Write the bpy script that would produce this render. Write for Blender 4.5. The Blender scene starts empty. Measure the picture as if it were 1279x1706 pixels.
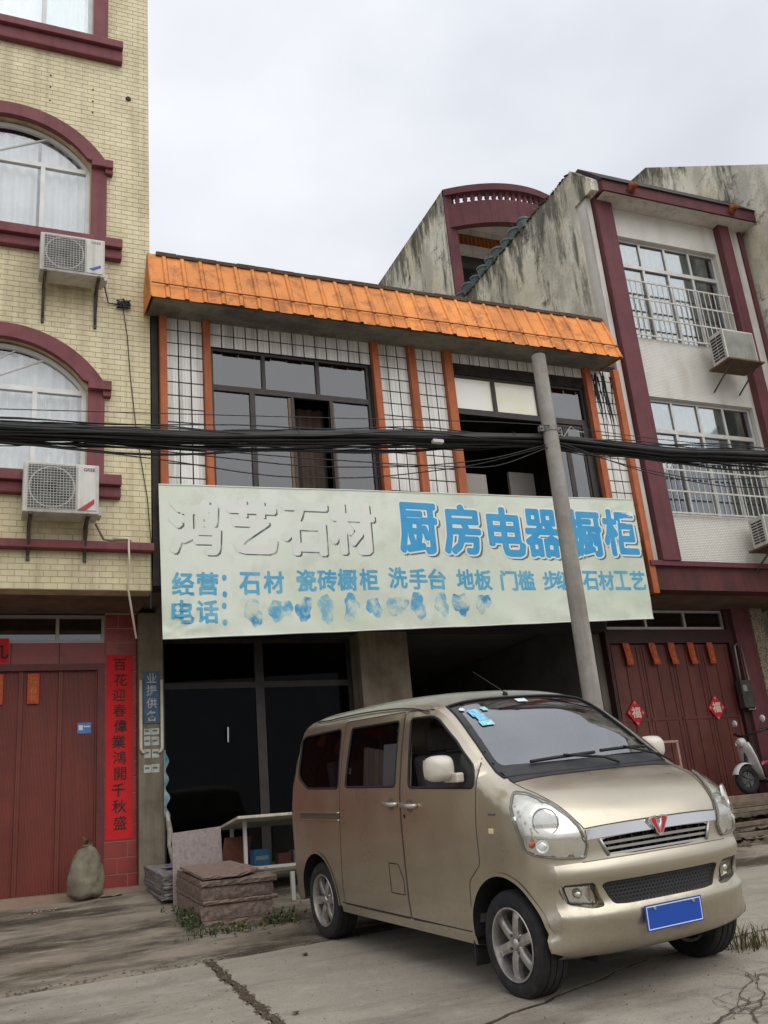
import bpy, bmesh, math, random
import numpy as np
from mathutils import Vector, Matrix
from mathutils.geometry import delaunay_2d_cdt, tessellate_polygon
from mathutils.bvhtree import BVHTree

S = bpy.context.scene
COL = S.collection
PI = math.pi
rad = math.radians

# ------------------------------------------------------------------ camera
def camera():
    f_px, yaw, pit, rol = 1577.76, rad(23.857), rad(19.010), rad(-5.281)
    fwd = Vector((math.sin(yaw)*math.cos(pit), math.cos(yaw)*math.cos(pit), math.sin(pit)))
    right = Vector((math.cos(yaw), -math.sin(yaw), 0.0))
    up = right.cross(fwd)
    r2 = right*math.cos(rol) + up*math.sin(rol)
    u2 = up*math.cos(rol) - right*math.sin(rol)
    cd = bpy.data.cameras.new('camera')
    cd.sensor_fit = 'VERTICAL'; cd.sensor_height = 36.0
    cd.lens = f_px/1706.0*36.0
    cd.clip_start = 0.05; cd.clip_end = 3000.0
    o = bpy.data.objects.new('camera', cd); COL.objects.link(o)
    m = Matrix((r2, u2, -fwd)).transposed().to_4x4()
    m.translation = Vector((0, 0, 0.24))
    o.matrix_world = m
    S.camera = o
camera()

# ------------------------------------------------------------------ sky, sun, exposure
SUN_ELEV, SUN_AZ = 50.0, 165.0          # azimuth clockwise from +Y
def world():
    w = bpy.data.worlds.new('World'); S.world = w; w.use_nodes = True
    nt = w.node_tree; N = nt.nodes; L = nt.links
    for n in list(N): N.remove(n)
    out = N.new('ShaderNodeOutputWorld'); bg = N.new('ShaderNodeBackground'); bg.inputs[1].default_value = 0.1
    sky = N.new('ShaderNodeTexSky'); sky.sky_type = 'NISHITA'; sky.sun_disc = False
    sky.sun_elevation = rad(SUN_ELEV); sky.sun_rotation = rad(SUN_AZ)
    tc = N.new('ShaderNodeTexCoord'); mp = N.new('ShaderNodeMapping'); mp.inputs['Scale'].default_value = (1.0, 1.0, 1.7)
    nz = N.new('ShaderNodeTexNoise'); nz.inputs['Scale'].default_value = 2.3; nz.inputs['Detail'].default_value = 5; nz.inputs['Roughness'].default_value = .48
    rp = N.new('ShaderNodeValToRGB')
    rp.color_ramp.elements[0].position = .30; rp.color_ramp.elements[0].color = (.55, .575, .625, 1)
    rp.color_ramp.elements[1].position = .68; rp.color_ramp.elements[1].color = (.775, .785, .815, 1)
    sc = N.new('ShaderNodeVectorMath'); sc.operation = 'SCALE'; sc.inputs['Scale'].default_value = 10.2
    mx = N.new('ShaderNodeMix'); mx.data_type = 'RGBA'; mx.inputs['Factor'].default_value = .94   # closed cloud cover over the clear sky
    L.new(tc.outputs['Generated'], mp.inputs[0]); L.new(mp.outputs[0], nz.inputs['Vector']); L.new(nz.outputs['Fac'], rp.inputs[0])
    # an overcast dome is somewhat brighter overhead than near the horizon
    sx = N.new('ShaderNodeSeparateXYZ'); L.new(tc.outputs['Generated'], sx.inputs[0])
    el = N.new('ShaderNodeMapRange'); el.inputs[1].default_value = 0; el.inputs[2].default_value = 1; el.inputs[3].default_value = 8.4; el.inputs[4].default_value = 14.6
    L.new(sx.outputs['Z'], el.inputs[0]); L.new(el.outputs[0], sc.inputs['Scale'])
    L.new(rp.outputs[0], sc.inputs[0]); L.new(sky.outputs[0], mx.inputs['A']); L.new(sc.outputs[0], mx.inputs['B'])
    L.new(mx.outputs['Result'], bg.inputs[0]); L.new(bg.outputs[0], out.inputs[0])
    sd = bpy.data.lights.new('sun', 'SUN'); sd.energy = 1.5; sd.angle = rad(75); sd.color = (1, .97, .92)
    so = bpy.data.objects.new('sun', sd); COL.objects.link(so)
    e, a = rad(SUN_ELEV), rad(SUN_AZ)
    d = Vector((math.sin(a)*math.cos(e), math.cos(a)*math.cos(e), math.sin(e)))
    so.rotation_euler = d.to_track_quat('Z', 'Y').to_euler(); so.location = d*60
world()
vs = S.view_settings
S.display_settings.display_device = 'sRGB'
vs.view_transform = 'Standard'; vs.look = 'None'; vs.exposure = 0.15; vs.gamma = 1.0; vs.use_curve_mapping = False

# ------------------------------------------------------------------ materials
MATS = {}
def srgb(r, g, b):
    f = lambda c: (c/255/12.92) if c/255 <= .04045 else ((c/255+.055)/1.055)**2.4
    return (f(r), f(g), f(b))
def pm(name, c1, c2=None, scale=6.0, rough=.75, metal=0.0, bump=0.0, bscale=60.0, spec=.4, streak=None, sfac=.5, svec=(9, 9, .55), spots=None, spscale=3.0, spfac=.6, coat=0.0, vary=0.0, detail=5.0, alpha=None, split=(.36, .66)):
    """principled material: c1/c2 blotches, vertical dirt streaks, lichen spots, fine relief, per piece variation"""
    if name in MATS: return MATS[name]
    m = bpy.data.materials.new(name); m.use_nodes = True; nt = m.node_tree; N = nt.nodes; L = nt.links
    b = N['Principled BSDF']
    geo = N.new('ShaderNodeNewGeometry'); pos = geo.outputs['Position']
    def noise(sc, vec=None, det=detail, ro=.6):
        n = N.new('ShaderNodeTexNoise'); n.inputs['Scale'].default_value = sc; n.inputs['Detail'].default_value = det; n.inputs['Roughness'].default_value = ro
        if vec:
            mp = N.new('ShaderNodeMapping'); mp.inputs['Scale'].default_value = vec; L.new(pos, mp.inputs[0]); L.new(mp.outputs[0], n.inputs['Vector'])
        else: L.new(pos, n.inputs['Vector'])
        return n.outputs['Fac']
    def ramp(x, a, c):
        r = N.new('ShaderNodeMapRange'); r.inputs[1].default_value = a; r.inputs[2].default_value = c; L.new(x, r.inputs[0]); return r.outputs[0]
    def mix(f, a, c, blend='MIX'):
        x = N.new('ShaderNodeMix'); x.data_type = 'RGBA'; x.blend_type = blend
        if isinstance(f, (int, float)): x.inputs['Factor'].default_value = f
        else: L.new(f, x.inputs['Factor'])
        for k, v in (('A', a), ('B', c)):
            if isinstance(v, tuple): x.inputs[k].default_value = (*v[:3], 1)
            else: L.new(v, x.inputs[k])
        return x.outputs['Result']
    def mul(x, k):
        t = N.new('ShaderNodeMath'); t.operation = 'MULTIPLY'; L.new(x, t.inputs[0]); t.inputs[1].default_value = k; return t.outputs[0]
    col = tuple(c1)
    if c2 is not None: col = mix(ramp(noise(scale), *split), tuple(c1), tuple(c2))
    if streak is not None: col = mix(mul(ramp(noise(1.0, svec, 6, .65), .48, .72), sfac), col, tuple(streak))
    if spots is not None: col = mix(mul(ramp(noise(spscale, None, 9, .72), .5, .62), spfac), col, tuple(spots))
    if vary > 0:
        oi = N.new('ShaderNodeObjectInfo'); ad = N.new('ShaderNodeMath'); ad.operation = 'ADD'; L.new(oi.outputs['Random'], ad.inputs[0]); L.new(geo.outputs['Random Per Island'], ad.inputs[1])
        fr = N.new('ShaderNodeMath'); fr.operation = 'FRACT'; L.new(ad.outputs[0], fr.inputs[0])
        mr = N.new('ShaderNodeMapRange'); mr.inputs[3].default_value = 1-vary; mr.inputs[4].default_value = 1+vary*.6; L.new(fr.outputs[0], mr.inputs[0])
        sc = N.new('ShaderNodeVectorMath'); sc.operation = 'SCALE'
        if isinstance(col, tuple): sc.inputs[0].default_value = col
        else: L.new(col, sc.inputs[0])
        L.new(mr.outputs[0], sc.inputs['Scale']); col = sc.outputs[0]
    if isinstance(col, tuple): b.inputs['Base Color'].default_value = (*col, 1)
    else: L.new(col, b.inputs['Base Color'])
    b.inputs['Roughness'].default_value = rough; b.inputs['Metallic'].default_value = metal
    b.inputs['Specular IOR Level'].default_value = spec; b.inputs['Coat Weight'].default_value = coat
    if coat: b.inputs['Coat Roughness'].default_value = .06
    if bump > 0:
        bn = N.new('ShaderNodeBump'); bn.inputs['Strength'].default_value = bump; bn.inputs['Distance'].default_value = .02
        L.new(noise(bscale, None, 6, .65), bn.inputs['Height']); L.new(bn.outputs[0], b.inputs['Normal'])
    if alpha is not None: b.inputs['Alpha'].default_value = alpha
    MATS[name] = m
    return m
def glass(name, tint=(.35, .37, .38), refl=.12, rough=.02, power=2.4, wave=0.0):
    """thin pane: tinted see-through with a mirror layer that grows at grazing angles"""
    if name in MATS: return MATS[name]
    m = bpy.data.materials.new(name); m.use_nodes = True; nt = m.node_tree; N = nt.nodes; L = nt.links
    for n in list(N): N.remove(n)
    out = N.new('ShaderNodeOutputMaterial'); tr = N.new('ShaderNodeBsdfTransparent'); tr.inputs[0].default_value = (*tint, 1)
    gl = N.new('ShaderNodeBsdfGlossy'); gl.inputs['Roughness'].default_value = rough; gl.inputs[0].default_value = (.95, .97, 1, 1)
    fr = N.new('ShaderNodeFresnel'); fr.inputs[0].default_value = 1.52
    mr = N.new('ShaderNodeMapRange'); mr.inputs[3].default_value = refl; mr.inputs[4].default_value = min(1, refl+power*.4)
    L.new(fr.outputs[0], mr.inputs[0])
    mx = N.new('ShaderNodeMixShader'); L.new(mr.outputs[0], mx.inputs[0]); L.new(tr.outputs[0], mx.inputs[1]); L.new(gl.outputs[0], mx.inputs[2]); L.new(mx.outputs[0], out.inputs[0])
    if wave > 0:
        nz = N.new('ShaderNodeTexNoise'); nz.inputs['Scale'].default_value = 3.0; nz.inputs['Detail'].default_value = 2
        bn = N.new('ShaderNodeBump'); bn.inputs['Strength'].default_value = wave; bn.inputs['Distance'].default_value = .05
        g2 = N.new('ShaderNodeNewGeometry'); L.new(g2.outputs['Position'], nz.inputs['Vector'])
        L.new(nz.outputs['Fac'], bn.inputs['Height']); L.new(bn.outputs[0], gl.inputs['Normal'])
    MATS[name] = m
    return m

def layered(name, base, layers, rough=.95, bump=.4, bscale=30.0, spec=.25, wet_top=None):
    """base colour plus layers (colour, noise scale vector, threshold low, high, amount, detail, roughness)"""
    if name in MATS: return MATS[name]
    m = bpy.data.materials.new(name); m.use_nodes = True; nt = m.node_tree; N = nt.nodes; L = nt.links; b = N['Principled BSDF']
    geo = N.new('ShaderNodeNewGeometry'); col = None
    for i, (c, vec, lo, hi, amt, det, ro) in enumerate(layers):
        mp = N.new('ShaderNodeMapping'); mp.inputs['Scale'].default_value = vec; mp.inputs['Location'].default_value = (3.7*i, 1.3*i, 2.1*i); L.new(geo.outputs['Position'], mp.inputs[0])
        nz = N.new('ShaderNodeTexNoise'); nz.inputs['Scale'].default_value = 1; nz.inputs['Detail'].default_value = det; nz.inputs['Roughness'].default_value = ro; L.new(mp.outputs[0], nz.inputs['Vector'])
        mr = N.new('ShaderNodeMapRange'); mr.inputs[1].default_value = lo; mr.inputs[2].default_value = hi; mr.inputs[4].default_value = amt; L.new(nz.outputs['Fac'], mr.inputs[0])
        mx = N.new('ShaderNodeMix'); mx.data_type = 'RGBA'; L.new(mr.outputs[0], mx.inputs['Factor']); mx.inputs['B'].default_value = (*c, 1)
        if col is None: mx.inputs['A'].default_value = (*base, 1)
        else: L.new(col, mx.inputs['A'])
        col = mx.outputs['Result']
    if wet_top is not None:
        # rain-blackened mould that creeps down from the exposed wall head at height wet_top
        sx = N.new('ShaderNodeSeparateXYZ'); L.new(geo.outputs['Position'], sx.inputs[0])
        zz = N.new('ShaderNodeMapRange'); zz.inputs[1].default_value = wet_top-1.5; zz.inputs[2].default_value = wet_top; zz.inputs[4].default_value = .20; L.new(sx.outputs['Z'], zz.inputs[0])
        mp = N.new('ShaderNodeMapping'); mp.inputs['Scale'].default_value = (4, 3.0, .7); L.new(geo.outputs['Position'], mp.inputs[0])
        nz = N.new('ShaderNodeTexNoise'); nz.inputs['Scale'].default_value = 1; nz.inputs['Detail'].default_value = 11; nz.inputs['Roughness'].default_value = .72; L.new(mp.outputs[0], nz.inputs['Vector'])
        ad = N.new('ShaderNodeMath'); L.new(nz.outputs['Fac'], ad.inputs[0]); L.new(zz.outputs[0], ad.inputs[1])
        mr = N.new('ShaderNodeMapRange'); mr.inputs[1].default_value = .58; mr.inputs[2].default_value = .70; mr.inputs[4].default_value = .80; L.new(ad.outputs[0], mr.inputs[0])
        mx = N.new('ShaderNodeMix'); mx.data_type = 'RGBA'; L.new(mr.outputs[0], mx.inputs['Factor']); L.new(col, mx.inputs['A']); mx.inputs['B'].default_value = (*srgb(58, 56, 48), 1); col = mx.outputs['Result']
    L.new(col, b.inputs['Base Color']); b.inputs['Roughness'].default_value = rough; b.inputs['Specular IOR Level'].default_value = spec
    nz = N.new('ShaderNodeTexNoise'); nz.inputs['Scale'].default_value = bscale; nz.inputs['Detail'].default_value = 9; nz.inputs['Roughness'].default_value = .7; L.new(geo.outputs['Position'], nz.inputs['Vector'])
    bn = N.new('ShaderNodeBump'); bn.inputs['Strength'].default_value = bump; bn.inputs['Distance'].default_value = .02; L.new(nz.outputs['Fac'], bn.inputs['Height']); L.new(bn.outputs[0], b.inputs['Normal'])
    MATS[name] = m
    return m

# ------------------------------------------------------------------ mesh building
class MB:
    def __init__(s): s.v = []; s.f = []
    def add(s, vs, fs):
        k = len(s.v); s.v.extend(tuple(map(float, p)) for p in vs); s.f.extend(tuple(k+i for i in f) for f in fs); return s
    def box(s, x0, x1, y0, y1, z0, z1):
        return s.add([(x0,y0,z0),(x1,y0,z0),(x1,y1,z0),(x0,y1,z0),(x0,y0,z1),(x1,y0,z1),(x1,y1,z1),(x0,y1,z1)],
                     [(0,3,2,1),(4,5,6,7),(0,1,5,4),(1,2,6,5),(2,3,7,6),(3,0,4,7)])
    def prism_xz(s, poly, y0, y1, holes=()):
        """polygon in x,z (with holes) extruded from y0 (front, towards the camera) to y1"""
        loops = [list(poly)] + [list(h) for h in holes]
        flat = [p for l in loops for p in l]; n = len(flat)
        tri = tessellate_polygon([[Vector((p[0], p[1], 0)) for p in l] for l in loops])
        vs = [(p[0], y0, p[1]) for p in flat] + [(p[0], y1, p[1]) for p in flat]; fs = []
        for t in tri:
            a, b, c = (flat[i] for i in t); ar = (b[0]-a[0])*(c[1]-a[1])-(c[0]-a[0])*(b[1]-a[1])
            t = t if ar > 0 else t[::-1]
            fs.append(tuple(t)); fs.append(tuple(i+n for i in t[::-1]))
        k = 0
        for li, l in enumerate(loops):
            ar = sum(l[i][0]*l[(i+1) % len(l)][1]-l[(i+1) % len(l)][0]*l[i][1] for i in range(len(l)))
            for i in range(len(l)):
                a, b = k+i, k+(i+1) % len(l)
                q = (a, a+n, b+n, b)
                fs.append(q if (ar > 0) == (li == 0) else q[::-1])
            k += len(l)
        return s.add(vs, fs)
    def prism_yz(s, poly, x0, x1):
        m = MB().prism_xz(poly, 0, 1)
        vs = [(x0 if abs(y) < .5 else x1, x, z) for x, y, z in m.v]
        return s.add(vs, [f[::-1] for f in m.f] if x0 < x1 else m.f)
    def cyl(s, p0, p1, r0, r1=None, n=12, cap=True):
        r1 = r0 if r1 is None else r1
        p0, p1 = Vector(p0), Vector(p1); d = (p1-p0).normalized()
        a = d.orthogonal().normalized(); b = d.cross(a)
        vs = [p0+(a*math.cos(t)+b*math.sin(t))*r0 for t in (2*PI*i/n for i in range(n))] + [p1+(a*math.cos(t)+b*math.sin(t))*r1 for t in (2*PI*i/n for i in range(n))]
        fs = [(i, (i+1) % n, n+(i+1) % n, n+i) for i in range(n)]
        if cap: fs += [tuple(range(n-1, -1, -1)), tuple(range(n, 2*n))]
        return s.add(vs, fs)
    def tube(s, pts, r, n=6, cap=True):
        pts = [Vector(p) for p in pts]; k = len(pts); rs = r if isinstance(r, (list, tuple)) else [r]*k
        vs = []; fs = []; a = None
        for i, p in enumerate(pts):
            d = (pts[min(i+1, k-1)]-pts[max(i-1, 0)]).normalized()
            if a is None: a = d.orthogonal().normalized()
            a = (a-d*a.dot(d)); a = a.normalized() if a.length > 1e-6 else d.orthogonal().normalized()
            b = d.cross(a)
            vs += [p+(a*math.cos(t)+b*math.sin(t))*rs[i] for t in (2*PI*j/n for j in range(n))]
        for i in range(k-1):
            for j in range(n): fs.append((i*n+j, i*n+(j+1) % n, (i+1)*n+(j+1) % n, (i+1)*n+j))
        if cap: fs += [tuple(range(n-1, -1, -1)), tuple(range((k-1)*n, k*n))]
        return s.add(vs, fs)
    def lathe(s, prof, c=(0,0,0), axis='z', n=24, close=False):
        """prof: list of (radius, along)"""
        vs = []; fs = []; k = len(prof)
        for i in range(n):
            t = 2*PI*i/n; ct, st = math.cos(t), math.sin(t)
            for r, h in prof:
                p = (r*ct, r*st, h) if axis == 'z' else ((r*ct, -h, r*st) if axis == 'y' else (h, r*ct, r*st))
                vs.append((c[0]+p[0], c[1]+p[1], c[2]+p[2]))
        for i in range(n):
            a, b = i*k, ((i+1) % n)*k
            for j in range(k-1+(1 if close else 0)):
                j2 = (j+1) % k; fs.append((a+j, b+j, b+j2, a+j2))
        return s.add(vs, fs)
    def grid(s, fn, nu, nv):
        vs = [fn(i/nu, j/nv) for j in range(nv+1) for i in range(nu+1)]
        return s.add(vs, [(j*(nu+1)+i, j*(nu+1)+i+1, (j+1)*(nu+1)+i+1, (j+1)*(nu+1)+i) for j in range(nv) for i in range(nu)])
    def mesh(s, name, off=(0,0,0)):
        me = bpy.data.meshes.new(name)
        me.from_pydata([(x-off[0], y-off[1], z-off[2]) for x, y, z in s.v], [], s.f); me.update()
        return me
    def build(s, name, mat, parent=None, smooth=False, bevel=0, recalc=False, local=False, sharp=None, label=None):
        off = (0,0,0) if (parent is None or local) else world_loc(parent)
        me = s.mesh(name, off)
        if recalc or bevel:
            bm = bmesh.new(); bm.from_mesh(me)
            if recalc: bmesh.ops.recalc_face_normals(bm, faces=bm.faces)
            if bevel:
                es = [e for e in bm.edges if len(e.link_faces) == 2 and e.calc_face_angle(0) > .6]
                bmesh.ops.bevel(bm, geom=es, offset=bevel, segments=2, profile=.6, affect='EDGES', clamp_overlap=True)
            bm.to_mesh(me); bm.free()
        o = bpy.data.objects.new(name, me); COL.objects.link(o)
        if parent is not None: o.parent = parent
        if mat: me.materials.append(mat)
        if smooth:
            me.polygons.foreach_set('use_smooth', [True]*len(me.polygons))
            if sharp: me.set_sharp_from_angle(angle=rad(sharp))
        if label: o['label'] = label
        return o
def world_loc(o):
    v = Vector((0,0,0))
    while o is not None: v += o.location; o = o.parent
    return v
def tag(o, label, cat, group=None):
    o['label'] = label; o['category'] = cat
    if group: o['group'] = group
    return o
def thing(name, label, cat, loc=(0,0,0), group=None):
    o = bpy.data.objects.new(name, None); o.empty_display_size = .2; COL.objects.link(o); o.location = loc
    return tag(o, label, cat, group)
def structure(o): o['kind'] = 'structure'; return o
def stuff(o): o['kind'] = 'stuff'; return o
def copy_tree(o, parent=None, loc=None):
    c = o.copy(); COL.objects.link(c); c.parent = parent
    if loc is not None: c.location = loc
    for ch in list(o.children): copy_tree(ch, c)
    return c
def inpoly(pt, poly):
    x, y = pt; c = False; j = len(poly)-1
    for i in range(len(poly)):
        xi, yi = poly[i]; xj, yj = poly[j]
        if (yi > y) != (yj > y) and x < (xj-xi)*(y-yi)/(yj-yi)+xi: c = not c
        j = i
    return c
_FONT_CACHE = {}
def text_mesh(txt, size, offset=0.0, res=3, extrude=0.0):
    """glyph outlines as MB-like (verts in x,z plane, tri faces), centred on its box"""
    key = (txt, size, offset, res)
    if key in _FONT_CACHE: return _FONT_CACHE[key]
    cu = bpy.data.curves.new('lettering', 'FONT'); cu.body = txt; cu.size = size; cu.offset = offset; cu.resolution_u = res
    cu.align_x = 'CENTER'; cu.align_y = 'CENTER'
    o = bpy.data.objects.new('lettering', cu); COL.objects.link(o)
    dg = bpy.context.evaluated_depsgraph_get(); ev = o.evaluated_get(dg); me = ev.to_mesh()
    vs = [tuple(v.co) for v in me.vertices]; fs = [tuple(p.vertices) for p in me.polygons]
    ev.to_mesh_clear(); bpy.data.objects.remove(o); bpy.data.curves.remove(cu)
    if vs:
        xs = [v[0] for v in vs]; ys = [v[1] for v in vs]; cx, cy = (min(xs)+max(xs))/2, (min(ys)+max(ys))/2
        vs = [(v[0]-cx, v[1]-cy) for v in vs]
    _FONT_CACHE[key] = (vs, fs)
    return vs, fs
def rnd(a, b): return random.uniform(a, b)
random.seed(7)

# ground height: the apron rises from the road to the houses and a little to the right
def ground_z(x, y):
    return float(np.interp(y, [-6, 0, 5.44, 8.13, 12.1, 14], [-1.3, -1.05, -.67, -.46, .055, .06])) + .03*(min(max(x, -6), 14)-3.5)
# ------------------------------------------------------------------ ground
def build_ground():
    dirt = layered('apron_dirt', srgb(144, 134, 120), [(srgb(112, 102, 88), (.8, 1.6, 1), .38, .62, .9, 8, .62), (srgb(58, 52, 43), (.55, 1.5, 1), .43, .57, .92, 9, .66), (srgb(168, 158, 140), (2.2, 5, 2), .56, .70, .6, 8, .7), (srgb(58, 52, 40), (9, 14, 9), .56, .70, .55, 8, .75), (srgb(176, 164, 146), (60, 60, 60), .62, .74, .5, 3, .6)], rough=.97, bump=.75, bscale=16)
    xs = [-400, -120, -40, -15]+list(np.arange(-8, 18.01, .5))+[25, 50, 140, 420]
    ys = [-60, -20, -8]+list(np.arange(-4, 14.01, .5))+[20, 60, 160, 500]
    random.seed(3)
    mb = MB(); nx = len(xs)
    for y in ys:
        for x in xs:
            j = rnd(-.012, .012) if (8.2 < y < 11.6 and -8 < x < 18) else 0
            mb.v.append((x, y, ground_z(x, y)+j-(.06 if y < 7.6 else 0)))
    for j in range(len(ys)-1):
        for i in range(nx-1): mb.f.append((j*nx+i, j*nx+i+1, (j+1)*nx+i+1, (j+1)*nx+i))
    structure(mb.build('ground', dirt, smooth=True))
    # ---- concrete road, cast in bays
    conc = layered('road_concrete', srgb(168, 160, 147), [(srgb(150, 142, 130), (.9, .9, .9), .40, .64, .9, 9, .62), (srgb(130, 122, 110), (.5, 2.4, 1), .52, .68, .6, 9, .66), (srgb(184, 178, 167), (5, 5, 5), .52, .70, .55, 8, .7), (srgb(104, 96, 84), (22, 22, 22), .60, .72, .55, 6, .7), (srgb(92, 84, 74), (.35, .9, 1), .54, .66, .55, 10, .7), (srgb(84, 76, 66), (70, 70, 70), .60, .70, .75, 3, .6), (srgb(188, 182, 170), (90, 90, 90), .64, .74, .5, 3, .6)], rough=.92, bump=.8, bscale=85)
    road = structure(MB().box(-8, 18, -5, -4.9, -1.6, -1.55).build('road', conc))
    def edge(a, b, n, amp, seed):
        random.seed(seed); o = []
        for i in range(n+1):
            t = i/n; x, y = a[0]+(b[0]-a[0])*t, a[1]+(b[1]-a[1])*t; k = amp*(0 if i in (0, n) else 1)
            o.append((x+rnd(-k, k), y+rnd(-k, k)))
        return o
    def slab(poly, top=.002):
        cx = sum(p[0] for p in poly)/len(poly); n = len(poly)
        vs = [Vector((p[0], p[1])) for p in poly]; es = [(i, (i+1) % n) for i in range(n)]
        xs_ = [p[0] for p in poly]; ys_ = [p[1] for p in poly]
        for x in np.arange(min(xs_)+.3, max(xs_), .6):
            for y in np.arange(min(ys_)+.3, max(ys_), .6):
                if inpoly((x, y), poly): vs.append(Vector((x, y)))
        r = delaunay_2d_cdt(vs, es, [], 1, 1e-4)
        V = [(p.x, p.y) for p in r[0]]
        F = [tuple(t) for t in r[2] if inpoly((sum(V[i][0] for i in t)/3, sum(V[i][1] for i in t)/3), poly)]
        mb = MB(); mb.add([(x, y, ground_z(x, y)+top) for x, y in V], F)
        k = len(mb.v); mb.add([(x, y, ground_z(x, y)+top) for x, y in poly]+[(x, y, ground_z(x, y)-.12) for x, y in poly], [(i, n+i, n+(i+1) % n, (i+1) % n) for i in range(n)])
        o = mb.build('concrete_slab', conc, road, recalc=True); return o
    jo = edge((1.70, 7.93), (1.62, 5.4), 14, .012, 1); jo += edge((1.62, 5.4), (1.5, -4), 10, .02, 2)[1:]
    e1 = edge((-8, 7.86), (1.66, 7.90), 26, .025, 5); e2 = edge((1.74, 7.92), (18, 8.35), 50, .03, 6)
    slab(e1+[(x-.03, y) for x, y in jo][1:]+[(-8, -4)])
    cross = edge((1.66, 4.72), (2.63, 5.06), 6, .015, 8)+edge((2.63, 5.06), (4.05, 5.61), 12, .02, 9)[1:]+edge((4.05, 5.61), (18, 7.4), 30, .03, 10)[1:]
    jl = [(x+.03, y) for x, y in jo]
    slab(e2+[(x, y+.014) for x, y in cross[::-1]]+[p for p in jl if p[1] > 4.75][::-1], .004)
    slab([(x, y-.014) for x, y in cross]+[(18, -4)]+[p for p in jl if p[1] < 4.70][::-1], .0)
    # soil in the joints
    soil = pm('joint_soil', srgb(58, 48, 38), srgb(88, 74, 58), scale=30, rough=1, bump=.6, bscale=80)
    def joint(line, wid, seed, lift=.014):
        random.seed(seed); mb = MB(); vs = []; n = len(line)
        pts = []
        for i in range(n-1):
            for k in range(5):
                t = k/5; pts.append((line[i][0]+(line[i+1][0]-line[i][0])*t, line[i][1]+(line[i+1][1]-line[i][1])*t))
        for i, (x, y) in enumerate(pts):
            a = pts[max(i-1, 0)]; b = pts[min(i+1, len(pts)-1)]; t = Vector((b[0]-a[0], b[1]-a[1])).normalized(); w = wid*rnd(.35, 1.25)
            for s in (1, -1): vs.append((x-t.y*w*s, y+t.x*w*s, ground_z(x, y)+lift-.008))
        return mb.add(vs, [(2*i, 2*i+1, 2*i+3, 2*i+2) for i in range(len(pts)-1)]).build('joint_soil', soil, road, recalc=True)
    joint([p for p in jo if p[1] > 4], .040, 11); joint(cross[:24], .014, 12, .012)
    # crazed cracks at the lower right
    cr = pm('crack_dark', srgb(70, 62, 52), rough=1)
    random.seed(21)
    def crack(p, ang, ln, wid, depth=0):
        pts = [p]; a = ang
        for _ in range(int(ln/.045)):
            a += rnd(-.55, .55); a += (ang-a)*.3
            q = pts[-1]; pts.append((q[0]+.045*math.cos(a), q[1]+.045*math.sin(a)))
            if depth < 2 and random.random() < .20: crack(pts[-1], a+random.choice((-1, 1))*rnd(.6, 1.2), ln*rnd(.25, .5), wid*.7, depth+1)
        mb = MB(); vs = []
        for i, (x, y) in enumerate(pts):
            u = pts[max(i-1, 0)]; b = pts[min(i+1, len(pts)-1)]; t = Vector((b[0]-u[0], b[1]-u[1])).normalized(); w = wid*rnd(.4, 1.2)*(1-i/len(pts)*.7)
            for s in (1, -1): vs.append((x-t.y*w*s, y+t.x*w*s, ground_z(x, y)+.0075))
        mb.add(vs, [(2*i, 2*i+1, 2*i+3, 2*i+2) for i in range(len(pts)-1)]).build('crack', cr, road, recalc=True)
    crack((3.30, 4.20), .62, 1.5, .010); crack((3.55, 4.12), .75, 1.1, .007); crack((3.25, 4.28), .25, .7, .006)
    # stains: flat mud film on the slab edge
    # ---- gravel and crumbs along the joints and the road edge
    random.seed(31); mb = MB()
    def peb(x, y, z, r):
        k = len(mb.v); a = rnd(0, 6)
        for dz in (0, 1):
            for i in range(5):
                t = a+i*1.2566; q = r*(1-.45*dz)*rnd(.75, 1.2); mb.v.append((x+q*math.cos(t), y+q*math.sin(t), z+dz*r*rnd(.5, .8)))
        for i in range(5): mb.f.append((k+i, k+(i+1) % 5, k+5+(i+1) % 5, k+5+i))
        mb.f.append(tuple(k+5+i for i in range(5)))
    for _ in range(260):
        i = random.randrange(14); x = jo[i][0]+rnd(-.05, .05); y = jo[i][1]+rnd(-.12, .12); peb(x, y, ground_z(x, y)+.002, rnd(.004, .014))
    for _ in range(380):
        x = rnd(-.3, 5.2); y = 7.93+.012*x+abs(random.gauss(0, .16))-.03; peb(x, y, ground_z(x, y)+.0, rnd(.004, .016))
    for _ in range(420):
        x = rnd(1.6, 9.5); y = rnd(8.3, 11.2); peb(x, y, ground_z(x, y)+.004, rnd(.005, .022))
    for _ in range(420):
        x = rnd(.2, 4.6); y = rnd(4.2, 7.8); peb(x, y, ground_z(x, y)+.003, rnd(.003, .007))
    o = stuff(mb.build('gravel', pm('gravel_grey', srgb(112, 104, 93), srgb(78, 70, 60), scale=40, rough=.95, vary=.35)))
    o['label'] = 'loose gravel and crumbs along the slab edges'
build_ground()
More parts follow.
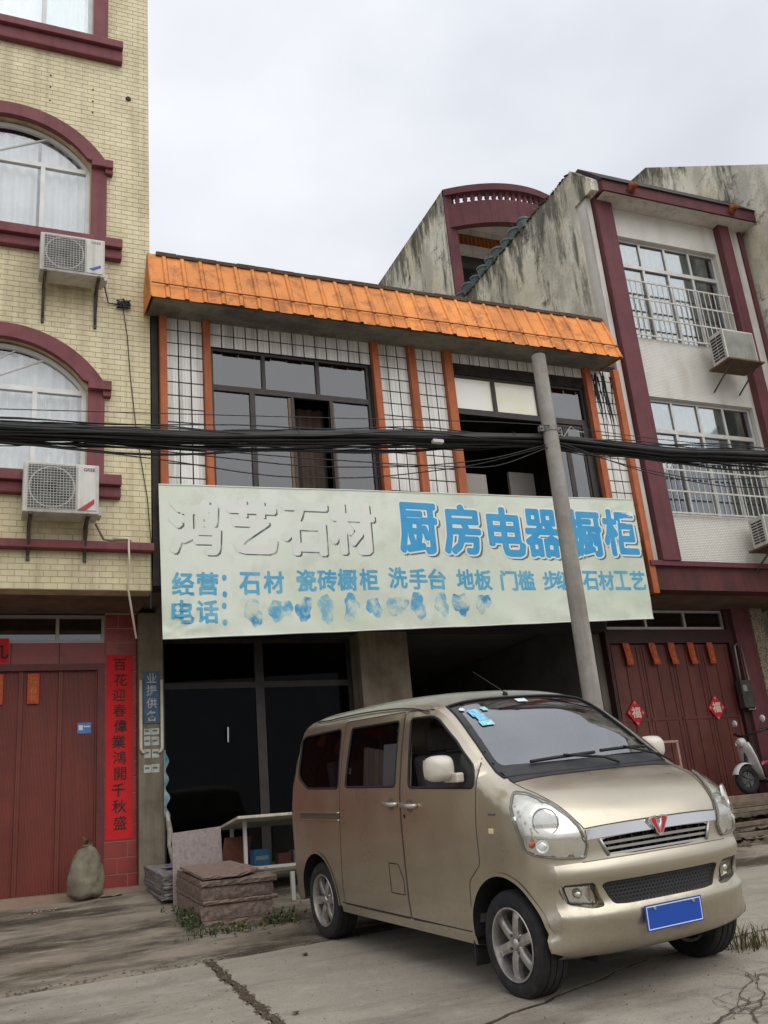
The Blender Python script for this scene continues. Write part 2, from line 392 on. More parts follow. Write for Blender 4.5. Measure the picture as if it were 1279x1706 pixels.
# ------------------------------------------------------------------ left house: cream strip tiles, maroon window surrounds
MAROON = lambda: pm('maroon_render', srgb(128, 72, 76), srgb(112, 60, 66), scale=3, rough=.7, bump=.12, bscale=70, streak=srgb(84, 50, 52), sfac=.55)
def arc(cx, z0, half, rise, n=20, x_from=None):
    r = (half*half+rise*rise)/(2*rise); a = math.asin(half/r); zc = z0+rise-r
    return [(cx+r*math.sin(t), zc+r*math.cos(t)) for t in np.linspace(a, -a, n)]
def curtain(x0, x1, z0, z1, y, amp, wl, ph=0.0, nz=3, arch=None):
    def fn(a, b):
        x = x0+(x1-x0)*a; top = z1 if arch is None else min(z1, arch(x))
        return (x, y+amp*math.sin(x/wl*2*PI+ph+.5*math.sin(x*7))*(1-.3*b), z0+(top-z0)*b)
    return MB().grid(fn, max(8, int((x1-x0)/wl*8)), nz)
def ac_unit(name, label, x0, x1, y0, y1, z0, z1, fan=True, group=None):
    """outdoor unit facing the street; y0 is its front"""
    w, h = x1-x0, z1-z0
    case = pm('ac_case', srgb(205, 203, 196), srgb(186, 184, 176), scale=3, rough=.45, streak=srgb(120, 112, 100), sfac=.5)
    dk = pm('ac_dark', (.03, .03, .032), rough=.6); wire = pm('ac_wire', srgb(190, 188, 180), rough=.4); steel = pm('bracket_steel', srgb(84, 78, 74), srgb(66, 56, 50), scale=12, rough=.7)
    t = thing(name, label, 'air conditioner', ((x0+x1)/2, (y0+y1)/2, z0), group)
    MB().box(x0, x1, y0, y1, z0, z1).build('casing', case, t, bevel=.012)
    xf = x0+w*.06; xe = x0+w*.69
    gd = MB().box(xf, xe, y0-.006, y0-.002, z0+h*.07, z1-h*.05).build('fan_recess', pm('ac_grille_back', (.10, .10, .10), (.16, .155, .15), rough=.7, scale=9), t)
    cx, cz = (xf+xe)/2, z0+h*.5; R = min((xe-xf)/2, h*.44)*.98
    MB().lathe([(R, .004), (R*.97, .014), (R*.93, .014), (R*.92, .004)], (cx, y0-.004, cz), 'y', 40).build('fan_ring', wire, t, recalc=True)
    MB().lathe([(0, .006), (R*.22, .006), (R*.24, .0)], (cx, y0-.006, cz), 'y', 20).build('fan_hub', dk, t, recalc=True)
    for k in range(3):
        a = k*2*PI/3+.4; mb = MB(); vs = []
        for j in range(7):
            q = a+j*.17
            vs += [(cx+R*.2*math.cos(q), y0-.007, cz+R*.2*math.sin(q)), (cx+R*.86*math.cos(q+.12), y0-.0075-.001*j, cz+R*.86*math.sin(q+.12))]
        mb.add(vs, [(2*j, 2*j+1, 2*j+3, 2*j+2) for j in range(6)]).build('fan_blade', pm('fan_blade_grey', (.07, .07, .07), rough=.6), t, recalc=True)
    wm = MB(); n = int((xe-xf)/.034)
    for i in range(n+1): x = xf+(xe-xf)*i/n; wm.box(x-.0022, x+.0022, y0-.026, y0-.022, z0+h*.06, z1-h*.04)
    n = int(h/.034)
    for i in range(n+1): z = z0+h*.06+(h*.90)*i/n; wm.box(xf, xe, y0-.030, y0-.026, z-.0022, z+.0022)
    stuff(wm.build('fan_guard', wire, t))
    MB().box(xe+w*.02, x1-w*.03, y0-.010, y0-.001, z0+h*.06, z1-h*.06).build('service_panel', case, t, bevel=.004)
    MB().box(x1, x1+.045, y0+.10, y1-.03, z0+.02, z0+h*.20).build('valve_cover', case, t, bevel=.01)
    return t, case, steel
def wall_bracket(t, x, y0, y1, z, drop, steel):
    mb = MB().box(x-.018, x+.018, y0-.02, y1+.10, z-.032, z-.002).box(x-.018, x+.018, y1+.065, y1+.098, z-drop, z-.03)
    mb.build('bracket', steel, t)
    MB().tube([(x, y0+.06, z-.03), (x, y1+.08, z-drop+.04)], .011, 6).build('bracket_brace', steel, t)
def build_left():
    cream = pm('cream_tile', srgb(216, 205, 168), srgb(206, 194, 154), scale=1.7, rough=.42, vary=.08, streak=srgb(150, 134, 102), sfac=.55, svec=(5, 5, .35), spots=srgb(150, 132, 96), spscale=1.2, spfac=.20, spec=.5)
    grout = pm('cream_grout', srgb(198, 184, 147), srgb(172, 157, 122), scale=4, rough=.9, streak=srgb(112, 98, 76), sfac=.5)
    maroon = MAROON()
    white = pm('white_frame', srgb(222, 222, 220), srgb(206, 205, 202), scale=5, rough=.35)
    pane = glass('house_glass', (.93, .95, .95), .05, power=1.1)
    cur = pm('net_curtain', srgb(236, 234, 234), srgb(220, 218, 222), scale=3.0, rough=.9)
    cur2 = pm('teal_net_curtain', srgb(212, 226, 222), srgb(196, 212, 208), scale=4, rough=.9)
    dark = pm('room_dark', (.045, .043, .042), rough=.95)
    X0, X1, F = -3.4, 1.79, 11.0
    t = thing('apartment_house', 'tall cream tiled house with maroon arched window surrounds and red gate', 'house', (-.8, 15, 0))
    d = 3.33
    def win_arch(k, grow=0.0):
        s = 4.60+d*k; sp = 5.80+d*k
        return [(-1.02-grow, s), (1.02+grow, s)]+arc(0, sp, 1.02+grow, .60+grow, 22)
    rect = [(-1.02, 11.27), (1.02, 11.27), (1.02, 13.0), (-1.02, 13.0)]
    holes = [win_arch(0), win_arch(1), rect]
    MB().prism_xz([(X0, 3.24), (X1, 3.24), (X1, 14.6), (X0, 14.6)], F, F+.24, holes).build('wall', grout, t)
    plain = pm('cream_render', srgb(186, 170, 128), srgb(160, 146, 112), scale=1.5, rough=.9, streak=srgb(110, 98, 78), sfac=.6)
    MB().box(X1-.24, X1, F+.24, 20, 3.40, 14.6).box(X1-.24, X1, 12.4, 20, -.3, 3.40).box(X0, X1-.24, 19.8, 20, -.3, 14.6).box(X0, X0+.24, F+.24, 19.8, -.3, 14.6).build('side_wall', plain, t)
    MB().box(X0, X1, F-.05, 20, 14.6, 14.85).build('roof', plain, t)
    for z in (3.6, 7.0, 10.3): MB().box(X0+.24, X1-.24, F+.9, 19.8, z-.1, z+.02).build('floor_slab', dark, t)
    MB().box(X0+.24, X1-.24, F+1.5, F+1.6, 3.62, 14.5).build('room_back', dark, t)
    # ---- strip tiles in running bond
    tw, th, px, pz = .1492, .0695, .153, .0735
    def covered(x, z):
        for k in (0, 1):
            s = 4.60+d*k; sp = 5.89+d*k
            if abs(x) < 1.16 and s-.20 < z < sp: return True
            if z >= sp-.05 and inpoly((x, z), [(-1.14, sp-.06), (1.14, sp-.06)]+arc(0, sp, 1.14, .66, 20)): return True
        if abs(x) < 1.14 and z > 11.0: return True
        return 3.69 < z < 3.79
    tiles = []
    row = 0; z = 3.245
    while z+th < 14.55:
        x = X0+(px/2 if row % 2 else 0)
        while x < X1:
            a, b = x, min(x+tw, X1-.001)
            if b-a > .02 and a > -2.0 and not covered((a+b)/2, z+th/2): tiles.append((a, b, z))
            x += px
        if row % 2 and X0 < -2: pass
        z += pz; row += 1
    full = MB().add([(0,0,0),(tw,0,0),(tw,0,th),(0,0,th),(.003,-.005,.003),(tw-.003,-.005,.003),(tw-.003,-.005,th-.003),(.003,-.005,th-.003)],
                    [(0,1,5,4),(1,2,6,5),(2,3,7,6),(3,0,4,7),(4,5,6,7)]).mesh('tile')
    full.materials.append(cream)
    near = sorted([q for q in tiles if q[0] > -.05 and q[1]-q[0] > tw-.001 and q[2] < 12.2], key=lambda q: q[2])[:300]
    ns = set(near); off = t.location
    random.seed(5)
    for a, b, z in near:
        o = bpy.data.objects.new('tile', full); COL.objects.link(o); o.parent = t; o.location = (a-off.x, F-off.y-rnd(-.001, .001), z-off.z)
    mb = MB()
    for q in tiles:
        if q in ns: continue
        a, b, z = q
        mb.add([(a,F,z),(b,F,z),(b,F,z+th),(a,F,z+th),(a+.003,F-.005,z+.003),(b-.003,F-.005,z+.003),(b-.003,F-.005,z+th-.003),(a+.003,F-.005,z+th-.003)], [(0,1,5,4),(1,2,6,5),(2,3,7,6),(3,0,4,7),(4,5,6,7)])
    stuff(mb.build('tiling', cream, t))
    # ---- windows
    for k in (0, 1):
        s = 4.60+d*k; sp = 5.80+d*k; yf = F+.10
        # surround: arch band, jambs, imposts, sill
        band = [(1.22, sp+.08)]+arc(0, sp+.08, 1.22, .70, 26)[1:-1]+[(-1.22, sp+.08), (-1.02, sp+.08)]+arc(0, sp+.02, 1.02, .57, 26)[::-1][1:-1]+[(1.02, sp+.08)]
        su = MB().prism_xz(band, F-.07, F+.02).build('window_surround', maroon, t)
        for sx in (1, -1):
            MB().box(min(sx*1.03, sx*1.225), max(sx*1.03, sx*1.225), F-.045, F+.02, s-.02, sp-.02).build('jamb', maroon, su)
            MB().box(min(sx*1.025, sx*1.30), max(sx*1.025, sx*1.30), F-.12, F+.02, sp-.03, sp+.09).build('impost', maroon, su, bevel=.006)
            MB().box(min(sx*1.20, sx*1.30), max(sx*1.20, sx*1.30), F-.085, F+.02, sp-.105, sp-.03).build('impost_moulding', maroon, su, bevel=.006)
        MB().box(-1.42, 1.42, F-.16, F+.02, s-.10, s+.03).build('sill', maroon, su, bevel=.008)
        MB().box(-1.42, 1.42, F-.10, F+.02, s-.24, s-.10).build('sill_moulding', maroon, su, bevel=.02)
        # frame and panes
        ring_o = [(-1.02, s+.03), (1.02, s+.03)]+arc(0, sp, 1.02, .575, 24)
        ring_i = [(-.965, s+.085), (.965, s+.085)]+arc(0, sp+.0, .965, .525, 24)
        w = MB().prism_xz(ring_o, yf, yf+.06, [ring_i]).build('window', white, t)
        MB().box(-.965, .965, yf-.008, yf+.05, sp-.045, sp+.02).build('transom', white, w)
        for x in (-.40, .42): MB().box(x-.028, x+.028, yf-.006, yf+.05, s+.085, sp-.045).build('mullion', white, w)
        if k == 1: MB().tube([(-.35, yf+.02, sp+.01), (.53, yf+.02, sp+.47)], .014, 6).build('stay_bar', white, w)
        else:
            MB().tube([(-.25, yf+.02, sp+.01), (.55, yf+.02, sp+.43)], .014, 6).build('stay_bar', white, w)
            MB().tube([(-.35, yf+.02, sp+.15), (.18, yf+.02, sp+.50)], .010, 6).build('stay_bar', white, w)
        for a, b in ((-.965, -.43), (-.37, .39), (.45, .965)):
            MB().box(a, b, yf+.022, yf+.027, s+.085, sp-.045).build('pane', pane, w)
        ai = arc(0, sp+.0, .965, .525, 24)
        MB().prism_xz([(-.965, sp+.02), (.965, sp+.02)]+[p for p in ai if p[1] > sp+.02], yf+.022, yf+.027).build('pane', pane, w)
        top = lambda x: sp+.55*math.sqrt(max(0, 1-(x/1.0)**2))
        curtain(-.96, .36 if k else .98, s+.06, sp+.5, yf+.16, .035, .16, .4, 6, top).build('curtain', cur, w, smooth=True)
        if k: curtain(.40, .97, s+.06, sp+.5, yf+.15, .03, .13, 1.2, 6, top).build('curtain', cur, w, smooth=True)
        if k == 0:   # white bars behind the glass
            for z in (s+.45, s+.84, s+.12): MB().box(-.96, .96, yf+.075, yf+.087, z-.009, z+.009).build('grille_rail', white, w)
            for x in np.arange(-.90, .97, .145): MB().cyl((x, yf+.082, s+.07), (x, yf+.082, s+1.12), .0075, n=6).build('grille_bar', white, w)
    yf = F+.10; s = 11.27
    su = MB().box(1.03, 1.22, F-.045, F+.02, s, 13.0).box(-1.22, -1.03, F-.045, F+.02, s, 13.0).box(-1.22, 1.22, F-.06, F+.02, 13.0, 13.2).build('window_surround', maroon, t)
    MB().box(-1.42, 1.42, F-.16, F+.02, s-.10, s+.02).build('sill', maroon, su, bevel=.008); MB().box(-1.42, 1.42, F-.10, F+.02, s-.30, s-.10).build('sill_moulding', maroon, su, bevel=.02)
    w = MB().prism_xz([(-1.02, s+.02), (1.02, s+.02), (1.02, 13.0), (-1.02, 13.0)], yf, yf+.06, [[(-.96, s+.08), (.96, s+.08), (.96, 12.94), (-.96, 12.94)]]).build('window', white, t)
    for x in (-.40, .36): MB().box(x-.028, x+.028, yf-.006, yf+.05, s+.08, 12.94).build('mullion', white, w)
    for a, b in ((-.96, -.43), (-.37, .33), (.39, .96)): MB().box(a, b, yf+.022, yf+.027, s+.08, 12.94).build('pane', pane, w)
    curtain(-.95, .33, s+.05, 12.95, yf+.16, .03, .15, 0).build('curtain', cur, w, smooth=True); curtain(.36, .97, s+.05, 12.95, yf+.15, .03, .12, 1).build('curtain', cur2, w, smooth=True)
    # ---- ledge over the ground floor, soffit, recessed front
    MB().box(X0, X1+.01, F-.13, F+.01, 3.70, 3.795).build('ledge', maroon, t, bevel=.008)
    G = 12.1
    soff = pm('soffit_plaster', srgb(120, 98, 86), srgb(98, 80, 72), scale=2, rough=.9, spots=srgb(70, 58, 52), spscale=2.5, spfac=.5)
    MB().box(X0, X1, F+.24, G+.3, 3.24, 3.40).build('soffit', soff, t)
    redbase = pm('red_tile_joint', srgb(190, 140, 124), rough=.9)
    MB().box(1.385, 1.77, G, G+.3, -.2, 3.24).build('pier', redbase, t)
    redt = pm('red_tile', srgb(142, 50, 41), srgb(124, 43, 37), scale=3, rough=.4, vary=.12, spec=.5, spots=srgb(96, 34, 30), spscale=3, spfac=.3)
    random.seed(9); r = 0; z = -.05
    while z < 3.2:
        xs = [1.385, 1.545, 1.772] if r % 2 else [1.385, 1.665, 1.772]
        h = min(.175, 3.235-z-.004)
        for a, b in zip(xs[:-1], xs[1:]):
            MB().box(a+.004, b-.004, G-.010, G+.005, z+.004, z+h).build('red_tile', redt, t)
        z += .182; r += 1
    # lintel tiles and transom
    gb = pm('gate_lintel', srgb(104, 40, 38), srgb(84, 34, 32), scale=4, rough=.5)
    for k in range(6): MB().box(-1.9+k*.55, -1.9+k*.55+.543, G-.01, G+.2, 2.60, 2.86).build('lintel_tile', redt, t)
    alu = pm('grey_aluminium', srgb(150, 140, 132), rough=.4, metal=.6)
    tr = MB().prism_xz([(-1.9, 2.87), (1.385, 2.87), (1.385, 3.22), (-1.9, 3.22)], G+.03, G+.09, [[(-1.86, 2.91), (.80, 2.91), (.80, 3.18), (-1.86, 3.18)], [(.84, 2.91), (1.345, 2.91), (1.345, 3.18), (.84, 3.18)]]).build('transom_window', alu, t)
    for a, b in ((-1.86, .8), (.84, 1.345)): MB().box(a, b, G+.055, G+.06, 2.91, 3.18).build('pane', glass('dark_glass', (.16, .17, .18), .10), tr)
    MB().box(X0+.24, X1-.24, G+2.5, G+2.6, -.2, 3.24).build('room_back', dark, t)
    MB().box(X0+.24, -1.9, G, G+.3, -.2, 3.24).build('pier', plain, t)
    # gate
    gm = pm('gate_red_paint', srgb(116, 50, 38), srgb(102, 44, 34), scale=2.5, rough=.48, streak=srgb(78, 36, 32), sfac=.4, spec=.4)
    fr = MB().box(1.30, 1.385, G-.03, G+.1, -.02, 2.60).box(-1.9, -1.82, G-.03, G+.1, -.02, 2.60).box(-1.82, 1.30, G-.03, G+.1, 2.52, 2.60).build('gate_frame', gb, t)
    edges = [-1.82, -1.35, -.90, -.46, -.02, .42, .87, 1.30]
    for a, b in zip(edges[:-1], edges[1:]):
        mb = MB(); n = 14; w_ = (b-a-.012)/n; prof = []
        for i in range(n):
            x = a+.006+i*w_; prof += [(x, 0), (x+w_*.35, 0), (x+w_*.5, .004), (x+w_*.85, .004)]
        prof.append((b-.006, 0)); k = len(prof)
        mb.add([(x, G+.03+y, -.01) for x, y in prof]+[(x, G+.03+y, 2.52) for x, y in prof], [(i, i+1, k+i+1, k+i) for i in range(k-1)])
        p = mb.build('gate_leaf', gm, t)
        MB().box(a+.001, a+.022, G+.008, G+.05, -.01, 2.52).box(b-.022, b-.001, G+.008, G+.05, -.01, 2.52).build('gate_stile', gm, p)
    MB().box(-3.4, 1.9, 11.55, 14, -.3, -.012).build('threshold', pm('threshold_concrete', srgb(150, 128, 110), srgb(122, 102, 86), scale=2, rough=.9, bump=.3), t)
    # holes and fixings on the wall
    for x, z in ((.47, 10.55), (.47, 10.35), (.47, 10.12), (1.03, 10.45), (1.03, 10.25), (1.03, 10.06)): MB().cyl((x, F-.012, z), (x, F-.004, z), .012, n=8).build('fixing_hole', dark, t)
    MB().lathe([(0, .016), (.035, .014), (.04, .0)], (1.51, F-.006, 10.42), 'y', 14).build('vent_hole', dark, t)
    # ---- air conditioners
    a1, case, steel = ac_unit('air_conditioner', 'large white air conditioner outdoor unit below the lower arched window', .31, 1.13, F-.42, F-.10, 4.02, 4.62)
    for x in (.40, 1.02): wall_bracket(a1, x, F-.42, F-.10, 4.02, .45, steel)
    redl = pm('label_red', srgb(170, 50, 62), rough=.5)
    st = MB().prism_xz([(.90, 4.06), (1.08, 4.20), (1.08, 4.14), (.99, 4.06)], F-.4345, F-.432); st.build('energy_stripe', redl, a1)
    def sign(parent, txt, cx, cz, size, y, mat, name='lettering', offset=.0, sx=1.0, res=2):
        vs, fs = text_mesh(txt, size, offset, res)
        mb = MB().add([(cx+x*sx, y, cz+z) for x, z in vs], fs); return mb.build(name, mat, parent)
    sign(a1, 'GREE', 1.02, 4.555, .055, F-.4335, pm('ac_logo', (.09, .10, .11), rough=.5), offset=.001)
    a2, case, steel = ac_unit('air_conditioner', 'white air conditioner outdoor unit below the upper arched window of the cream house', .40, 1.17, F-.40, F-.10, 7.18, 7.72)
    for x in (.47, 1.10): wall_bracket(a2, x, F-.40, F-.10, 7.18, .52, steel)
    sign(a2, 'GREE', 1.06, 7.66, .05, F-.4135, pm('ac_logo2', (.12, .22, .2), rough=.5))
    MB().prism_xz([(.98, 7.27), (1.12, 7.34), (1.12, 7.30), (1.03, 7.25)], F-.4125, F-.411).build('brand_scribble', pm('label_blue', srgb(70, 80, 160), rough=.5), a2)
    # pipes and wires on the wall
    grey = pm('hose_grey', srgb(120, 112, 104), rough=.6); ivory = pm('pvc_ivory', srgb(206, 196, 178), srgb(186, 174, 154), scale=5, rough=.5); blk = pm('cable_black', (.012, .012, .013), rough=.5)
    tag(MB().tube([(1.12, F-.2, 3.98), (1.22, F-.12, 3.82), (1.36, F-.035, 3.83)], .014, 6).build('drain_hose', grey, smooth=True), 'grey insulated hose running from the lower air conditioner to the wall', 'hose')
    tag(MB().tube([(1.34, F-.03, 3.86), (1.50, F-.03, 3.87), (1.55, F-.03, 3.85)], .018, 6).build('pipe_clip', ivory, smooth=True), 'short ivory pipe clip on the wall above the ledge', 'pipe')
    tag(MB().tube([(1.52, F-.04, 3.86), (1.50, F-.16, 3.75), (1.51, F-.16, 3.50), (1.50, F-.10, 3.25), (1.60, F-.05, 2.66)], .013, 6).build('drain_hose', ivory, smooth=True), 'thin ivory drain hose hanging over the ledge beside the banner', 'hose')
    tag(MB().tube([(1.20, F-.15, 7.2), (1.26, F-.03, 7.05), (1.42, F-.02, 7.05)], .010, 5).build('drain_hose', blk, smooth=True), 'black hose behind the upper air conditioner of the cream house', 'hose')
    pts = [(1.44, F-.02, 7.05), (1.50, F-.02, 6.6), (1.54, F-.02, 6.0), (1.62, F-.02, 5.2), (1.74, F-.02, 4.4), (1.78, F-.04, 3.8), (1.76, F-.1, 3.0)]
    tag(MB().tube(pts, .006, 5).build('wall_wire', blk), 'thin black wire dropping down the cream tiled wall', 'wire')
    b = MB()
    random.seed(4)
    for _ in range(14):
        p = Vector((1.45, F-.03, 7.06)); q = [p+Vector((rnd(-.09, .09), rnd(-.03, 0), rnd(-.07, .07))) for _ in range(5)]; b.tube(q, .008, 4)
    tag(b.build('wire_tangle', blk), 'dark tangle of wires at a hole in the cream wall', 'wires')
    # ---- papers at the gate
    paper = pm('red_paper', srgb(206, 20, 24), srgb(190, 16, 22), scale=4, rough=.7); ink = pm('ink_black', (.01, .009, .008), rough=.6); gold = pm('gold_print', srgb(205, 140, 50), srgb(170, 100, 40), scale=60, rough=.5)
    cp = MB().grid(lambda a, b: (1.405+.315*a, G-.016-.004*math.sin(b*19)*math.sin(a*3.1), .515+2.19*b), 6, 60).build('door_couplet', paper)
    tag(cp, 'long red paper couplet with black brush characters beside the gate', 'couplet')
    for i, ch in enumerate('百花迎春偉業鴻開千秋盛'): sign(cp, ch, 1.565+.012*math.sin(i*2.1), 2.58-.188*i, .165, G-.0225, ink, 'brush_character', .001)
    lp = MB().grid(lambda a, b: (-.45+.72*a, G-.014-.003*math.sin(a*12), 2.62+.30*b), 12, 3).build('lintel_paper', paper)
    tag(lp, 'red paper strip with black characters above the left gate', 'paper'); sign(lp, '九', .15, 2.78, .24, G-.0205, ink, 'brush_character', .003)
    for i, x in enumerate((.16, .56)):
        tg = MB().grid(lambda a, b: (x-.065+.13*a, G-.008-.006*math.sin(b*5), 2.13+.36*b), 3, 6).build('paper_tag', pm('tag_orange', srgb(176, 50, 28), srgb(190, 84, 34), scale=26, rough=.6))
        tag(tg, ('gold and red luck paper tag on the left gate at the photo edge', 'gold and red luck paper tag on the left gate, second from the edge')[i], 'paper tag', 'luck tags on the left gate')
        sign(tg, '福', x, 2.40, .10, G-.017, gold, 'gold_character'); sign(tg, '春', x, 2.29, .10, G-.017, gold, 'gold_character'); sign(tg, '喜', x, 2.19, .08, G-.017, gold, 'gold_character')
    sk = MB().box(1.075, 1.235, G+.024, G+.029, 1.76, 1.89).build('gate_sticker', pm('sticker_blue2', srgb(60, 110, 180), srgb(90, 130, 185), scale=40, rough=.5)); tag(sk, 'small blue sticker on the left red gate', 'sticker')
    MB().box(1.09, 1.14, G+.0215, G+.0238, 1.80, 1.86).build('sticker_mark', white, sk); MB().box(1.15, 1.225, G+.0215, G+.0238, 1.835, 1.85).build('sticker_line', white, sk)
    return sign
sign_text = build_left()
# ------------------------------------------------------------------ middle house: white tiles, orange strips, orange metal canopy, dark shop
def build_central():
    F = 11.0
    orange = pm('orange_strip', srgb(188, 108, 66), srgb(166, 90, 56), scale=5, rough=.75, bump=.15, streak=srgb(96, 58, 42), sfac=.6)
    wt = pm('white_strip_tile', srgb(230, 228, 223), srgb(218, 216, 209), scale=2.2, rough=.4, vary=.07, streak=srgb(112, 106, 96), sfac=.62, svec=(14, 14, .5), spec=.5)
    joint = pm('black_joint', srgb(52, 48, 44), srgb(34, 31, 29), scale=6, rough=.95)
    conc = pm('canopy_concrete', srgb(138, 136, 126), srgb(112, 110, 102), scale=2, rough=.95, streak=srgb(76, 74, 68), sfac=.5, spots=srgb(84, 82, 76), spscale=2, spfac=.5)
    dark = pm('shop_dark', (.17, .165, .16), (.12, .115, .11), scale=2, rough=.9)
    frame = pm('bronze_frame', (.030, .026, .024), (.045, .038, .034), scale=8, rough=.45, metal=.3)
    gl = glass('smoked_glass', (.27, .27, .275), .07, power=.8, wave=.008)
    t = thing('shop_house', 'two storey shop house with white tiles, orange strips and orange metal canopy', 'house', (5.5, 15, 0))
    X0, X1 = 1.80, 9.13
    # wall with two big window openings
    w1 = [(2.57, 3.9), (4.83, 3.9), (4.83, 6.60), (2.57, 6.60)]; w2 = [(6.14, 3.9), (8.44, 3.9), (8.44, 6.62), (6.14, 6.62)]
    MB().prism_xz([(X0+.08, 3.30), (X1, 3.30), (X1, 7.05), (X0+.08, 7.05)], F, F+.22, [w1, w2]).build('wall', joint, t)
    plast = pm('grey_plaster', srgb(120, 112, 102), srgb(92, 86, 78), scale=1.5, rough=.95, streak=srgb(60, 56, 50), sfac=.6)
    MB().box(X0+.003, X0+.08, F-.02, F+.3, 3.3, 6.95).build('party_strip', pm('party_dark', srgb(66, 60, 54), srgb(44, 40, 37), scale=4, rough=.95), t)
    MB().box(X0+.005, X0+.20, F+.30, 20, 3.30, 6.95).box(X0+.005, X0+.20, 12.26, 20, -.3, 3.30).box(X1-.15, X1-.004, F+.22, 20, 3.30, 6.95).box(8.74, 8.87, 12.2, 20, -.3, 3.30).box(X0+.2, X1-.15, 19.8, 20, -.3, 6.95).build('side_wall', plast, t)
    MB().box(X0+.005, X1-.004, F+.0, 20, 7.06, 7.25).build('roof', plast, t)
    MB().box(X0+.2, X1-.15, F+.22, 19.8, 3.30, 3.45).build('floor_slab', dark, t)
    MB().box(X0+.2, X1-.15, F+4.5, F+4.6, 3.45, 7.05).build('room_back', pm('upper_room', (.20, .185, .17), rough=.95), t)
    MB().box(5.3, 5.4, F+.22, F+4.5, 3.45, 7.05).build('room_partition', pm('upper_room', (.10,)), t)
    # pale cupboards seen through the open right window
    pale = pm('pale_board2', srgb(168, 160, 152), rough=.8)
    MB().box(6.42, 6.80, F+.50, F+.56, 3.45, 5.25).build('leaning_board', pale, t); MB().box(7.45, 7.9, F+.9, F+.96, 3.45, 5.5).build('leaning_board', pale, t)
    # ---- white tile panels: every sheet is four narrow strips, black joints between
    random.seed(12)
    strips = {}
    def sheet(w, h):
        k = (round(w, 3), round(h, 3))
        if k not in strips:
            mb = MB(); n = 4; sw = w/n
            for i in range(n):
                a, b = i*sw+.0001, (i+1)*sw-.0001
                mb.add([(a,0,0),(b,0,0),(b,0,h),(a,0,h),(a+.0010,-.009,.002),(b-.0010,-.009,.002),(b-.0010,-.009,h-.002),(a+.0010,-.009,h-.002)], [(0,1,5,4),(1,2,6,5),(2,3,7,6),(3,0,4,7),(4,5,6,7)])
            me = mb.mesh('white_tile'); me.materials.append(wt); strips[k] = me
        return strips[k]
    off = t.location
    def panel(x0, x1, z0, z1, cols, ph, zref=6.965, y=F):
        w = (x1-x0)/cols
        z = zref
        while z-ph > z0-.001:
            if z <= z1+.001:
                for c in range(cols):
                    o = bpy.data.objects.new('white_tile', sheet(w-.015, ph-.015)); COL.objects.link(o); o.parent = t
                    o.location = (x0+c*w+.0075-off.x, y-off.y-rnd(0, .0015), z-ph+.0075-off.z); o.rotation_euler = (rnd(-.006, .006), rnd(-.004, .004), rnd(-.006, .006))
            z -= ph
    for x0, x1 in ((1.99, 2.47), (4.97, 5.44), (5.55, 6.01), (8.58, 9.02)): panel(x0, x1, 4.05, 6.97, 3, .189)
    panel(2.565, 4.865, 6.59, 6.97, 14, .186); panel(6.145, 8.465, 6.61, 6.97, 14, .178)
    for x0, x1 in ((1.90, 1.99), (2.47, 2.56), (4.87, 4.97), (5.44, 5.55), (6.01, 6.14), (8.47, 8.58), (9.02, 9.128)):
        MB().box(x0, x1, F-.09, F+.01, 3.30, 6.97).build('orange_strip', orange, t, bevel=.006)
    # soot and moss run on the right end
    soot = pm('soot_stain', (.012, .011, .010), (.03, .028, .024), scale=12, rough=1)
    random.seed(14)
    for _ in range(16):
        x = rnd(8.60, 9.0); zt = 6.95-rnd(0, .1); ln = rnd(.3, 1.7)*(1-abs(x-8.86)*1.4); mb = MB(); vs = []; n = 14
        for i in range(n+1):
            q = i/n; ww = rnd(.006, .022)*(1-q*.85); xx = x+.02*math.sin(q*6+x*40)
            vs += [(xx-ww, F-.0118-.001*i/n, zt-ln*q), (xx+ww, F-.0118-.001*i/n, zt-ln*q)]
        mb.add(vs, [(2*i, 2*i+1, 2*i+3, 2*i+2) for i in range(n)]).build('soot_streak', soot, t, recalc=True)
    # ---- windows
    y = F+.02
    def bars(lst, par): 
        for a in lst: MB().box(a[0], a[1], y, y+.06, a[2], a[3]).build('frame_bar', frame, par)
    W1 = MB().prism_xz(w1, y+.002, y+.062, [[(2.61, 3.94), (4.79, 3.94), (4.79, 6.56), (2.61, 6.56)]]).build('window', frame, t)
    bars([(2.61, 4.79, 5.98, 6.06), (3.27, 3.32, 6.06, 6.56), (4.04, 4.09, 6.06, 6.56), (3.09, 3.16, 3.94, 5.98), (3.66, 3.70, 3.94, 5.98), (4.21, 4.25, 3.94, 5.98)], W1)
    for a, b, c, d_ in ((2.61, 3.27, 6.06, 6.56), (3.32, 4.04, 6.06, 6.56), (4.09, 4.79, 6.06, 6.56), (2.61, 3.09, 3.94, 5.98), (3.16, 3.66, 3.94, 5.98), (4.25, 4.79, 3.94, 5.98)):
        mb = MB().box(a, b, y+.03, y+.035, c, d_); mb.build('pane', gl, W1)
    tan = pm('sash_tan', srgb(104, 84, 66), rough=.5, metal=.3)
    bars2 = ((3.62, 3.665), (4.24, 4.275))
    for a, b in bars2: MB().box(a, b, y+.012, y+.05, 3.94, 5.97).build('sash_stile', tan, W1)
    # grey blinds behind the panes
    bl = pm('grey_blind', srgb(136, 134, 134), srgb(116, 114, 116), scale=2, rough=.9)
    for a, b, c, d_ in ((2.60, 3.65, 3.9, 5.98), (4.24, 4.80, 3.9, 5.98)): MB().grid(lambda p, q: (a+(b-a)*p, y+.16+.012*math.sin(p*40), c+(d_-c)*q), 40, 2).build('blind', bl, W1, smooth=True)
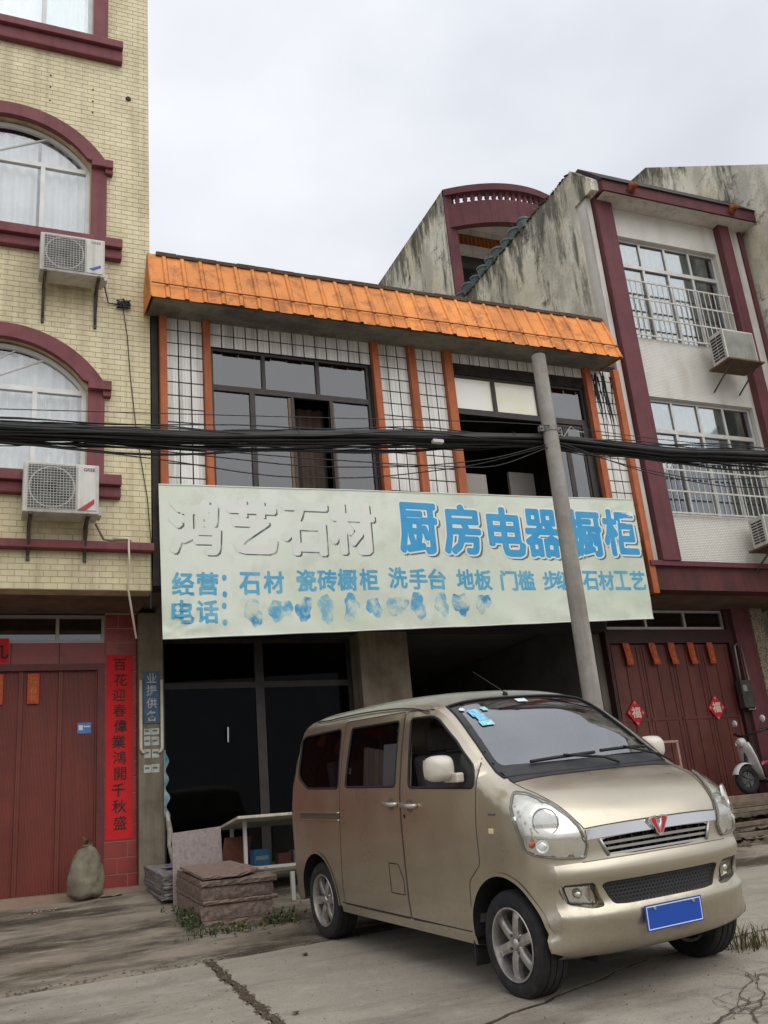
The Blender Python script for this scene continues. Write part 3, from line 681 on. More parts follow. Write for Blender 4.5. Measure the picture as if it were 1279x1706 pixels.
    curtain(3.68, 4.24, 3.9, 5.98, y+.34, .03, .14).build('curtain', pm('dim_gap_sheet', srgb(92, 76, 66), srgb(76, 62, 56), scale=4, rough=.95), W1, smooth=True)  # added brown sheet, its tone stands in for the dim room behind the gap
    W2 = MB().prism_xz(w2, y+.002, y+.062, [[(6.18, 3.94), (8.40, 3.94), (8.40, 6.58), (6.18, 6.58)]]).build('window', frame, t)
    bars([(6.18, 8.40, 5.98, 6.07), (6.81, 6.87, 6.07, 6.58), (7.57, 7.63, 6.07, 6.58), (8.33, 8.40, 3.94, 5.98)], W2)
    milky = pm('milky_pane', srgb(244, 243, 236), srgb(238, 234, 200), scale=1.6, rough=.12, spec=.6, split=(.45, .7))
    for a, b in ((6.18, 6.81), (6.87, 7.57)): MB().box(a, b, y+.03, y+.036, 6.07, 6.58).build('milky_pane', milky, W2)
    MB().box(7.63, 8.40, y+.03, y+.035, 6.07, 6.58).build('pane', gl, W2)
    for a, b in ((7.66, 8.02), (8.02, 8.33)):
        MB().prism_xz([(a, 3.95), (b, 3.95), (b, 5.97), (a, 5.97)], y+.02, y+.05, [[(a+.04, 4.0), (b-.04, 4.0), (b-.04, 5.92), (a+.04, 5.92)]]).build('sash', frame, W2)
        MB().box(a+.04, b-.04, y+.03, y+.035, 4.0, 5.92).build('pane', gl, W2)
    # ---- canopy: folded orange sheets on a concrete slab
    sheetm = pm('orange_sheet', srgb(232, 148, 68), srgb(218, 132, 56), scale=1.8, rough=.6, streak=srgb(172, 94, 46), sfac=.45, svec=(7, 7, .8), spots=srgb(122, 70, 42), spscale=4.5, spfac=.55, vary=.15)
    yb, zb, yt, zt = 10.40, 6.885, 10.70, 7.70; cx0, cx1 = 1.72, 8.82
    MB().prism_yz([(10.46, 6.90), (11.22, 6.97), (11.22, 7.05), (10.75, 7.62), (10.68, 7.62)], cx0+.03, cx1-.03).build('canopy_slab', conc, t, recalc=True)
    n = 30; w = (cx1-cx0)/n
    random.seed(15)
    for i in range(n):
        a = cx0+i*w; rows = []
        # profile across: flat pan with a raised rib at its right edge
        prof = [(0, 0), (w*.70, 0), (w*.77, .020), (w*.91, .020), (w*.985, .002)]
        nx, nz = (yb-yt), (zb-zt); ln = math.hypot(nx, nz); ny, nzz = -(zt-zb)/ln, (yt-yb)/ln      # outward normal in y,z
        mb = MB(); dy = rnd(-.006, .006); dz = rnd(-.012, .010)
        for f in (0, .26, 1.0):
            for x, h in prof:
                yy = yb+(yt-yb)*f; zz = zb+(zt-zb)*f
                k = h+.006+(.010 if f == .26 else 0)
                mb.v.append((a+x, yy+ny*k+dy*(1-f), zz+nzz*k+dz*(1-f)))
        m_ = len(prof); mb.f = [(r*m_+j, r*m_+j+1, (r+1)*m_+j+1, (r+1)*m_+j) for r in range(2) for j in range(m_-1)]
        s = mb.build('canopy_sheet', sheetm, t)
        # screw at the batten
        MB().cyl((a+w*.84, 10.40+.08, zb+.21), (a+w*.84, 10.40+.03, zb+.215), .012, n=6).build('screw', pm('rust', srgb(96, 62, 40), rough=.8), s)
    MB().tube([(cx0, 10.43, zb+.215), (cx1, 10.43, zb+.215)], .009, 5).build('batten', pm('batten_rust', srgb(134, 74, 40), rough=.8), t)
    # end plate and ridge capping
    MB().prism_yz([(yb-.005, zb), (11.0, 6.95), (11.0, 7.3), (yt+.03, zt), (yt-.02, zt)], cx0-.012, cx0-.002).build('canopy_end', sheetm, t, recalc=True)
    MB().prism_yz([(yb-.005, zb), (11.0, 6.95), (11.0, 7.3), (yt+.03, zt), (yt-.02, zt)], cx1+.002, cx1+.012).build('canopy_end', sheetm, t, recalc=True)
    ridge = pm('ridge_tile', srgb(92, 74, 58), srgb(70, 58, 48), scale=8, rough=.9)
    k = 26
    for i in range(k):
        a = cx0+.10+i*(cx1-cx0-.12)/k; b = a+(cx1-cx0-.12)/k-.006
        MB().prism_yz([(yt-.045, zt-.035), (yt+.12, zt-.02), (yt+.12, zt+.02), (yt-.045, zt+.012+rnd(0, .012))], a, b).build('ridge_tile', ridge, t, recalc=True)
        if i % 2 == 0: MB().lathe([(0, .055), (.022, .05), (.034, .03), (.034, 0)], (a+.1, yt+.06, zt+.012), 'z', 10).build('ridge_knob', pm('knob_grey', srgb(110, 104, 100), rough=.8), t, recalc=True)
    # ---- ground floor
    G = 12.0
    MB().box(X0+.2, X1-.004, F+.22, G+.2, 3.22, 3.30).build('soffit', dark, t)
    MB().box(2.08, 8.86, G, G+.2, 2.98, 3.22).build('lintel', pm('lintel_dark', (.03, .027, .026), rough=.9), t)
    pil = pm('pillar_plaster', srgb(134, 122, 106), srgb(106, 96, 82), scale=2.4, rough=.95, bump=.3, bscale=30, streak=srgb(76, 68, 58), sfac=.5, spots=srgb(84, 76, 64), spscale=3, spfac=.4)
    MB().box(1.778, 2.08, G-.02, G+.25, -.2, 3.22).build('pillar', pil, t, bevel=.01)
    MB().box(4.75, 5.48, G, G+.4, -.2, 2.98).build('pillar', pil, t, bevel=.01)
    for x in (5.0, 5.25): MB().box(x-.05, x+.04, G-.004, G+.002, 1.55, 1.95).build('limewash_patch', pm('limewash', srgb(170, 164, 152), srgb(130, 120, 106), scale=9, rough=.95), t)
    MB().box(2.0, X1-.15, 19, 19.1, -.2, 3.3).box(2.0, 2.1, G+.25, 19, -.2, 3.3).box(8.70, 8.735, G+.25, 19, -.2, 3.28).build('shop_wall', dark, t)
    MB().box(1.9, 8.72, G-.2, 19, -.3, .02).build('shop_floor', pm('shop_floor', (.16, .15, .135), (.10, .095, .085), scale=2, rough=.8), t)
    # dark glazed doors
    dg = glass('door_dark_glass', (.40, .40, .42), .004, power=.06)
    for a, b in ((2.10, 3.42), (3.42, 4.74)):
        dr = MB().prism_xz([(a, .02), (b, .02), (b, 2.96), (a, 2.96)], G+.35, G+.40, [[(a+.06, .10), (b-.06, .10), (b-.06, 2.30), (a+.06, 2.30)], [(a+.06, 2.38), (b-.06, 2.38), (b-.06, 2.90), (a+.06, 2.90)]]).build('shop_door', frame, t)
        MB().box(a+.06, b-.06, G+.37, G+.375, .10, 2.30).build('pane', dg, dr); MB().box(a+.06, b-.06, G+.37, G+.375, 2.38, 2.90).build('pane', dg, dr)
        if a < 3: MB().cyl((2.955, G+.31, 1.60), (2.96, G+.31, 1.79), .012, n=8).build('door_handle', pm('steel_handle', srgb(190, 190, 190), rough=.3, metal=.8), dr)
    for a, b in ():
        sd = MB().box(a+.02, b-.02, G+.45, G+.50, .02, 2.96).build('roller_shutter', pm('shutter_dark', (.024, .022, .021), (.016, .015, .015), scale=3, rough=.6), t)
        for q in range(24): MB().box(a+.02, b-.02, G+.438, G+.45, .06+q*.12, .06+q*.12+.10).build('shutter_slat', pm('shutter_dark', (0,)), sd)
    stock = pm('stock_grey', (.36, .34, .31), (.22, .20, .18), scale=4, rough=.8)
    for i, (x, w_, h_, y_) in enumerate(((5.7, .5, 1.7, 14.2), (6.35, .6, 1.2, 13.8), (7.1, .4, 2.0, 14.6), (7.7, .7, 1.4, 14.0))): MB().box(x, x+w_, y_, y_+.08, .02, .02+h_).build('stock_panel', stock, t)
    # ---- things on the pillar
    board = MB().box(1.835, 2.03, G-.035, G-.021, 1.83, 2.47).build('sign_board', pm('board_blue', srgb(64, 92, 122), srgb(52, 74, 98), scale=5, rough=.6, streak=srgb(92, 100, 100), sfac=.5))
    tag(board, 'narrow faded blue sign board on the pillar beside the shop door', 'sign')
    for i, ch in enumerate('业提供各'): sign_text(board, ch, 1.935, 2.385-.155*i, .135, G-.0365, pm('board_letter', srgb(176, 178, 170), srgb(140, 146, 146), scale=14, rough=.7), 'sign_character', .002)
    random.seed(17)
    ppr = pm('notice_paper', srgb(188, 190, 180), srgb(160, 164, 150), scale=12, rough=.8, vary=.12)
    for i, (z, h) in enumerate(((1.74, .09), (1.62, .11), (1.48, .12), (1.30, .11))):
        for j, (a, b) in enumerate(((1.84, 1.92), (1.93, 2.02))):
            p = MB().box(a+rnd(-.005, .005), b+rnd(-.005, .005), G-.026, G-.021, z-h/2, z+h/2-rnd(0, .02)).build('notice', ppr)
            tag(p, ('%s notice paper pasted on the pillar, %s row below the blue board' % (('left', 'right')[j], ('first', 'second', 'third', 'lowest')[i])), 'notice', 'notices on the pillar')
            MB().box(a+.012, b-.02, G-.028, G-.0262, z-.01, z+.012).build('print_line', pm('print_teal', srgb(70, 110, 110), rough=.7), p)
    iv = pm('pvc_ivory', (0,))
    for sx, x in ((1, 1.80), (-1, 2.055)):
        tag(MB().tube([(x+sx*.05, G-.03, 1.48), (x+sx*.02, G-.045, 1.49), (x, G-.045, 1.53), (x, G-.045, 2.36)], .020, 8).build('pvc_pipe', iv, smooth=True), 'ivory plastic conduit on the %s edge of the pillar with notices' % ('left', 'right')[sx < 0], 'pipe', 'conduits on the pillar')
    # torn blue strip hanging from the pillar edge
    tor = MB().grid(lambda a, b: (2.07+(.02+.055*(.5+.5*math.sin(b*23+1.3))*(1-b*.3))*a, G-.05-.03*math.sin(b*9)*a, .72+.78*b), 3, 22).build('torn_strip', pm('torn_blue', srgb(84, 122, 138), srgb(150, 160, 156), scale=8, rough=.7), smooth=True); tag(tor, 'torn blue plastic strip hanging at the shop door edge', 'strip')
    rag = MB().tube([(2.10, G-.06, .78), (2.13, G-.08, .55), (2.12, G-.06, .40), (2.16, G-.10, .22), (2.14, G-.06, .05)], [.02, .035, .022, .03, .02], 7).build('hanging_rag', pm('rag_white', srgb(170, 164, 152), srgb(130, 122, 110), scale=14, rough=.95), smooth=True); tag(rag, 'pale rag hanging down the shop door post', 'rag')
    return t
build_central()

# ------------------------------------------------------------------ the banner
def build_banner():
    TL, TR, BR, BL = (1.86, 4.55), (8.91, 4.74), (8.90, 2.91), (1.89, 2.64)
    Yb = 10.88
    def pos(a, b, lift=0.0):      # a along, b up
        x = (BL[0]+(BR[0]-BL[0])*a)*(1-b)+(TL[0]+(TR[0]-TL[0])*a)*b
        z = (BL[1]+(BR[1]-BL[1])*a)*(1-b)+(TL[1]+(TR[1]-TL[1])*a)*b
        if b < .5: z += -.03*math.sin(PI*a)*(1-2*b)*0+.055*math.sin(PI*min(1, a*1.0))*(1-2*b)*.0
        y = Yb+.012*math.sin(a*9+1)*math.sin(b*2.5)+.004*math.sin(a*23+b*3)
        d = math.hypot(a*7, b*1.9); ang = math.atan2(b*1.9, a*7+1e-6)
        y += .030*math.exp(-d*3.2)*math.sin(ang*16)                                  # folds gathered at the lower left corner
        d2 = math.hypot((1-a)*7, (1-b)*1.9); y += .005*math.exp(-d2*2)*math.sin(math.atan2((1-b)*1.9, (1-a)*7+1e-6)*12)
        y += .014*math.exp(-((b-.06)/.09)**2)*math.sin(a*46+6*b)
        return (x, y-lift, z)
    def inv(x, z):
        a = (x-1.875)/7.03
        for _ in range(6):
            zl = BL[1]+(BR[1]-BL[1])*a; zh = TL[1]+(TR[1]-TL[1])*a; b = (z-zl)/(zh-zl)
            x0 = BL[0]+(TL[0]-BL[0])*b; x1 = BR[0]+(TR[0]-BR[0])*b; a = (x-x0)/(x1-x0)
        return a, b
    cloth = pm('banner_vinyl', srgb(222, 227, 215), srgb(208, 218, 197), scale=.55, rough=.55, spots=srgb(176, 178, 164), spscale=1.8, spfac=.30, spec=.35, split=(.4, .62))
    t = tag(MB().grid(pos, 150, 44).build('shop_banner', cloth, smooth=True), 'long pale green vinyl banner with blue characters over the shop front', 'banner')
    MB().tube([pos(i/60, 1.0) for i in range(61)], .010, 5).build('hem', pm('hem_pale', srgb(214, 218, 206), rough=.6), t)
    MB().tube([pos(i/60, 0.0) for i in range(61)], .008, 5).build('hem', pm('hem_pale', (0,)), t)
    def put(ch, x, z, w, h, mat, name, bold=0.0, lift=.006, dx=0, dz=0, n=8):
        vs, fs = text_mesh(ch, 1.0, 0.0, 2)
        if not vs: return
        xs = [v[0] for v in vs]; zs = [v[1] for v in vs]; bw, bh = max(xs)-min(xs), max(zs)-min(zs)
        sx, sz = w/(.92 if bw < .5 else bw), h/(.92 if bh < .5 else bh)
        mb = MB()
        for k in range(n+1 if bold else 1):
            ox, oz = (0, 0) if k == 0 else (bold*math.cos(2*PI*k/n+.39), bold*math.sin(2*PI*k/n+.39))
            i0 = len(mb.v)
            for vx, vz in vs:
                a, b = inv(x+vx*sx+dx+ox, z+vz*sz+dz+oz); mb.v.append(pos(a, b, lift+k*.00007))
            mb.f += [tuple(i0+i for i in f) for f in fs]
        return mb.build(name, mat, t)
    blue = pm('print_blue', srgb(40, 150, 205), srgb(64, 160, 208), scale=2.5, rough=.5); blue2 = pm('print_blue_pale', srgb(70, 160, 200), srgb(110, 178, 204), scale=5, rough=.5)
    wht = pm('print_white', srgb(226, 230, 224), rough=.5); shd = pm('print_shadow', srgb(104, 112, 112), rough=.6); shd2 = pm('print_shadow_worn', srgb(80, 88, 88), srgb(160, 170, 156), scale=3.5, rough=.6, split=(.48, .62))
    ghost = pm('print_faded', srgb(224, 225, 218), srgb(214, 218, 207), scale=1.2, rough=.55)
    for ch, x, z in (('鸿', 2.29, 4.027), ('艺', 3.006, 4.058), ('石', 3.695, 4.055), ('材', 4.343, 4.083)):     # bleached out, only the drop shadow is left
        put(ch, x, z, .58, .66, shd2, 'drop_shadow', .029, .0018, .021, -.017); put(ch, x, z, .58, .66, ghost, 'bleached_character', .032, .0028)
    for ch, x, z in (('厨', 5.285, 4.131), ('房', 5.945, 4.142), ('电', 6.64, 4.136), ('器', 7.236, 4.143), ('橱', 7.95, 4.172), ('柜', 8.565, 4.197)):
        put(ch, x, z, .54, .68, shd, 'drop_shadow', .044, .0018, .030, -.022, 10); put(ch, x, z, .54, .68, wht, 'white_outline', .050, .0030, n=12); put(ch, x, z, .54, .68, blue, 'blue_character', .026, .0046)
    mid = [('经', 2.136, 3.306), ('营', 2.429, 3.311), ('：', 2.632, 3.285), ('石', 2.945, 3.321), ('材', 3.248, 3.342), ('瓷', 3.668, 3.373), ('砖', 3.946, 3.379), ('橱', 4.214, 3.392), ('柜', 4.51, 3.398), ('洗', 4.916, 3.431), ('手', 5.208, 3.421), ('台', 5.488, 3.427), ('地', 5.909, 3.435), ('板', 6.182, 3.432), ('门', 6.583, 3.432), ('槛', 6.859, 3.438), ('步', 7.257, 3.446), ('级', 7.475, 3.45), ('石', 7.919, 3.459), ('材', 8.187, 3.464), ('工', 8.459, 3.47), ('艺', 8.735, 3.475), ('电', 2.13, 2.963), ('话', 2.42, 2.965), ('：', 2.621, 2.937)]
    for ch, x, z in mid: put(ch, x, z, .25, .27, blue2, 'blue_character', .009, .0022, n=6)
    # the number line is washed out to illegible smears of blue
    random.seed(41)
    smear = [pm('ink_smear%d' % i, c, srgb(206, 217, 200), scale=6.5, rough=.55, split=(.42, .62)) for i, c in enumerate((srgb(62, 146, 190), srgb(92, 164, 198), srgb(128, 182, 200)))]
    for c in range(11):
        cx, cz = 2.98+c*.315+rnd(-.02, .02), 2.975+.040*(c*.315)+rnd(-.015, .015); rx, rz = rnd(.10, .15), rnd(.12, .17); ph = [rnd(0, 6) for _ in range(4)]
        def smudge(a, b):
            th = 2*PI*a; r = b*(1+.16*math.sin(2*th+ph[0])+.12*math.sin(3*th+ph[1])+.08*math.sin(5*th+ph[2])+.05*math.sin(9*th+ph[3]))
            return pos(*inv(cx+rx*r*math.cos(th), cz+rz*r*math.sin(th)), .0016)
        MB().grid(smudge, 36, 4).build('ink_smear', smear[min(2, int(abs(random.gauss(0, 1.3))))], t, smooth=True)
    return t
build_banner()
# ------------------------------------------------------------------ right house: white mosaic, maroon pilasters, set-back top floor; and its neighbour
def build_right():
    F = 11.0
    mar = pm('maroon_pilaster', srgb(110, 62, 66), srgb(96, 52, 58), scale=2.5, rough=.75, bump=.12, bscale=60, streak=srgb(70, 42, 44), sfac=.6)
    mos = mosaic_mat()
    def plaster(nm, top): return layered(nm, srgb(238, 234, 220), [(srgb(216, 208, 180), (.7, .7, .9), .40, .62, .9, 9, .62), (srgb(178, 175, 162), (1.1, 1.4, .6), .47, .58, .7, 10, .7), (srgb(70, 66, 58), (3.2, 2.4, .42), .54, .64, .8, 9, .72), (srgb(58, 55, 48), (1.3, 1.0, 1.3), .56, .64, .85, 12, .8), (srgb(236, 232, 216), (4, 4, 4), .60, .70, .7, 8, .7), (srgb(54, 52, 44), (14, 14, 9), .60, .70, .6, 7, .72)], rough=.97, bump=.9, bscale=9, wet_top=top)
    plast = plaster('weathered_plaster', 11.05); plast_b = plaster('weathered_plaster_upper', 14.05); plast_c = plaster('weathered_plaster_far', 13.4)
    alu = pm('house_aluminium', srgb(196, 194, 190), srgb(178, 176, 172), scale=6, rough=.4, metal=.3)
    bar = pm('security_bar', srgb(206, 206, 200), srgb(176, 172, 162), scale=10, rough=.5)
    gl = glass('right_glass', (.62, .66, .66), .10, power=1.2)
    cur = pm('teal_curtain', srgb(120, 150, 142), srgb(98, 128, 122), scale=3, rough=.9); cur3 = pm('grey_curtain', srgb(206, 204, 198), srgb(186, 184, 180), scale=3, rough=.9)
    dark = pm('room_dark', (0,)); wht = pm('white_render', srgb(214, 210, 204), srgb(198, 192, 184), scale=2, rough=.9, streak=srgb(130, 118, 104), sfac=.5)
    t = thing('row_house', 'three storey row house with maroon pilasters, white mosaic front and barred windows', 'house', (10.9, 15, 0))
    XL, XR = 9.14, 12.55
    a = [(9.61, 7.70), (11.86, 7.70), (11.86, 9.68), (9.61, 9.68)]; b = [(9.63, 4.58), (11.87, 4.58), (11.87, 6.62), (9.63, 6.62)]
    MB().prism_xz([(XL, 3.40), (XR, 3.40), (XR, 10.30), (XL, 10.30)], F, F+.22, [a, b]).build('wall', mos, t)
    # party wall with a level parapet, its front end sloping down to the fascia
    MB().prism_yz([(F+.22, 3.41), (12.31, 3.41), (12.31, -.3), (15.7, -.3), (15.7, 10.98), (11.18, 11.03), (10.70, 10.50), (10.72, 10.30), (F+.22, 10.30)], XL-.035, XL+.20).build('party_wall', plast, t, recalc=True)
    MB().prism_yz([(F+.22, -.3), (20, -.3), (20, 10.9), (11.18, 11.0), (10.74, 10.50), (F+.22, 10.30)], XR-.2, XR-.002).build('side_wall', plast, t, recalc=True)
    MB().prism_yz([(15.71, 7.0), (24, 7.0), (24, 14.0), (15.71, 14.02)], XL-.035, XL+.19).build('party_wall', plast_b, t, recalc=True)
    MB().box(XL+.2, XR-.2, F+.22, 20, 10.30, 10.42).build('roof_terrace', wht, t)
    MB().box(XL+.2, XR-.2, 23.8, 24, -.3, 14.0).build('rear_wall', plast, t)
    for z in (3.42, 6.9): MB().box(XL+.2, XR-.2, F+.22, 20, z, z+.12).build('floor_slab', dark, t)
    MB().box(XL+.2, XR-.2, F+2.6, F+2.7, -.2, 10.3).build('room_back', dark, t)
    # pilasters and white margins
    for x0, x1 in ((9.265, 9.60), (11.93, 12.17)): MB().box(x0, x1, F-.14, F+.01, 3.80, 10.32).build('pilaster', mar, t, bevel=.008)
    MB().box(9.142, 9.235, F-.05, F+.008, 3.80, 10.31).build('white_margin', wht, t); MB().box(12.18, 12.45, F-.03, F+.008, 3.80, 10.31).build('white_margin', wht, t)
    MB().box(12.46, 12.545, F-.06, F+.008, 3.80, 10.31).build('pilaster', mar, t)
    # fascia: sloped maroon hood over the top storey
    fas = pm('fascia_maroon', srgb(104, 58, 62), srgb(86, 48, 54), scale=1.8, rough=.8, bump=.2, bscale=40, streak=srgb(60, 38, 40), sfac=.6)
    MB().prism_yz([(10.60, 10.24), (F, 10.32), (F+.25, 10.33), (F+.25, 10.98), (11.14, 10.98), (10.60, 10.46)], XL+.12, XR+.38).build('fascia', fas, t, recalc=True)
    MB().prism_yz([(10.56, 10.45), (10.64, 10.45), (11.20, 11.0), (11.20, 11.06), (11.12, 11.06)], XL+.10, XR+.40).build('roof_edge', pm('roof_edge_dark', srgb(66, 54, 52), srgb(48, 42, 42), scale=4, rough=.9), t, recalc=True)
    MB().box(XL+.16, XR+.30, 10.64, F-.001, 10.235, 10.245).build('soffit', wht, t)
    for x in (9.85, 12.05):
        mb = MB().lathe([(0, .09), (.05, .085), (.075, .05), (.06, .0), (.085, -.05), (.04, -.09), (0, -.095)], (x, 10.585, 10.38), 'z', 10); mb.v = [(p[0]+.02*math.sin(p[2]*40), p[1], p[2]) for p in mb.v]
        q = mb.build('lion_spout', pm('spout_terracotta', srgb(150, 84, 48), srgb(110, 60, 38), scale=14, rough=.85), t, smooth=True, recalc=True)
        MB().cyl((x, 10.56, 10.36), (x-.03, 10.42, 10.33), .055, .042, 8).build('spout_muzzle', pm('spout_terracotta', (0,)), q, smooth=True)
    # ---- windows
    def win(z0, z1, zt, rails, label_mid):
        y = F+.08; x0, x1 = 9.62, 11.86
        w = MB().prism_xz([(x0, z0), (x1, z0), (x1, z1), (x0, z1)], y, y+.06, [[(x0+.05, z0+.05), (x1-.05, z0+.05), (x1-.05, z1-.05), (x0+.05, z1-.05)]]).build('window', alu, t)
        MB().box(x0+.05, x1-.05, y-.004, y+.05, zt-.035, zt+.035).build('transom', alu, w)
        xs = np.linspace(x0+.05, x1-.05, 5)
        for x in xs[1:-1]: MB().box(x-.022, x+.022, y+.002, y+.05, zt+.035, z1-.05).build('mullion', alu, w); MB().box(x-.024, x+.024, y+.002, y+.05, z0+.05, zt-.035).build('mullion', alu, w)
        for i in range(4):
            MB().box(xs[i]+.02, xs[i+1]-.02, y+.025, y+.03, zt+.035, z1-.05).build('pane', gl, w)
            if True: MB().box(xs[i]+.02, xs[i+1]-.02, y+.035, y+.04, z0+.05, zt-.035).build('pane', gl, w)
        for i, (c, m) in enumerate(((xs[0], cur if z0 < 6 else cur3), (xs[1]+.16, cur3), (xs[2]-.06, cur3), (xs[3], cur if z0 < 6 else cur3))):
            curtain(c, c+.52, z0+.03, z1-.03, y+.20, .03, .13, i).build('curtain', m, w, smooth=True)
        if z0 < 6: curtain(xs[0], xs[1]-.1, zt, z1-.03, y+.16, .02, .11, 2).build('curtain', cur, w, smooth=True)
        # bars
        zb = rails[-1]; y2 = F-.06
        for z in rails: MB().box(x0-.02, x1+.02, y2-.008, y2+.008, z-.013, z+.013).build('security_rail', bar, w)
        n = 20
        for i in range(n+1):
            x = x0+(x1-x0)*i/n; MB().cyl((x, y2, rails[0]), (x, y2, zb), .010, n=6).build('security_bar', bar, w)
        for x in (x0, x1):
            for z in (rails[0], zb): MB().box(x-.01, x+.01, y2, F+.02, z-.01, z+.01).build('bar_fixing', bar, w)
    win(7.70, 9.68, 9.15, [7.72, 8.06, 8.42, 8.76], 0)
    win(4.58, 6.62, 6.05, [4.60, 4.96, 5.32, 5.60], 1)
    # ---- ledge, beam, recess
    MB().box(XL-.10, XR, F-.12, F+.005, 3.72, 3.80).build('ledge', mar, t, bevel=.008)
    MB().box(XL-.10, XR, F-.06, F+.22, 3.36, 3.72).build('beam', pm('beam_maroon', srgb(96, 50, 50), srgb(74, 42, 42), scale=2, rough=.8, streak=srgb(50, 34, 32), sfac=.6), t)
    G = 12.1
    MB().box(XL+.005, XR, F+.22, G+.2, 3.36, 3.41).box(8.87, XL, F+.22, G+.2, 3.305, 3.36).build('soffit', pm('soffit_plaster', (0,)), t)
    MB().box(8.87, 14.5, 11.35, G+.5, -.2, .40).build('plinth', pm('plinth_concrete', srgb(142, 124, 106), srgb(112, 96, 82), scale=1.6, rough=.95, bump=.4, bscale=20, streak=srgb(82, 70, 60), sfac=.5), t, bevel=.01)
    # gate
    gm = pm('gate_rust_red', srgb(104, 48, 38), srgb(84, 40, 34), scale=1.3, rough=.55, streak=srgb(120, 66, 44), sfac=.6, svec=(6, 6, .8), spots=srgb(64, 34, 30), spscale=2, spfac=.5)
    gd = pm('gate_dark', srgb(62, 32, 32), srgb(50, 28, 28), scale=3, rough=.6)
    MB().box(8.875, 8.93, G-.04, G+.15, .40, 3.36).box(11.30, 11.42, G-.04, G+.15, .40, 3.36).box(8.93, 11.30, G-.04, G+.15, 2.80, 3.02).build('gate_frame', gd, t)
    for i in range(4):
        x0 = 8.935+i*.591; x1 = x0+.583
        lf = MB().box(x0, x1, G+.02, G+.05, .42, 2.79).build('gate_leaf', gm, t)
        for u in (.10, .50, .90): MB().box(x0+.583*u-.012, x0+.583*u+.012, G+.008, G+.0195, .44, 2.77).build('gate_rib', gm, lf)
        MB().box(x0+.01, x1-.01, G+.009, G+.0195, 1.60, 1.64).build('gate_rail', gm, lf)
    tw = MB().prism_xz([(8.93, 3.03), (11.30, 3.03), (11.30, 3.345), (8.93, 3.345)], G+.01, G+.07, [[(8.97+i*.78, 3.07), (8.97+i*.78+.74, 3.07), (8.97+i*.78+.74, 3.31), (8.97+i*.78, 3.31)] for i in range(3)]).build('transom_window', alu, t)
    for i in range(3): MB().box(8.97+i*.78, 8.97+i*.78+.74, G+.04, G+.045, 3.07, 3.31).build('pane', glass('dark_glass', (0,)), tw)
    MB().box(11.42, 11.80, G-.10, G+.2, .40, 3.36).build('pier', mar, t)
    peb = pm('pebble_dash', srgb(172, 160, 140), srgb(110, 98, 84), scale=38, rough=.9, bump=.7, bscale=55, split=(.42, .58))
    MB().box(11.80, 12.06, G-.12, G+.2, .40, 3.36).build('pebble_pier', peb, t)
    MB().box(12.06, 12.548, G, G+.1, .40, 1.2).build('pebble_wall', peb, t)
    # ---- set-back top floor with a bowed balcony roof and baluster rail
    Y0 = 15.7; bow = .62; cx = (XL+XR)/2; hw = (XR-XL)/2+.02
    yb = lambda x: Y0-bow*(1-((x-cx)/hw)**2)
    xs = np.linspace(XL-.03, XR, 25)
    def bowbox(z0, z1, out, th, name, mat):
        mb = MB(); n = len(xs)
        for x in xs: mb.v += [(x, yb(x)-out, z0), (x, yb(x)-out, z1), (x, yb(x)-out+th, z1), (x, yb(x)-out+th, z0)]
        mb.f = [(4*i+j, 4*i+(j+1) % 4, 4*i+4+(j+1) % 4, 4*i+4+j) for i in range(n-1) for j in range(4)]+[(0, 1, 2, 3), tuple(4*(n-1)+j for j in range(4))]
        return mb.build(name, mat, t, recalc=True)
    bowbox(13.02, 13.62, .0, .18, 'balcony_fascia', fas); bowbox(13.86, 14.03, .05, .26, 'balcony_coping', fas)
    mb = MB(); n = len(xs)
    for x in xs: mb.v += [(x, yb(x)+.10, 13.55), (x, 16.95, 13.69)]
    mb.f = [(2*i, 2*i+2, 2*i+3, 2*i+1) for i in range(n-1)]; mb.build('balcony_soffit', wht, t, recalc=True)
    MB().box(XL+.2, XR-.2, 16.96, 23.8, 13.7, 13.82).build('roof', plast, t)
    blm = MB().lathe([(.060, 0), (.060, .03), (.035, .05), (.062, .11), (.045, .17), (.035, .20), (.060, .215), (.060, .24)], (0, 0, 0), 'z', 10).mesh('baluster'); blm.materials.append(fas)
    blm.polygons.foreach_set('use_smooth', [True]*len(blm.polygons))
    for x in np.linspace(XL+.12, XR-.1, 22):
        o = bpy.data.objects.new('baluster', blm); COL.objects.link(o); o.parent = t; o.location = (x-10.9, yb(x)+.08-15, 13.62)
    MB().box(XL-.03, XL+.22, Y0-.04, Y0+.24, 10.42, 14.03).build('balcony_pillar', fas, t)
    MB().box(XL+.19, XR-.2, 16.38, 16.6, 13.52, 13.68).build('white_beam', wht, t)
    lat = pm('orange_lattice', srgb(156, 92, 44), srgb(120, 70, 38), scale=30, rough=.8, split=(.45, .55))
    MB().box(XL+.19, XR-.2, 16.42, 16.56, 13.19, 13.52).build('lattice_panel', lat, t)
    for i in range(28):
        x = XL+.22+i*.11; MB().box(x, x+.03, 16.40, 16.42, 13.21, 13.50).build('lattice_bar', pm('lattice_bar', srgb(176, 104, 48), rough=.8), t)
    MB().box(XL+.19, XR-.2, 16.36, 16.6, 13.05, 13.19).build('white_beam', wht, t)
    MB().box(XL+.19, XR-.2, 16.9, 17.0, 10.42, 13.7).build('terrace_wall', pm('terrace_grey', (.12, .115, .11), rough=.9), t)
    for x in (9.75, 10.9): MB().box(x, x+.9, 16.86, 16.9, 10.5, 12.9).build('terrace_door', pm('terrace_door_dark', (.03, .03, .03), rough=.4), t)
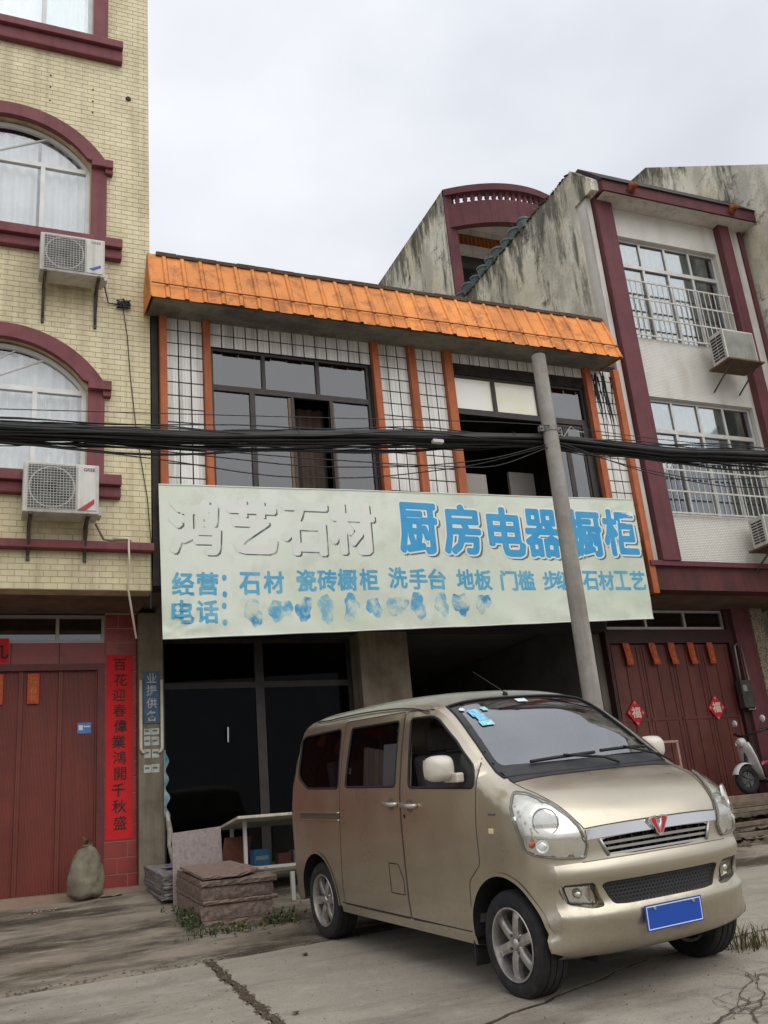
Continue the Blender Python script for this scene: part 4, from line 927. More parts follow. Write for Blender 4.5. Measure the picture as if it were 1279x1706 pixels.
    # ---- flower pots along the parapet
    potm = pm('pot_blue', srgb(104, 120, 120), srgb(88, 102, 104), scale=6, rough=.6, vary=.15); leafm = pm('pot_plant', srgb(72, 84, 48), srgb(96, 100, 60), scale=20, rough=.8); dry = pm('dry_plant', srgb(132, 112, 72), srgb(98, 84, 56), scale=16, rough=.9)
    random.seed(51)
    words = ('nearest', 'second', 'third', 'fourth', 'fifth', 'sixth', 'seventh', 'eighth', 'farthest')
    for i in range(9):
        y = 12.95+i*.335; x = XL+.09+rnd(-.015, .015); z = 11.0-.0; s = rnd(.92, 1.08)
        p = thing('flower_pot', 'blue flower pot on the weathered parapet, %s of nine along it' % words[i], 'flower pot', (x, y, z), 'pots along the parapet')
        MB().lathe([(0, 0), (.085*s, 0), (.13*s, .24*s), (.145*s, .24*s), (.145*s, .28*s), (.12*s, .28*s), (.11*s, .22*s), (0, .22*s)], (x, y, z), 'z', 16).build('pot', potm, p, smooth=True, sharp=40, recalc=True)
        mb = MB(); nn = 26 if i in (0, 4, 7, 8) else 12
        for _ in range(nn):
            q = Vector((x+rnd(-.08, .08), y+rnd(-.08, .08), z+.22)); d = Vector((rnd(-1, 1), rnd(-1, 1), rnd(.6, 1.8))).normalized(); l = rnd(.08, .22); e = d.orthogonal().normalized()*.018
            mb.add([q-e, q+e, q+d*l*.6+e*.8, q+d*l, q+d*l*.6-e*.8], [(0, 1, 2, 3, 4)])
        mb.build('plant', leafm if i not in (0, 1) else dry, p)
    # dry shrub rooted on the wall top
    mb = MB()
    for _ in range(160):
        q = Vector((XL+rnd(-.05, .12), 12.3+rnd(-.35, .35), 11.02)); d = Vector((rnd(-1, .6), rnd(-1, 1), rnd(.2, 1.4))).normalized(); l = rnd(.08, .30); e = d.orthogonal().normalized()*.010
        mb.add([q-e, q+e, q+d*l], [(0, 1, 2)])
    o = tag(mb.build('wall_weed', dry), 'dry brown weed growing on the parapet of the row house', 'plant')
    # moss clumps on the parapet edge
    mb = MB(); moss = pm('moss', srgb(74, 72, 50), srgb(52, 52, 40), scale=18, rough=1)
    for _ in range(220):
        y = rnd(11.2, 15.6); q = Vector((XL-.035+rnd(-.012, .03), y, 11.02-.02*(y-11.2)/4.5+rnd(-.03, .02))); r = rnd(.012, .04)
        k = len(mb.v)
        for dx, dy, dz in ((1,0,0),(-1,0,0),(0,1.6,0),(0,-1.6,0),(0,0,.8),(0,0,-.8)): mb.v.append((q.x+dx*r*rnd(.6, 1.2), q.y+dy*r*rnd(.6, 1.2), q.z+dz*r*rnd(.6, 1.2)))
        mb.f += [(k, k+2, k+4), (k+2, k+1, k+4), (k+1, k+3, k+4), (k+3, k, k+4), (k+2, k, k+5), (k+1, k+2, k+5), (k+3, k+1, k+5), (k, k+3, k+5)]
    o = stuff(mb.build('moss', moss)); o['label'] = 'dark moss along the parapet top'
    # ---- the next house up the street: taller, rough plaster flank
    h = thing('plaster_house', 'taller house with a stained rough plaster flank beyond the row house', 'house', (15, 14, 0))
    MB().prism_yz([(9.6, -.3), (24, -.3), (24, 13.45), (13.5, 13.38), (13.0, 13.33), (10.05, 11.08), (9.6, 10.95)], 12.60, 12.85).build('flank_wall', plast_c, h, recalc=True)
    MB().box(12.85, 18, 9.62, 9.85, -.3, 10.9).build('front_wall', plast, h); MB().box(12.85, 18, 9.85, 24, 10.6, 10.85).build('roof', wht, h)
    MB().prism_yz([(13.3, 10.85), (24, 10.85), (24, 13.4), (13.5, 13.36)], 12.86, 18).build('upper_storey', plast, h, recalc=True)
    # ---- side-on air conditioners
    def ac_side(label, x0, x1, y0, y1, z0, z1):
        case = pm('ac_case', (0,)); a_ = thing('air_conditioner', label, 'air conditioner', ((x0+x1)/2, (y0+y1)/2, z0))
        MB().box(x0, x1, y0, y1, z0, z1).build('casing', case, a_, bevel=.012)
        MB().box(x0+.03, x1-.03, y0-.008, y0-.001, z0+.03, z1-.03).build('front_panel', pm('ac_panel_grey', srgb(150, 150, 142), srgb(124, 124, 116), scale=2.5, rough=.5, streak=srgb(96, 94, 86), sfac=.6), a_, bevel=.003)
        for i in range(2):
            for j in range(8):
                y = y0+.04+i*(y1-y0-.08)*.5; z = z0+.06+j*(z1-z0-.12)/8
                MB().box(x0-.004, x0-.001, y+.006, y+(y1-y0-.08)*.5-.006, z+.006, z+(z1-z0-.12)/8-.014).build('side_louvre', pm('ac_dark', (0,)), a_)
        MB().box(x0-.04, x1+.06, y0-.06, y1+.08, z0-.03, z0-.004).build('shelf', pm('shelf_rust', srgb(84, 74, 66), srgb(110, 84, 62), scale=10, rough=.9), a_)
        for x in (x0+.06, x1-.06): MB().tube([(x, y0-.04, z0-.03), (x, y1+.18, z0-.36)], .015, 6).build('bracket', pm('bracket_steel', (0,)), a_)
        return a_
    ac_side('weathered white air conditioner on a shelf beside the upper barred window', 11.00, 11.66, F-.56, F-.22, 7.16, 7.72)
    ac_side('air conditioner at the photo edge under the lower barred window', 11.02, 11.75, F-.50, F-.18, 4.0, 4.48)
    # ---- papers, meter and other things on the ground floor front
    tm = pm('tag_orange', (0,)); gold = pm('gold_print', (0,))
    w5 = ('leftmost', 'second from left', 'middle', 'fourth from left', 'rightmost')
    for i, x in enumerate((9.23, 9.72, 10.09, 10.47, 10.86)):
        lean = (.03, .05, .04, .05, .04)[i]
        tg = MB().grid(lambda a, b: (x-.06+.12*a+lean*(1-b), G-.055-.01*math.sin(b*5+i), 2.46+.34*b), 3, 6).build('paper_tag', tm); tag(tg, 'orange red luck paper tag over the right gate, %s of five' % w5[i], 'paper tag', 'luck tags over the right gate')
        for j, ch in enumerate('恭喜福'): sign_text(tg, ch, x+lean*.5, 2.73-.10*j, .085, G-.069, gold, 'gold_character')
    redp = pm('fu_red', srgb(186, 28, 40), rough=.7); fuw = pm('fu_cream', srgb(214, 196, 180), rough=.7)
    for i, (x, z) in enumerate(((9.235, 1.73), (10.80, 1.76))):
        y = G-.005
        d = tag(MB().prism_xz([(x, z-.20), (x+.165, z), (x, z+.20), (x-.165, z)], y-.006, y-.002).build('luck_diamond', redp), ('red paper diamond with a pale character on the left part of the right gate', 'red paper diamond with a pale character near the meter on the right gate')[i], 'paper diamond', 'diamonds on the right gate')
        sign_text(d, '福', x, z+.005, .17, y-.0075, fuw, 'luck_character', .004)
        for dx, dz in ((.125, 0), (-.125, 0), (0, .15), (0, -.16)): MB().prism_xz([(x+dx, z+dz-.028), (x+dx+.024, z+dz), (x+dx, z+dz+.028), (x+dx-.024, z+dz)], y-.0072, y-.0065).build('corner_mark', pm('fu_pink', srgb(206, 110, 110), rough=.7), d)
    m = thing('electric_meter', 'grey electric meter box with steel conduit beside the right gate', 'meter', (11.36, G-.1, 1.7))
    MB().box(11.24, 11.46, G-.17, G-.05, 1.72, 2.16).build('meter_box', pm('meter_grey', srgb(74, 70, 66), srgb(58, 54, 52), scale=8, rough=.6), m, bevel=.01)
    MB().box(11.27, 11.35, G-.176, G-.169, 1.98, 2.08).build('meter_window', pm('meter_pale', srgb(140, 138, 130), rough=.3), m)
    ste = pm('conduit_steel', srgb(150, 146, 140), rough=.4, metal=.5)
    MB().tube([(11.30, G-.12, 2.10), (11.32, G-.12, 2.72), (11.38, G-.12, 2.76)], .016, 6).build('conduit', ste, m, smooth=True); MB().tube([(11.34, G-.12, 1.70), (11.47, G-.12, 1.69), (11.49, G-.12, 1.73), (11.45, G-.12, 2.72)], .016, 6).build('conduit', ste, m, smooth=True)
    # small timber frame standing on the plinth
    f = thing('wooden_frame', 'small pale pink timber frame standing in front of the right gate', 'frame', (9.40, 11.7, .40))
    pk = pm('frame_pink', srgb(176, 138, 122), srgb(150, 116, 102), scale=12, rough=.8)
    for x in (9.20, 9.55): MB().box(x-.018, x+.018, 11.66, 11.70, .40, 1.25).build('upright', pk, f)
    MB().box(9.18, 9.57, 11.655, 11.695, 1.22, 1.255).build('rail', pk, f); MB().box(9.218, 9.532, 11.665, 11.695, .86, .89).build('rail', pk, f); MB().box(9.255, 9.275, 11.67, 11.69, .89, 1.22).build('stile', pk, f)
def mosaic_mat():
    """fine white mosaic: grid relief and joints only, the pieces are under four pixels"""
    m = bpy.data.materials.new('white_mosaic'); m.use_nodes = True; nt = m.node_tree; N = nt.nodes; L = nt.links; b = N['Principled BSDF']
    geo = N.new('ShaderNodeNewGeometry'); sx = N.new('ShaderNodeSeparateXYZ'); L.new(geo.outputs['Position'], sx.inputs[0]); cb = N.new('ShaderNodeCombineXYZ'); L.new(sx.outputs['X'], cb.inputs[0]); L.new(sx.outputs['Z'], cb.inputs[1])
    br = N.new('ShaderNodeTexBrick'); br.inputs['Scale'].default_value = 1; br.inputs['Brick Width'].default_value = .05; br.inputs['Row Height'].default_value = .027; br.inputs['Mortar Size'].default_value = .0035; br.inputs['Mortar Smooth'].default_value = .2; br.offset = .5
    br.inputs['Color1'].default_value = (*srgb(226, 224, 217), 1); br.inputs['Color2'].default_value = (*srgb(216, 213, 205), 1); br.inputs['Mortar'].default_value = (*srgb(158, 153, 143), 1)
    L.new(cb.outputs[0], br.inputs['Vector'])
    nz = N.new('ShaderNodeTexNoise'); mp = N.new('ShaderNodeMapping'); mp.inputs['Scale'].default_value = (2.2, 2.2, .5); L.new(geo.outputs['Position'], mp.inputs[0]); L.new(mp.outputs[0], nz.inputs['Vector']); nz.inputs['Scale'].default_value = 1.2; nz.inputs['Detail'].default_value = 7
    mr = N.new('ShaderNodeMapRange'); mr.inputs[1].default_value = .50; mr.inputs[2].default_value = .75; mr.inputs[4].default_value = .55; L.new(nz.outputs['Fac'], mr.inputs[0])
    mx = N.new('ShaderNodeMix'); mx.data_type = 'RGBA'; L.new(mr.outputs[0], mx.inputs['Factor']); L.new(br.outputs['Color'], mx.inputs['A']); mx.inputs['B'].default_value = (*srgb(150, 132, 110), 1)
    L.new(mx.outputs['Result'], b.inputs['Base Color']); b.inputs['Roughness'].default_value = .4
    bp = N.new('ShaderNodeBump'); bp.inputs['Strength'].default_value = .25; bp.inputs['Distance'].default_value = .003; bp.invert = True; L.new(br.outputs['Fac'], bp.inputs['Height']); L.new(bp.outputs[0], b.inputs['Normal'])
    return m
build_right()
# ------------------------------------------------------------------ the van (local axes: x forward from the rear axle, y to its left, z up from the hub)
def build_van():
    paint = van_paint()
    dark = pm('van_black_plastic', (.018, .018, .02), (.03, .03, .032), rough=.5, scale=20)
    rubber = pm('tyre_rubber', (.018, .018, .019), (.045, .042, .038), rough=.85, scale=14, bump=.15, bscale=120, split=(.5, .8))
    chrome = pm('chrome', (.72, .73, .74), rough=.12, metal=1)
    alloy = pm('alloy', (.50, .48, .46), (.38, .36, .33), rough=.34, metal=.75, scale=30)
    wglass = glass('van_side_glass', (.36, .36, .38), .02, power=.40)
    wsglass = glass('van_windscreen_glass', (.42, .45, .48), .24, power=2.0, wave=.01)
    seal = pm('van_seal', (.012, .012, .013), rough=.6)
    gap = pm('van_gap', (.05, .043, .036), rough=.6)
    trim = pm('van_interior', (.09, .085, .085), (.12, .11, .105), rough=.8, scale=9)
    O = Vector((3.447, 8.099, -.400+.24))
    yaw, pit, rol = rad(5.274), rad(-4.566), rad(-2.15)
    fw = Vector((math.sin(yaw)*math.cos(pit), -math.cos(yaw)*math.cos(pit), math.sin(pit)))
    rt = fw.cross(Vector((0,0,1))).normalized(); up = rt.cross(fw)
    rt2 = rt*math.cos(rol)+up*math.sin(rol); up2 = rt2.cross(fw)
    root = thing('van', 'champagne gold minivan with a sliding side door, parked nose to the road', 'van', O)
    m = Matrix((fw, -rt2, up2)).transposed().to_4x4(); m.translation = O
    root.matrix_world = m
    B = dict(local=True)
    # ---- centre profile: (u, w, edge rounding R, exponent n)
    pr = [(-.53,-.06,.05,2.6),(-.61,.0,.14,2.6),(-.655,.12,.18,2.6),(-.66,.25,.18,2.6),(-.648,.40,.17,2.6),(-.635,.62,.15,2.6),(-.60,.88,.14,2.7),(-.515,1.15,.12,2.8),(-.43,1.37,.10,2.8),(-.36,1.45,.10,2.8),
          (-.18,1.507,.15,2.7),(.2,1.535,.17,2.6),(.7,1.55,.17,2.6),(1.2,1.548,.17,2.6),(1.55,1.532,.17,2.6),(1.78,1.50,.17,2.7),(1.90,1.468,.16,2.8),(2.05,1.395,.13,3.0),
          (2.33,1.205,.12,3.0),(2.55,1.035,.11,3.0),(2.69,.945,.11,3.0),(2.82,.898,.12,3.0),(2.95,.85,.13,3.0),(3.08,.775,.16,2.9),(3.165,.70,.20,2.8),(3.20,.645,.22,2.7),
          (3.213,.57,.24,2.6),(3.214,.50,.25,2.6),(3.222,.462,.26,2.6),(3.243,.42,.27,2.6),(3.243,.37,.28,2.6),(3.222,.335,.28,2.6),(3.216,.215,.28,2.6),(3.242,.172,.28,2.6),(3.240,.150,.28,2.6),(3.212,.07,.26,2.6),(3.185,-.005,.24,2.6),(3.13,-.055,.14,2.6),(3.02,-.075,.05,2.6)]
    P = np.array(pr)
    # centripetal-like spline, then even resampling
    ts = np.concatenate([[0], np.cumsum(np.hypot(*(P[1:, :2]-P[:-1, :2]).T))])
    def cr(t):
        i = int(np.clip(np.searchsorted(ts, t)-1, 0, len(ts)-2)); h = ts[i+1]-ts[i]; x = (t-ts[i])/h
        def tan(j):
            if j == 0: return (P[1]-P[0])/(ts[1]-ts[0])
            if j == len(ts)-1: return (P[-1]-P[-2])/(ts[-1]-ts[-2])
            a = (P[j]-P[j-1])/(ts[j]-ts[j-1]); b = (P[j+1]-P[j])/(ts[j+1]-ts[j]); ha, hb = ts[j]-ts[j-1], ts[j+1]-ts[j]
            return (a*hb+b*ha)/(ha+hb)
        m0, m1 = tan(i)*h, tan(i+1)*h
        return (2*x**3-3*x**2+1)*P[i]+(x**3-2*x**2+x)*m0+(-2*x**3+3*x**2)*P[i+1]+(x**3-x**2)*m1
    T = ts[-1]; NS = 260
    sv = np.linspace(0, T, NS); SIL = np.array([cr(t) for t in sv])
    SIL[:, 2] = np.interp(sv, ts, P[:, 2]); SIL[:, 3] = np.interp(sv, ts, P[:, 3])
    dS = np.gradient(SIL[:, :2], axis=0); dS /= np.linalg.norm(dS, axis=1)[:, None]
    NI = np.stack([dS[:, 1], -dS[:, 0]], 1)                      # inward (the loop runs over the top, rear to front)
    kern = np.exp(-.5*(np.arange(-12, 13)/4.5)**2); kern /= kern.sum()           # soft normals, so creases do not fold at the corners
    NI = np.stack([np.convolve(np.pad(NI[:, k], 12, mode='edge'), kern, mode='valid') for k in (0, 1)], 1); NI /= np.linalg.norm(NI, axis=1)[:, None]
    def W(u, w):
        b = np.interp(w, [-.1, 0, .15, .4, .6, .78, .87, .93, 1.1, 1.3, 1.42, 1.55], [.765, .785, .802, .810, .814, .812, .806, .797, .77, .728, .70, .66])
        t = np.interp(u, [-.6, -.2, .2, 2.3, 2.8, 3.25], [.975, .995, 1.0, 1.0, .992, .955])
        return b*t
    RHO = .90
    Wt = np.array([W(*(SIL[i, :2]+NI[i]*SIL[i, 2])) for i in range(NS)])
    Rv, nv = SIL[:, 2], SIL[:, 3]
    def dof(y, i_s):
        w = np.interp(i_s, sv, Wt); r = np.interp(i_s, sv, Rv); n = np.interp(i_s, sv, nv)
        q = min(abs(y)/w, .9999); return r*(1-(1-q**n)**(1/n))
    def shell(s, y, off=0.0):
        d = dof(y, s)-off
        p = np.array([np.interp(s, sv, SIL[:, 0]), np.interp(s, sv, SIL[:, 1])]); n = np.array([np.interp(s, sv, NI[:, 0]), np.interp(s, sv, NI[:, 1])])
        p = p+n*d
        return (p[0], -y, p[1])                                  # y>0 = right side of the van = local -y
    fr0 = int(np.argmax(SIL[:, 1]))
    def s_u(u):  # on roof/windscreen/bonnet
        return float(np.interp(u, SIL[:225, 0][60:], sv[:225][60:]))
    ifr = [i for i in range(NS) if SIL[i, 0] > 2.9]
    def s_w(w): # on the front
        ws = SIL[ifr, 1]; ss = sv[ifr]; o = np.argsort(ws); return float(np.interp(w, ws[o], ss[o]))
    def side_v(u, w):
        dd = np.hypot(SIL[:, 0]-u, SIL[:, 1]-w); i = int(np.argmin(dd)); d = dd[i]
        n = nv[i]; q = min(d/Rv[i], 1.0); g = (1-(1-q)**n)**(1/n)
        return float(W(u, w))*g
    # ---- helpers for constrained triangulation
    def resample(loop, step=.03, closed=True):
        out = []; n = len(loop)
        for i in range(n if closed else n-1):
            a, b = np.array(loop[i]), np.array(loop[(i+1) % n]); k = max(1, int(np.ceil(np.hypot(*(b-a))/step)))
            out += [tuple(a+(b-a)*j/k) for j in range(k)]
        if not closed: out.append(tuple(loop[-1]))
        return out
    def rounded(poly, r, k=4):
        out = []; n = len(poly)
        for i in range(n):
            p0, p, p1 = (np.array(poly[(i+j) % n]) for j in (-1, 0, 1))
            a = p0-p; b = p1-p; la, lb = np.hypot(*a), np.hypot(*b); rr = min(r, la*.45, lb*.45)
            a = p+a/la*rr; b = p+b/lb*rr
            out += [tuple((1-t)**2*a+2*t*(1-t)*p+t*t*b) for t in np.linspace(0, 1, k+1)]
        return out
    def inside(Q, poly):
        Q = np.asarray(Q); p = np.array(poly); c = np.zeros(len(Q), bool); j = len(p)-1
        for i in range(len(p)):
            xi, yi = p[i]; xj, yj = p[j]
            if yi != yj: c ^= ((yi > Q[:, 1]) != (yj > Q[:, 1])) & (Q[:, 0] < (xj-xi)*(Q[:, 1]-yi)/(yj-yi)+xi)
            j = i
        return c
    def cdt(outer, feats, step, opens=()):
        vs = []; es = []
        def addloop(l, closed=True):
            k = len(vs); vs.extend(l); n = len(l); es.extend((k+i, k+(i+1) % n) for i in range(n if closed else n-1))
        addloop(outer)
        for f in feats: addloop(f)
        for f in opens: addloop(f, False)
        A = np.array(vs); x0, y0 = A.min(0); x1, y1 = A.max(0)
        gx, gy = np.meshgrid(np.arange(x0+step/2, x1, step), np.arange(y0+step/2, y1, step)); G = np.stack([gx.ravel(), gy.ravel()], 1)
        G = G[inside(G, outer)]
        if len(G):
            d = np.min((G[:, None, 0]-A[None, :, 0])**2+(G[:, None, 1]-A[None, :, 1])**2, axis=1); G = G[d > (step*.45)**2]
        vs.extend(map(tuple, G))
        r = delaunay_2d_cdt([Vector(p) for p in vs], es, [], 0, 1e-5)
        V = [(p.x, p.y) for p in r[0]]; VA = np.array(V); tri = [tuple(t) for t in r[2]]
        C = VA[np.array(tri)].mean(1); ok = inside(C, outer)
        F = [(t, (float(c[0]), float(c[1]))) for t, c, k in zip(tri, C, ok) if k]
        return V, F
    def bucket(V3, F, cls, flip=False):
        """split faces into one MB for each class name"""
        res = {}
        for t, c in F:
            k = cls(c)
            if k is None: continue
            d = res.setdefault(k, ({}, [], []))
            ids = []
            for i in t:
                if i not in d[0]: d[0][i] = len(d[1]); d[1].append(V3[i])
                ids.append(d[0][i])
            d[2].append(tuple(ids[::-1] if flip else ids))
        out = {}
        for k, (_, v, f) in res.items(): mb = MB(); mb.v = v; mb.f = f; out[k] = mb
        return out
    # ---- front / roof / rear shell
    outer = [(sv[i], RHO*Wt[i]) for i in range(NS)] + [(sv[i], -RHO*Wt[i]) for i in range(NS-1, -1, -1)]
    def sym(half): return list(half)+[(s, -y) for s, y in half[::-1]]
    sl = s_w(.645); scw = s_u(2.735)
    ws = sym([(s_u(1.925), .25), (s_u(1.93), .45), (s_u(1.945), .585), (s_u(2.3), .635), (s_u(2.60), .675), (s_u(2.665), .665), (s_u(2.69), .45), (s_u(2.70), .2)])
    hood = sym([(s_u(2.745), 0.0), (s_u(2.742), .3), (s_u(2.725), .55), (s_u(2.70), .655), (s_u(2.83), .648), (s_u(2.95), .625), (s_u(3.06), .585), (s_w(.70), .545), (sl, .515), (sl, .25), (sl, 0)])
    hood = [p for i, p in enumerate(hood) if i == 0 or abs(p[0]-hood[i-1][0])+abs(p[1]-hood[i-1][1]) > 1e-4]
    if abs(hood[0][0]-hood[-1][0])+abs(hood[0][1]-hood[-1][1]) < 1e-4: hood.pop()
    gr = sym([(s_w(.578), .2), (s_w(.574), .385), (s_w(.562), .425), (s_w(.505), .40), (s_w(.482), .37), (s_w(.472), .2)])
    intake = rounded(sym([(s_w(.338), .42), (s_w(.325), .455), (s_w(.215), .385), (s_w(.208), .3)]), .02)
    fog = rounded([(s_w(.345), .50), (s_w(.345), .685), (s_w(.31), .70), (s_w(.235), .655), (s_w(.205), .52), (s_w(.212), .44)], .03)
    fogL = [(s, -y) for s, y in fog][::-1]
    bl = [(s_w(.462), y) for y in np.linspace(-.75, .75, 51)]
    feats = [resample(f, .03) for f in (ws, hood, gr, intake, fog, fogL)]
    V, F = cdt(outer, feats, .034, [bl])
    V3 = [shell(s, y) for s, y in V]
    sb = s_w(.462)
    def cls(c):
        if inpoly(c, ws) or inpoly(c, gr) or inpoly(c, intake) or inpoly(c, fog) or inpoly(c, fogL): return None
        if inpoly(c, hood): return 'bonnet'
        if c[0] > sb: return 'front_bumper'
        return 'body'
    sh = bucket(V3, F, cls, flip=True)
    # ---- sides
    border = []
    for i in range(NS):
        p = SIL[i, :2]+NI[i]*dof(RHO*Wt[i], sv[i]); border.append((float(p[0]), float(p[1])))
    bvals = np.array(border); by = RHO*Wt
    sill_r, sill_f = border[0], border[-1]
    bottom = resample([sill_f, (2.9, .0), (2.35, .0), (1.4, -.01), (.45, .0), (-.3, .0), sill_r], .04, closed=False)[1:-1]
    # the sides end at the sill line
    outer2 = border+bottom
    def arch(cu, r, cw=.02):
        a = [(cu+r*math.cos(t), cw+r*1.0*math.sin(t)) for t in np.linspace(-.25, PI+.25, 40)]
        return a
    archF, archR = arch(2.70, .372), arch(0, .362)
    rwin = rounded([(-.345,1.29),(-.27,1.328),(.488,1.355),(.512,.892),(-.12,.892),(-.345,.985)], .05)
    mwin = rounded([(.675,1.348),(1.475,1.357),(1.472,.90),(.64,.90)], .035)
    fwin = rounded([(1.645,1.362),(1.93,1.358),(2.02,1.325),(2.247,1.18),(2.47,1.012),(2.51,.94),(2.49,.886),(1.67,.892)], .04)
    d_front = rounded([(1.553,1.415),(1.93,1.41),(2.04,1.352),(2.28,1.198),(2.485,1.035),(2.54,.955),(2.53,.88),(2.503,.67),(2.50,.435),(2.36,.33),(2.325,.03),(1.545,.02),(1.551,.4),(1.553,.89)], .03)
    d_slide = rounded([(.552,1.405),(1.542,1.416),(1.541,.89),(1.539,.4),(1.533,.02),(.47,.02),(.48,.21),(.53,.65),(.545,.89)], .03)
    # front door and sliding door share an edge: keep a 12 mm gap as built above
    archs = [archF, archR]
    feats2 = [resample(f, .03) for f in (rwin, mwin, fwin, d_front, d_slide)]
    def clip_loop(l): return [p for p in l if p[1] > -.03]
    V, F = cdt(outer2, feats2, .045, [resample(clip_loop(a), .03, False) for a in archs])
    nb = len(border)
    def near_border(u, w):
        d = np.hypot(bvals[:, 0]-u, bvals[:, 1]-w); i = int(np.argmin(d)); return i if d[i] < 1e-4 else None
    sideV = []
    for u, w in V:
        i = near_border(u, w)
        sideV.append((u, by[i] if i is not None else side_v(u, w), w))
    def cls2(c):
        for a in archs:
            if inpoly(c, a): return None
        if inpoly(c, rwin) or inpoly(c, mwin) or inpoly(c, fwin): return None
        if inpoly(c, d_front): return 'front_door'
        if inpoly(c, d_slide): return 'sliding_door'
        return 'body'
    Rs = bucket([(u, -v, w) for u, v, w in sideV], F, cls2)
    Ls = bucket([(u, v, w) for u, v, w in sideV], F, cls2, flip=True)
    body = MB()
    for mb in (sh['body'], Rs['body'], Ls['body']): body.add(mb.v, mb.f)
    def fin(mb, name, mat, parent=root, smooth=True, weld=False, label=None):
        o = mb.build(name, mat, parent, smooth=smooth, **B)
        if weld:
            bm = bmesh.new(); bm.from_mesh(o.data); bmesh.ops.remove_doubles(bm, verts=bm.verts, dist=.0006); bm.to_mesh(o.data); bm.free()
            o.data.polygons.foreach_set('use_smooth', [True]*len(o.data.polygons))
        if label: o['label'] = label
        return o
    # weld body with its smooth neighbours for normals, so join normals look continuous
    bo = fin(body, 'body', paint, weld=True)
    bon = fin(sh['bonnet'], 'bonnet', paint)
    bum = fin(sh['front_bumper'], 'front_bumper', paint)
    fd = fin(Rs['front_door'], 'front_door', paint); sd = fin(Rs['sliding_door'], 'sliding_door', paint)
    fdl = fin(Ls['front_door'], 'front_door', paint); sdl = fin(Ls['sliding_door'], 'sliding_door', paint)
    allm = MB()
    for mb in (sh['body'], sh['bonnet'], sh['front_bumper'], *Rs.values(), *Ls.values()): allm.add(mb.v, mb.f)
    bvh = BVHTree.FromPolygons([Vector(v) for v in allm.v], allm.f)
    # ---- seams, seals, panes
    def sidept(u, w, sgn=1, off=0.0): return (u, -sgn*(side_v(u, w)+off), w)
    def ribbon(pts, wid, off, sgn=1, closed=True):
        mb = MB(); n = len(pts); q = np.array(pts); vs = []
        for i in range(n):
            a = q[i-1] if (closed or i > 0) else q[i]; b = q[(i+1) % n] if (closed or i < n-1) else q[i]
            t = b-a; t = t/(np.hypot(*t)+1e-9); nn = np.array([-t[1], t[0]])*wid/2
            vs += [sidept(*(q[i]+nn), sgn, off), sidept(*(q[i]-nn), sgn, off)]
        fs = [(2*i, 2*((i+1) % n), 2*((i+1) % n)+1, 2*i+1) for i in range(n if closed else n-1)]
        return mb.add(vs, fs)
    for sgn, pf, ps in ((1, fd, sd), (-1, fdl, sdl)):
        ribbon(resample(d_front, .03), .006, .0012, sgn).build('door_gap', gap, pf, recalc=True, **B)
        ribbon(resample(d_slide, .03), .006, .0012, sgn).build('door_gap', gap, ps, recalc=True, **B)
        for win, par in ((rwin, bo), (mwin, ps), (fwin, pf)):
            l = resample(win, .03)
            V, F = cdt(l, [], .06)
            mb = MB(); mb.v = [sidept(u, w, sgn, -.012) for u, w in V]; mb.f = [t if sgn > 0 else t[::-1] for t, c in F]
            if not (sgn == 1 and win is fwin):                    # the near front window is wound down
                mb.build('window_pane', wglass, par, smooth=True, **B)
            MB().tube([sidept(u, w, sgn, -.004) for u, w in l+[l[0]]], .010, 6, cap=False).build('window_seal', seal, par, smooth=True, **B)
    # wheel arch liners
    for a in archs:
        for sgn in (1, -1):
            pts = [p for p in a if p[1] > -.02]
            mb = MB(); n = len(pts)
            vs = [sidept(u, w, sgn, -.003) for u, w in pts]+[(u, -sgn*.45, w) for u, w in pts]
            mb.add(vs, [(i, i+1, n+i+1, n+i) for i in range(n-1)])
            mb.add([(pts[0][0], -sgn*.45, -.1), (pts[-1][0], -sgn*.45, -.1), (pts[-1][0], -sgn*.45, .45), (pts[0][0], -sgn*.45, .45)], [(0, 1, 2, 3)])
            mb.build('wheel_arch', dark, root, smooth=False, recalc=True, **B)
            ribbon([(a_[0], a_[1]) for a_ in pts], .022, .006, sgn, False).build('arch_lip', paint, root, smooth=True, recalc=True, **B)
    # sill, floor pan
    for sgn in (1, -1):
        mb = MB(); us = np.linspace(.40, 2.34, 24)
        vs = [sidept(u, .005, sgn) for u in us]+[(u, -sgn*.775, -.045) for u in us]+[(u, -sgn*.60, -.075) for u in us]; n = len(us)
        mb.add(vs, [(i, i+1, n+i+1, n+i) for i in range(n-1)]+[(n+i, n+i+1, 2*n+i+1, 2*n+i) for i in range(n-1)])
        mb.build('sill', paint, root, recalc=True, **B)
        ribbon([(u, .028) for u in np.linspace(.42, 2.33, 40)], .008, .001, sgn, False).build('sill_gap', seal, root, recalc=True, **B)
        ribbon([(u, .205+.012*math.sin(u*2)) for u in np.linspace(.5, 2.33, 40)], .004, .001, sgn, False).build('swage_line', paint, root, recalc=True, **B)
    MB().box(-.55, 3.02, -.58, .58, -.07, -.05).box(.3, 2.4, -.45, .45, -.12, -.08).build('floor_pan', dark, root, **B)
    MB().box(.4, 2.35, -.74, .74, .08, .13).build('cabin_floor', trim, root, **B)
    # ---- windscreen and its black border
    s0, s1 = min(p[0] for p in ws), max(p[0] for p in ws)
    def band(s, y):   # inner edge of the printed border
        return (float(np.interp(s, [s0, s1], [s0+.05, s1-.13])), y*.905)
    clear = rounded([band(*p) for p in ws], .05)
    V, F = cdt(resample(ws, .03), [resample(clear, .03)], .05)
    parts = bucket([shell(s, y, -.006) for s, y in V], F, lambda c: 'w' if inpoly(c, clear) else 'b', flip=True)
    wsc = parts['w'].build('windscreen', wsglass, root, smooth=True, **B)
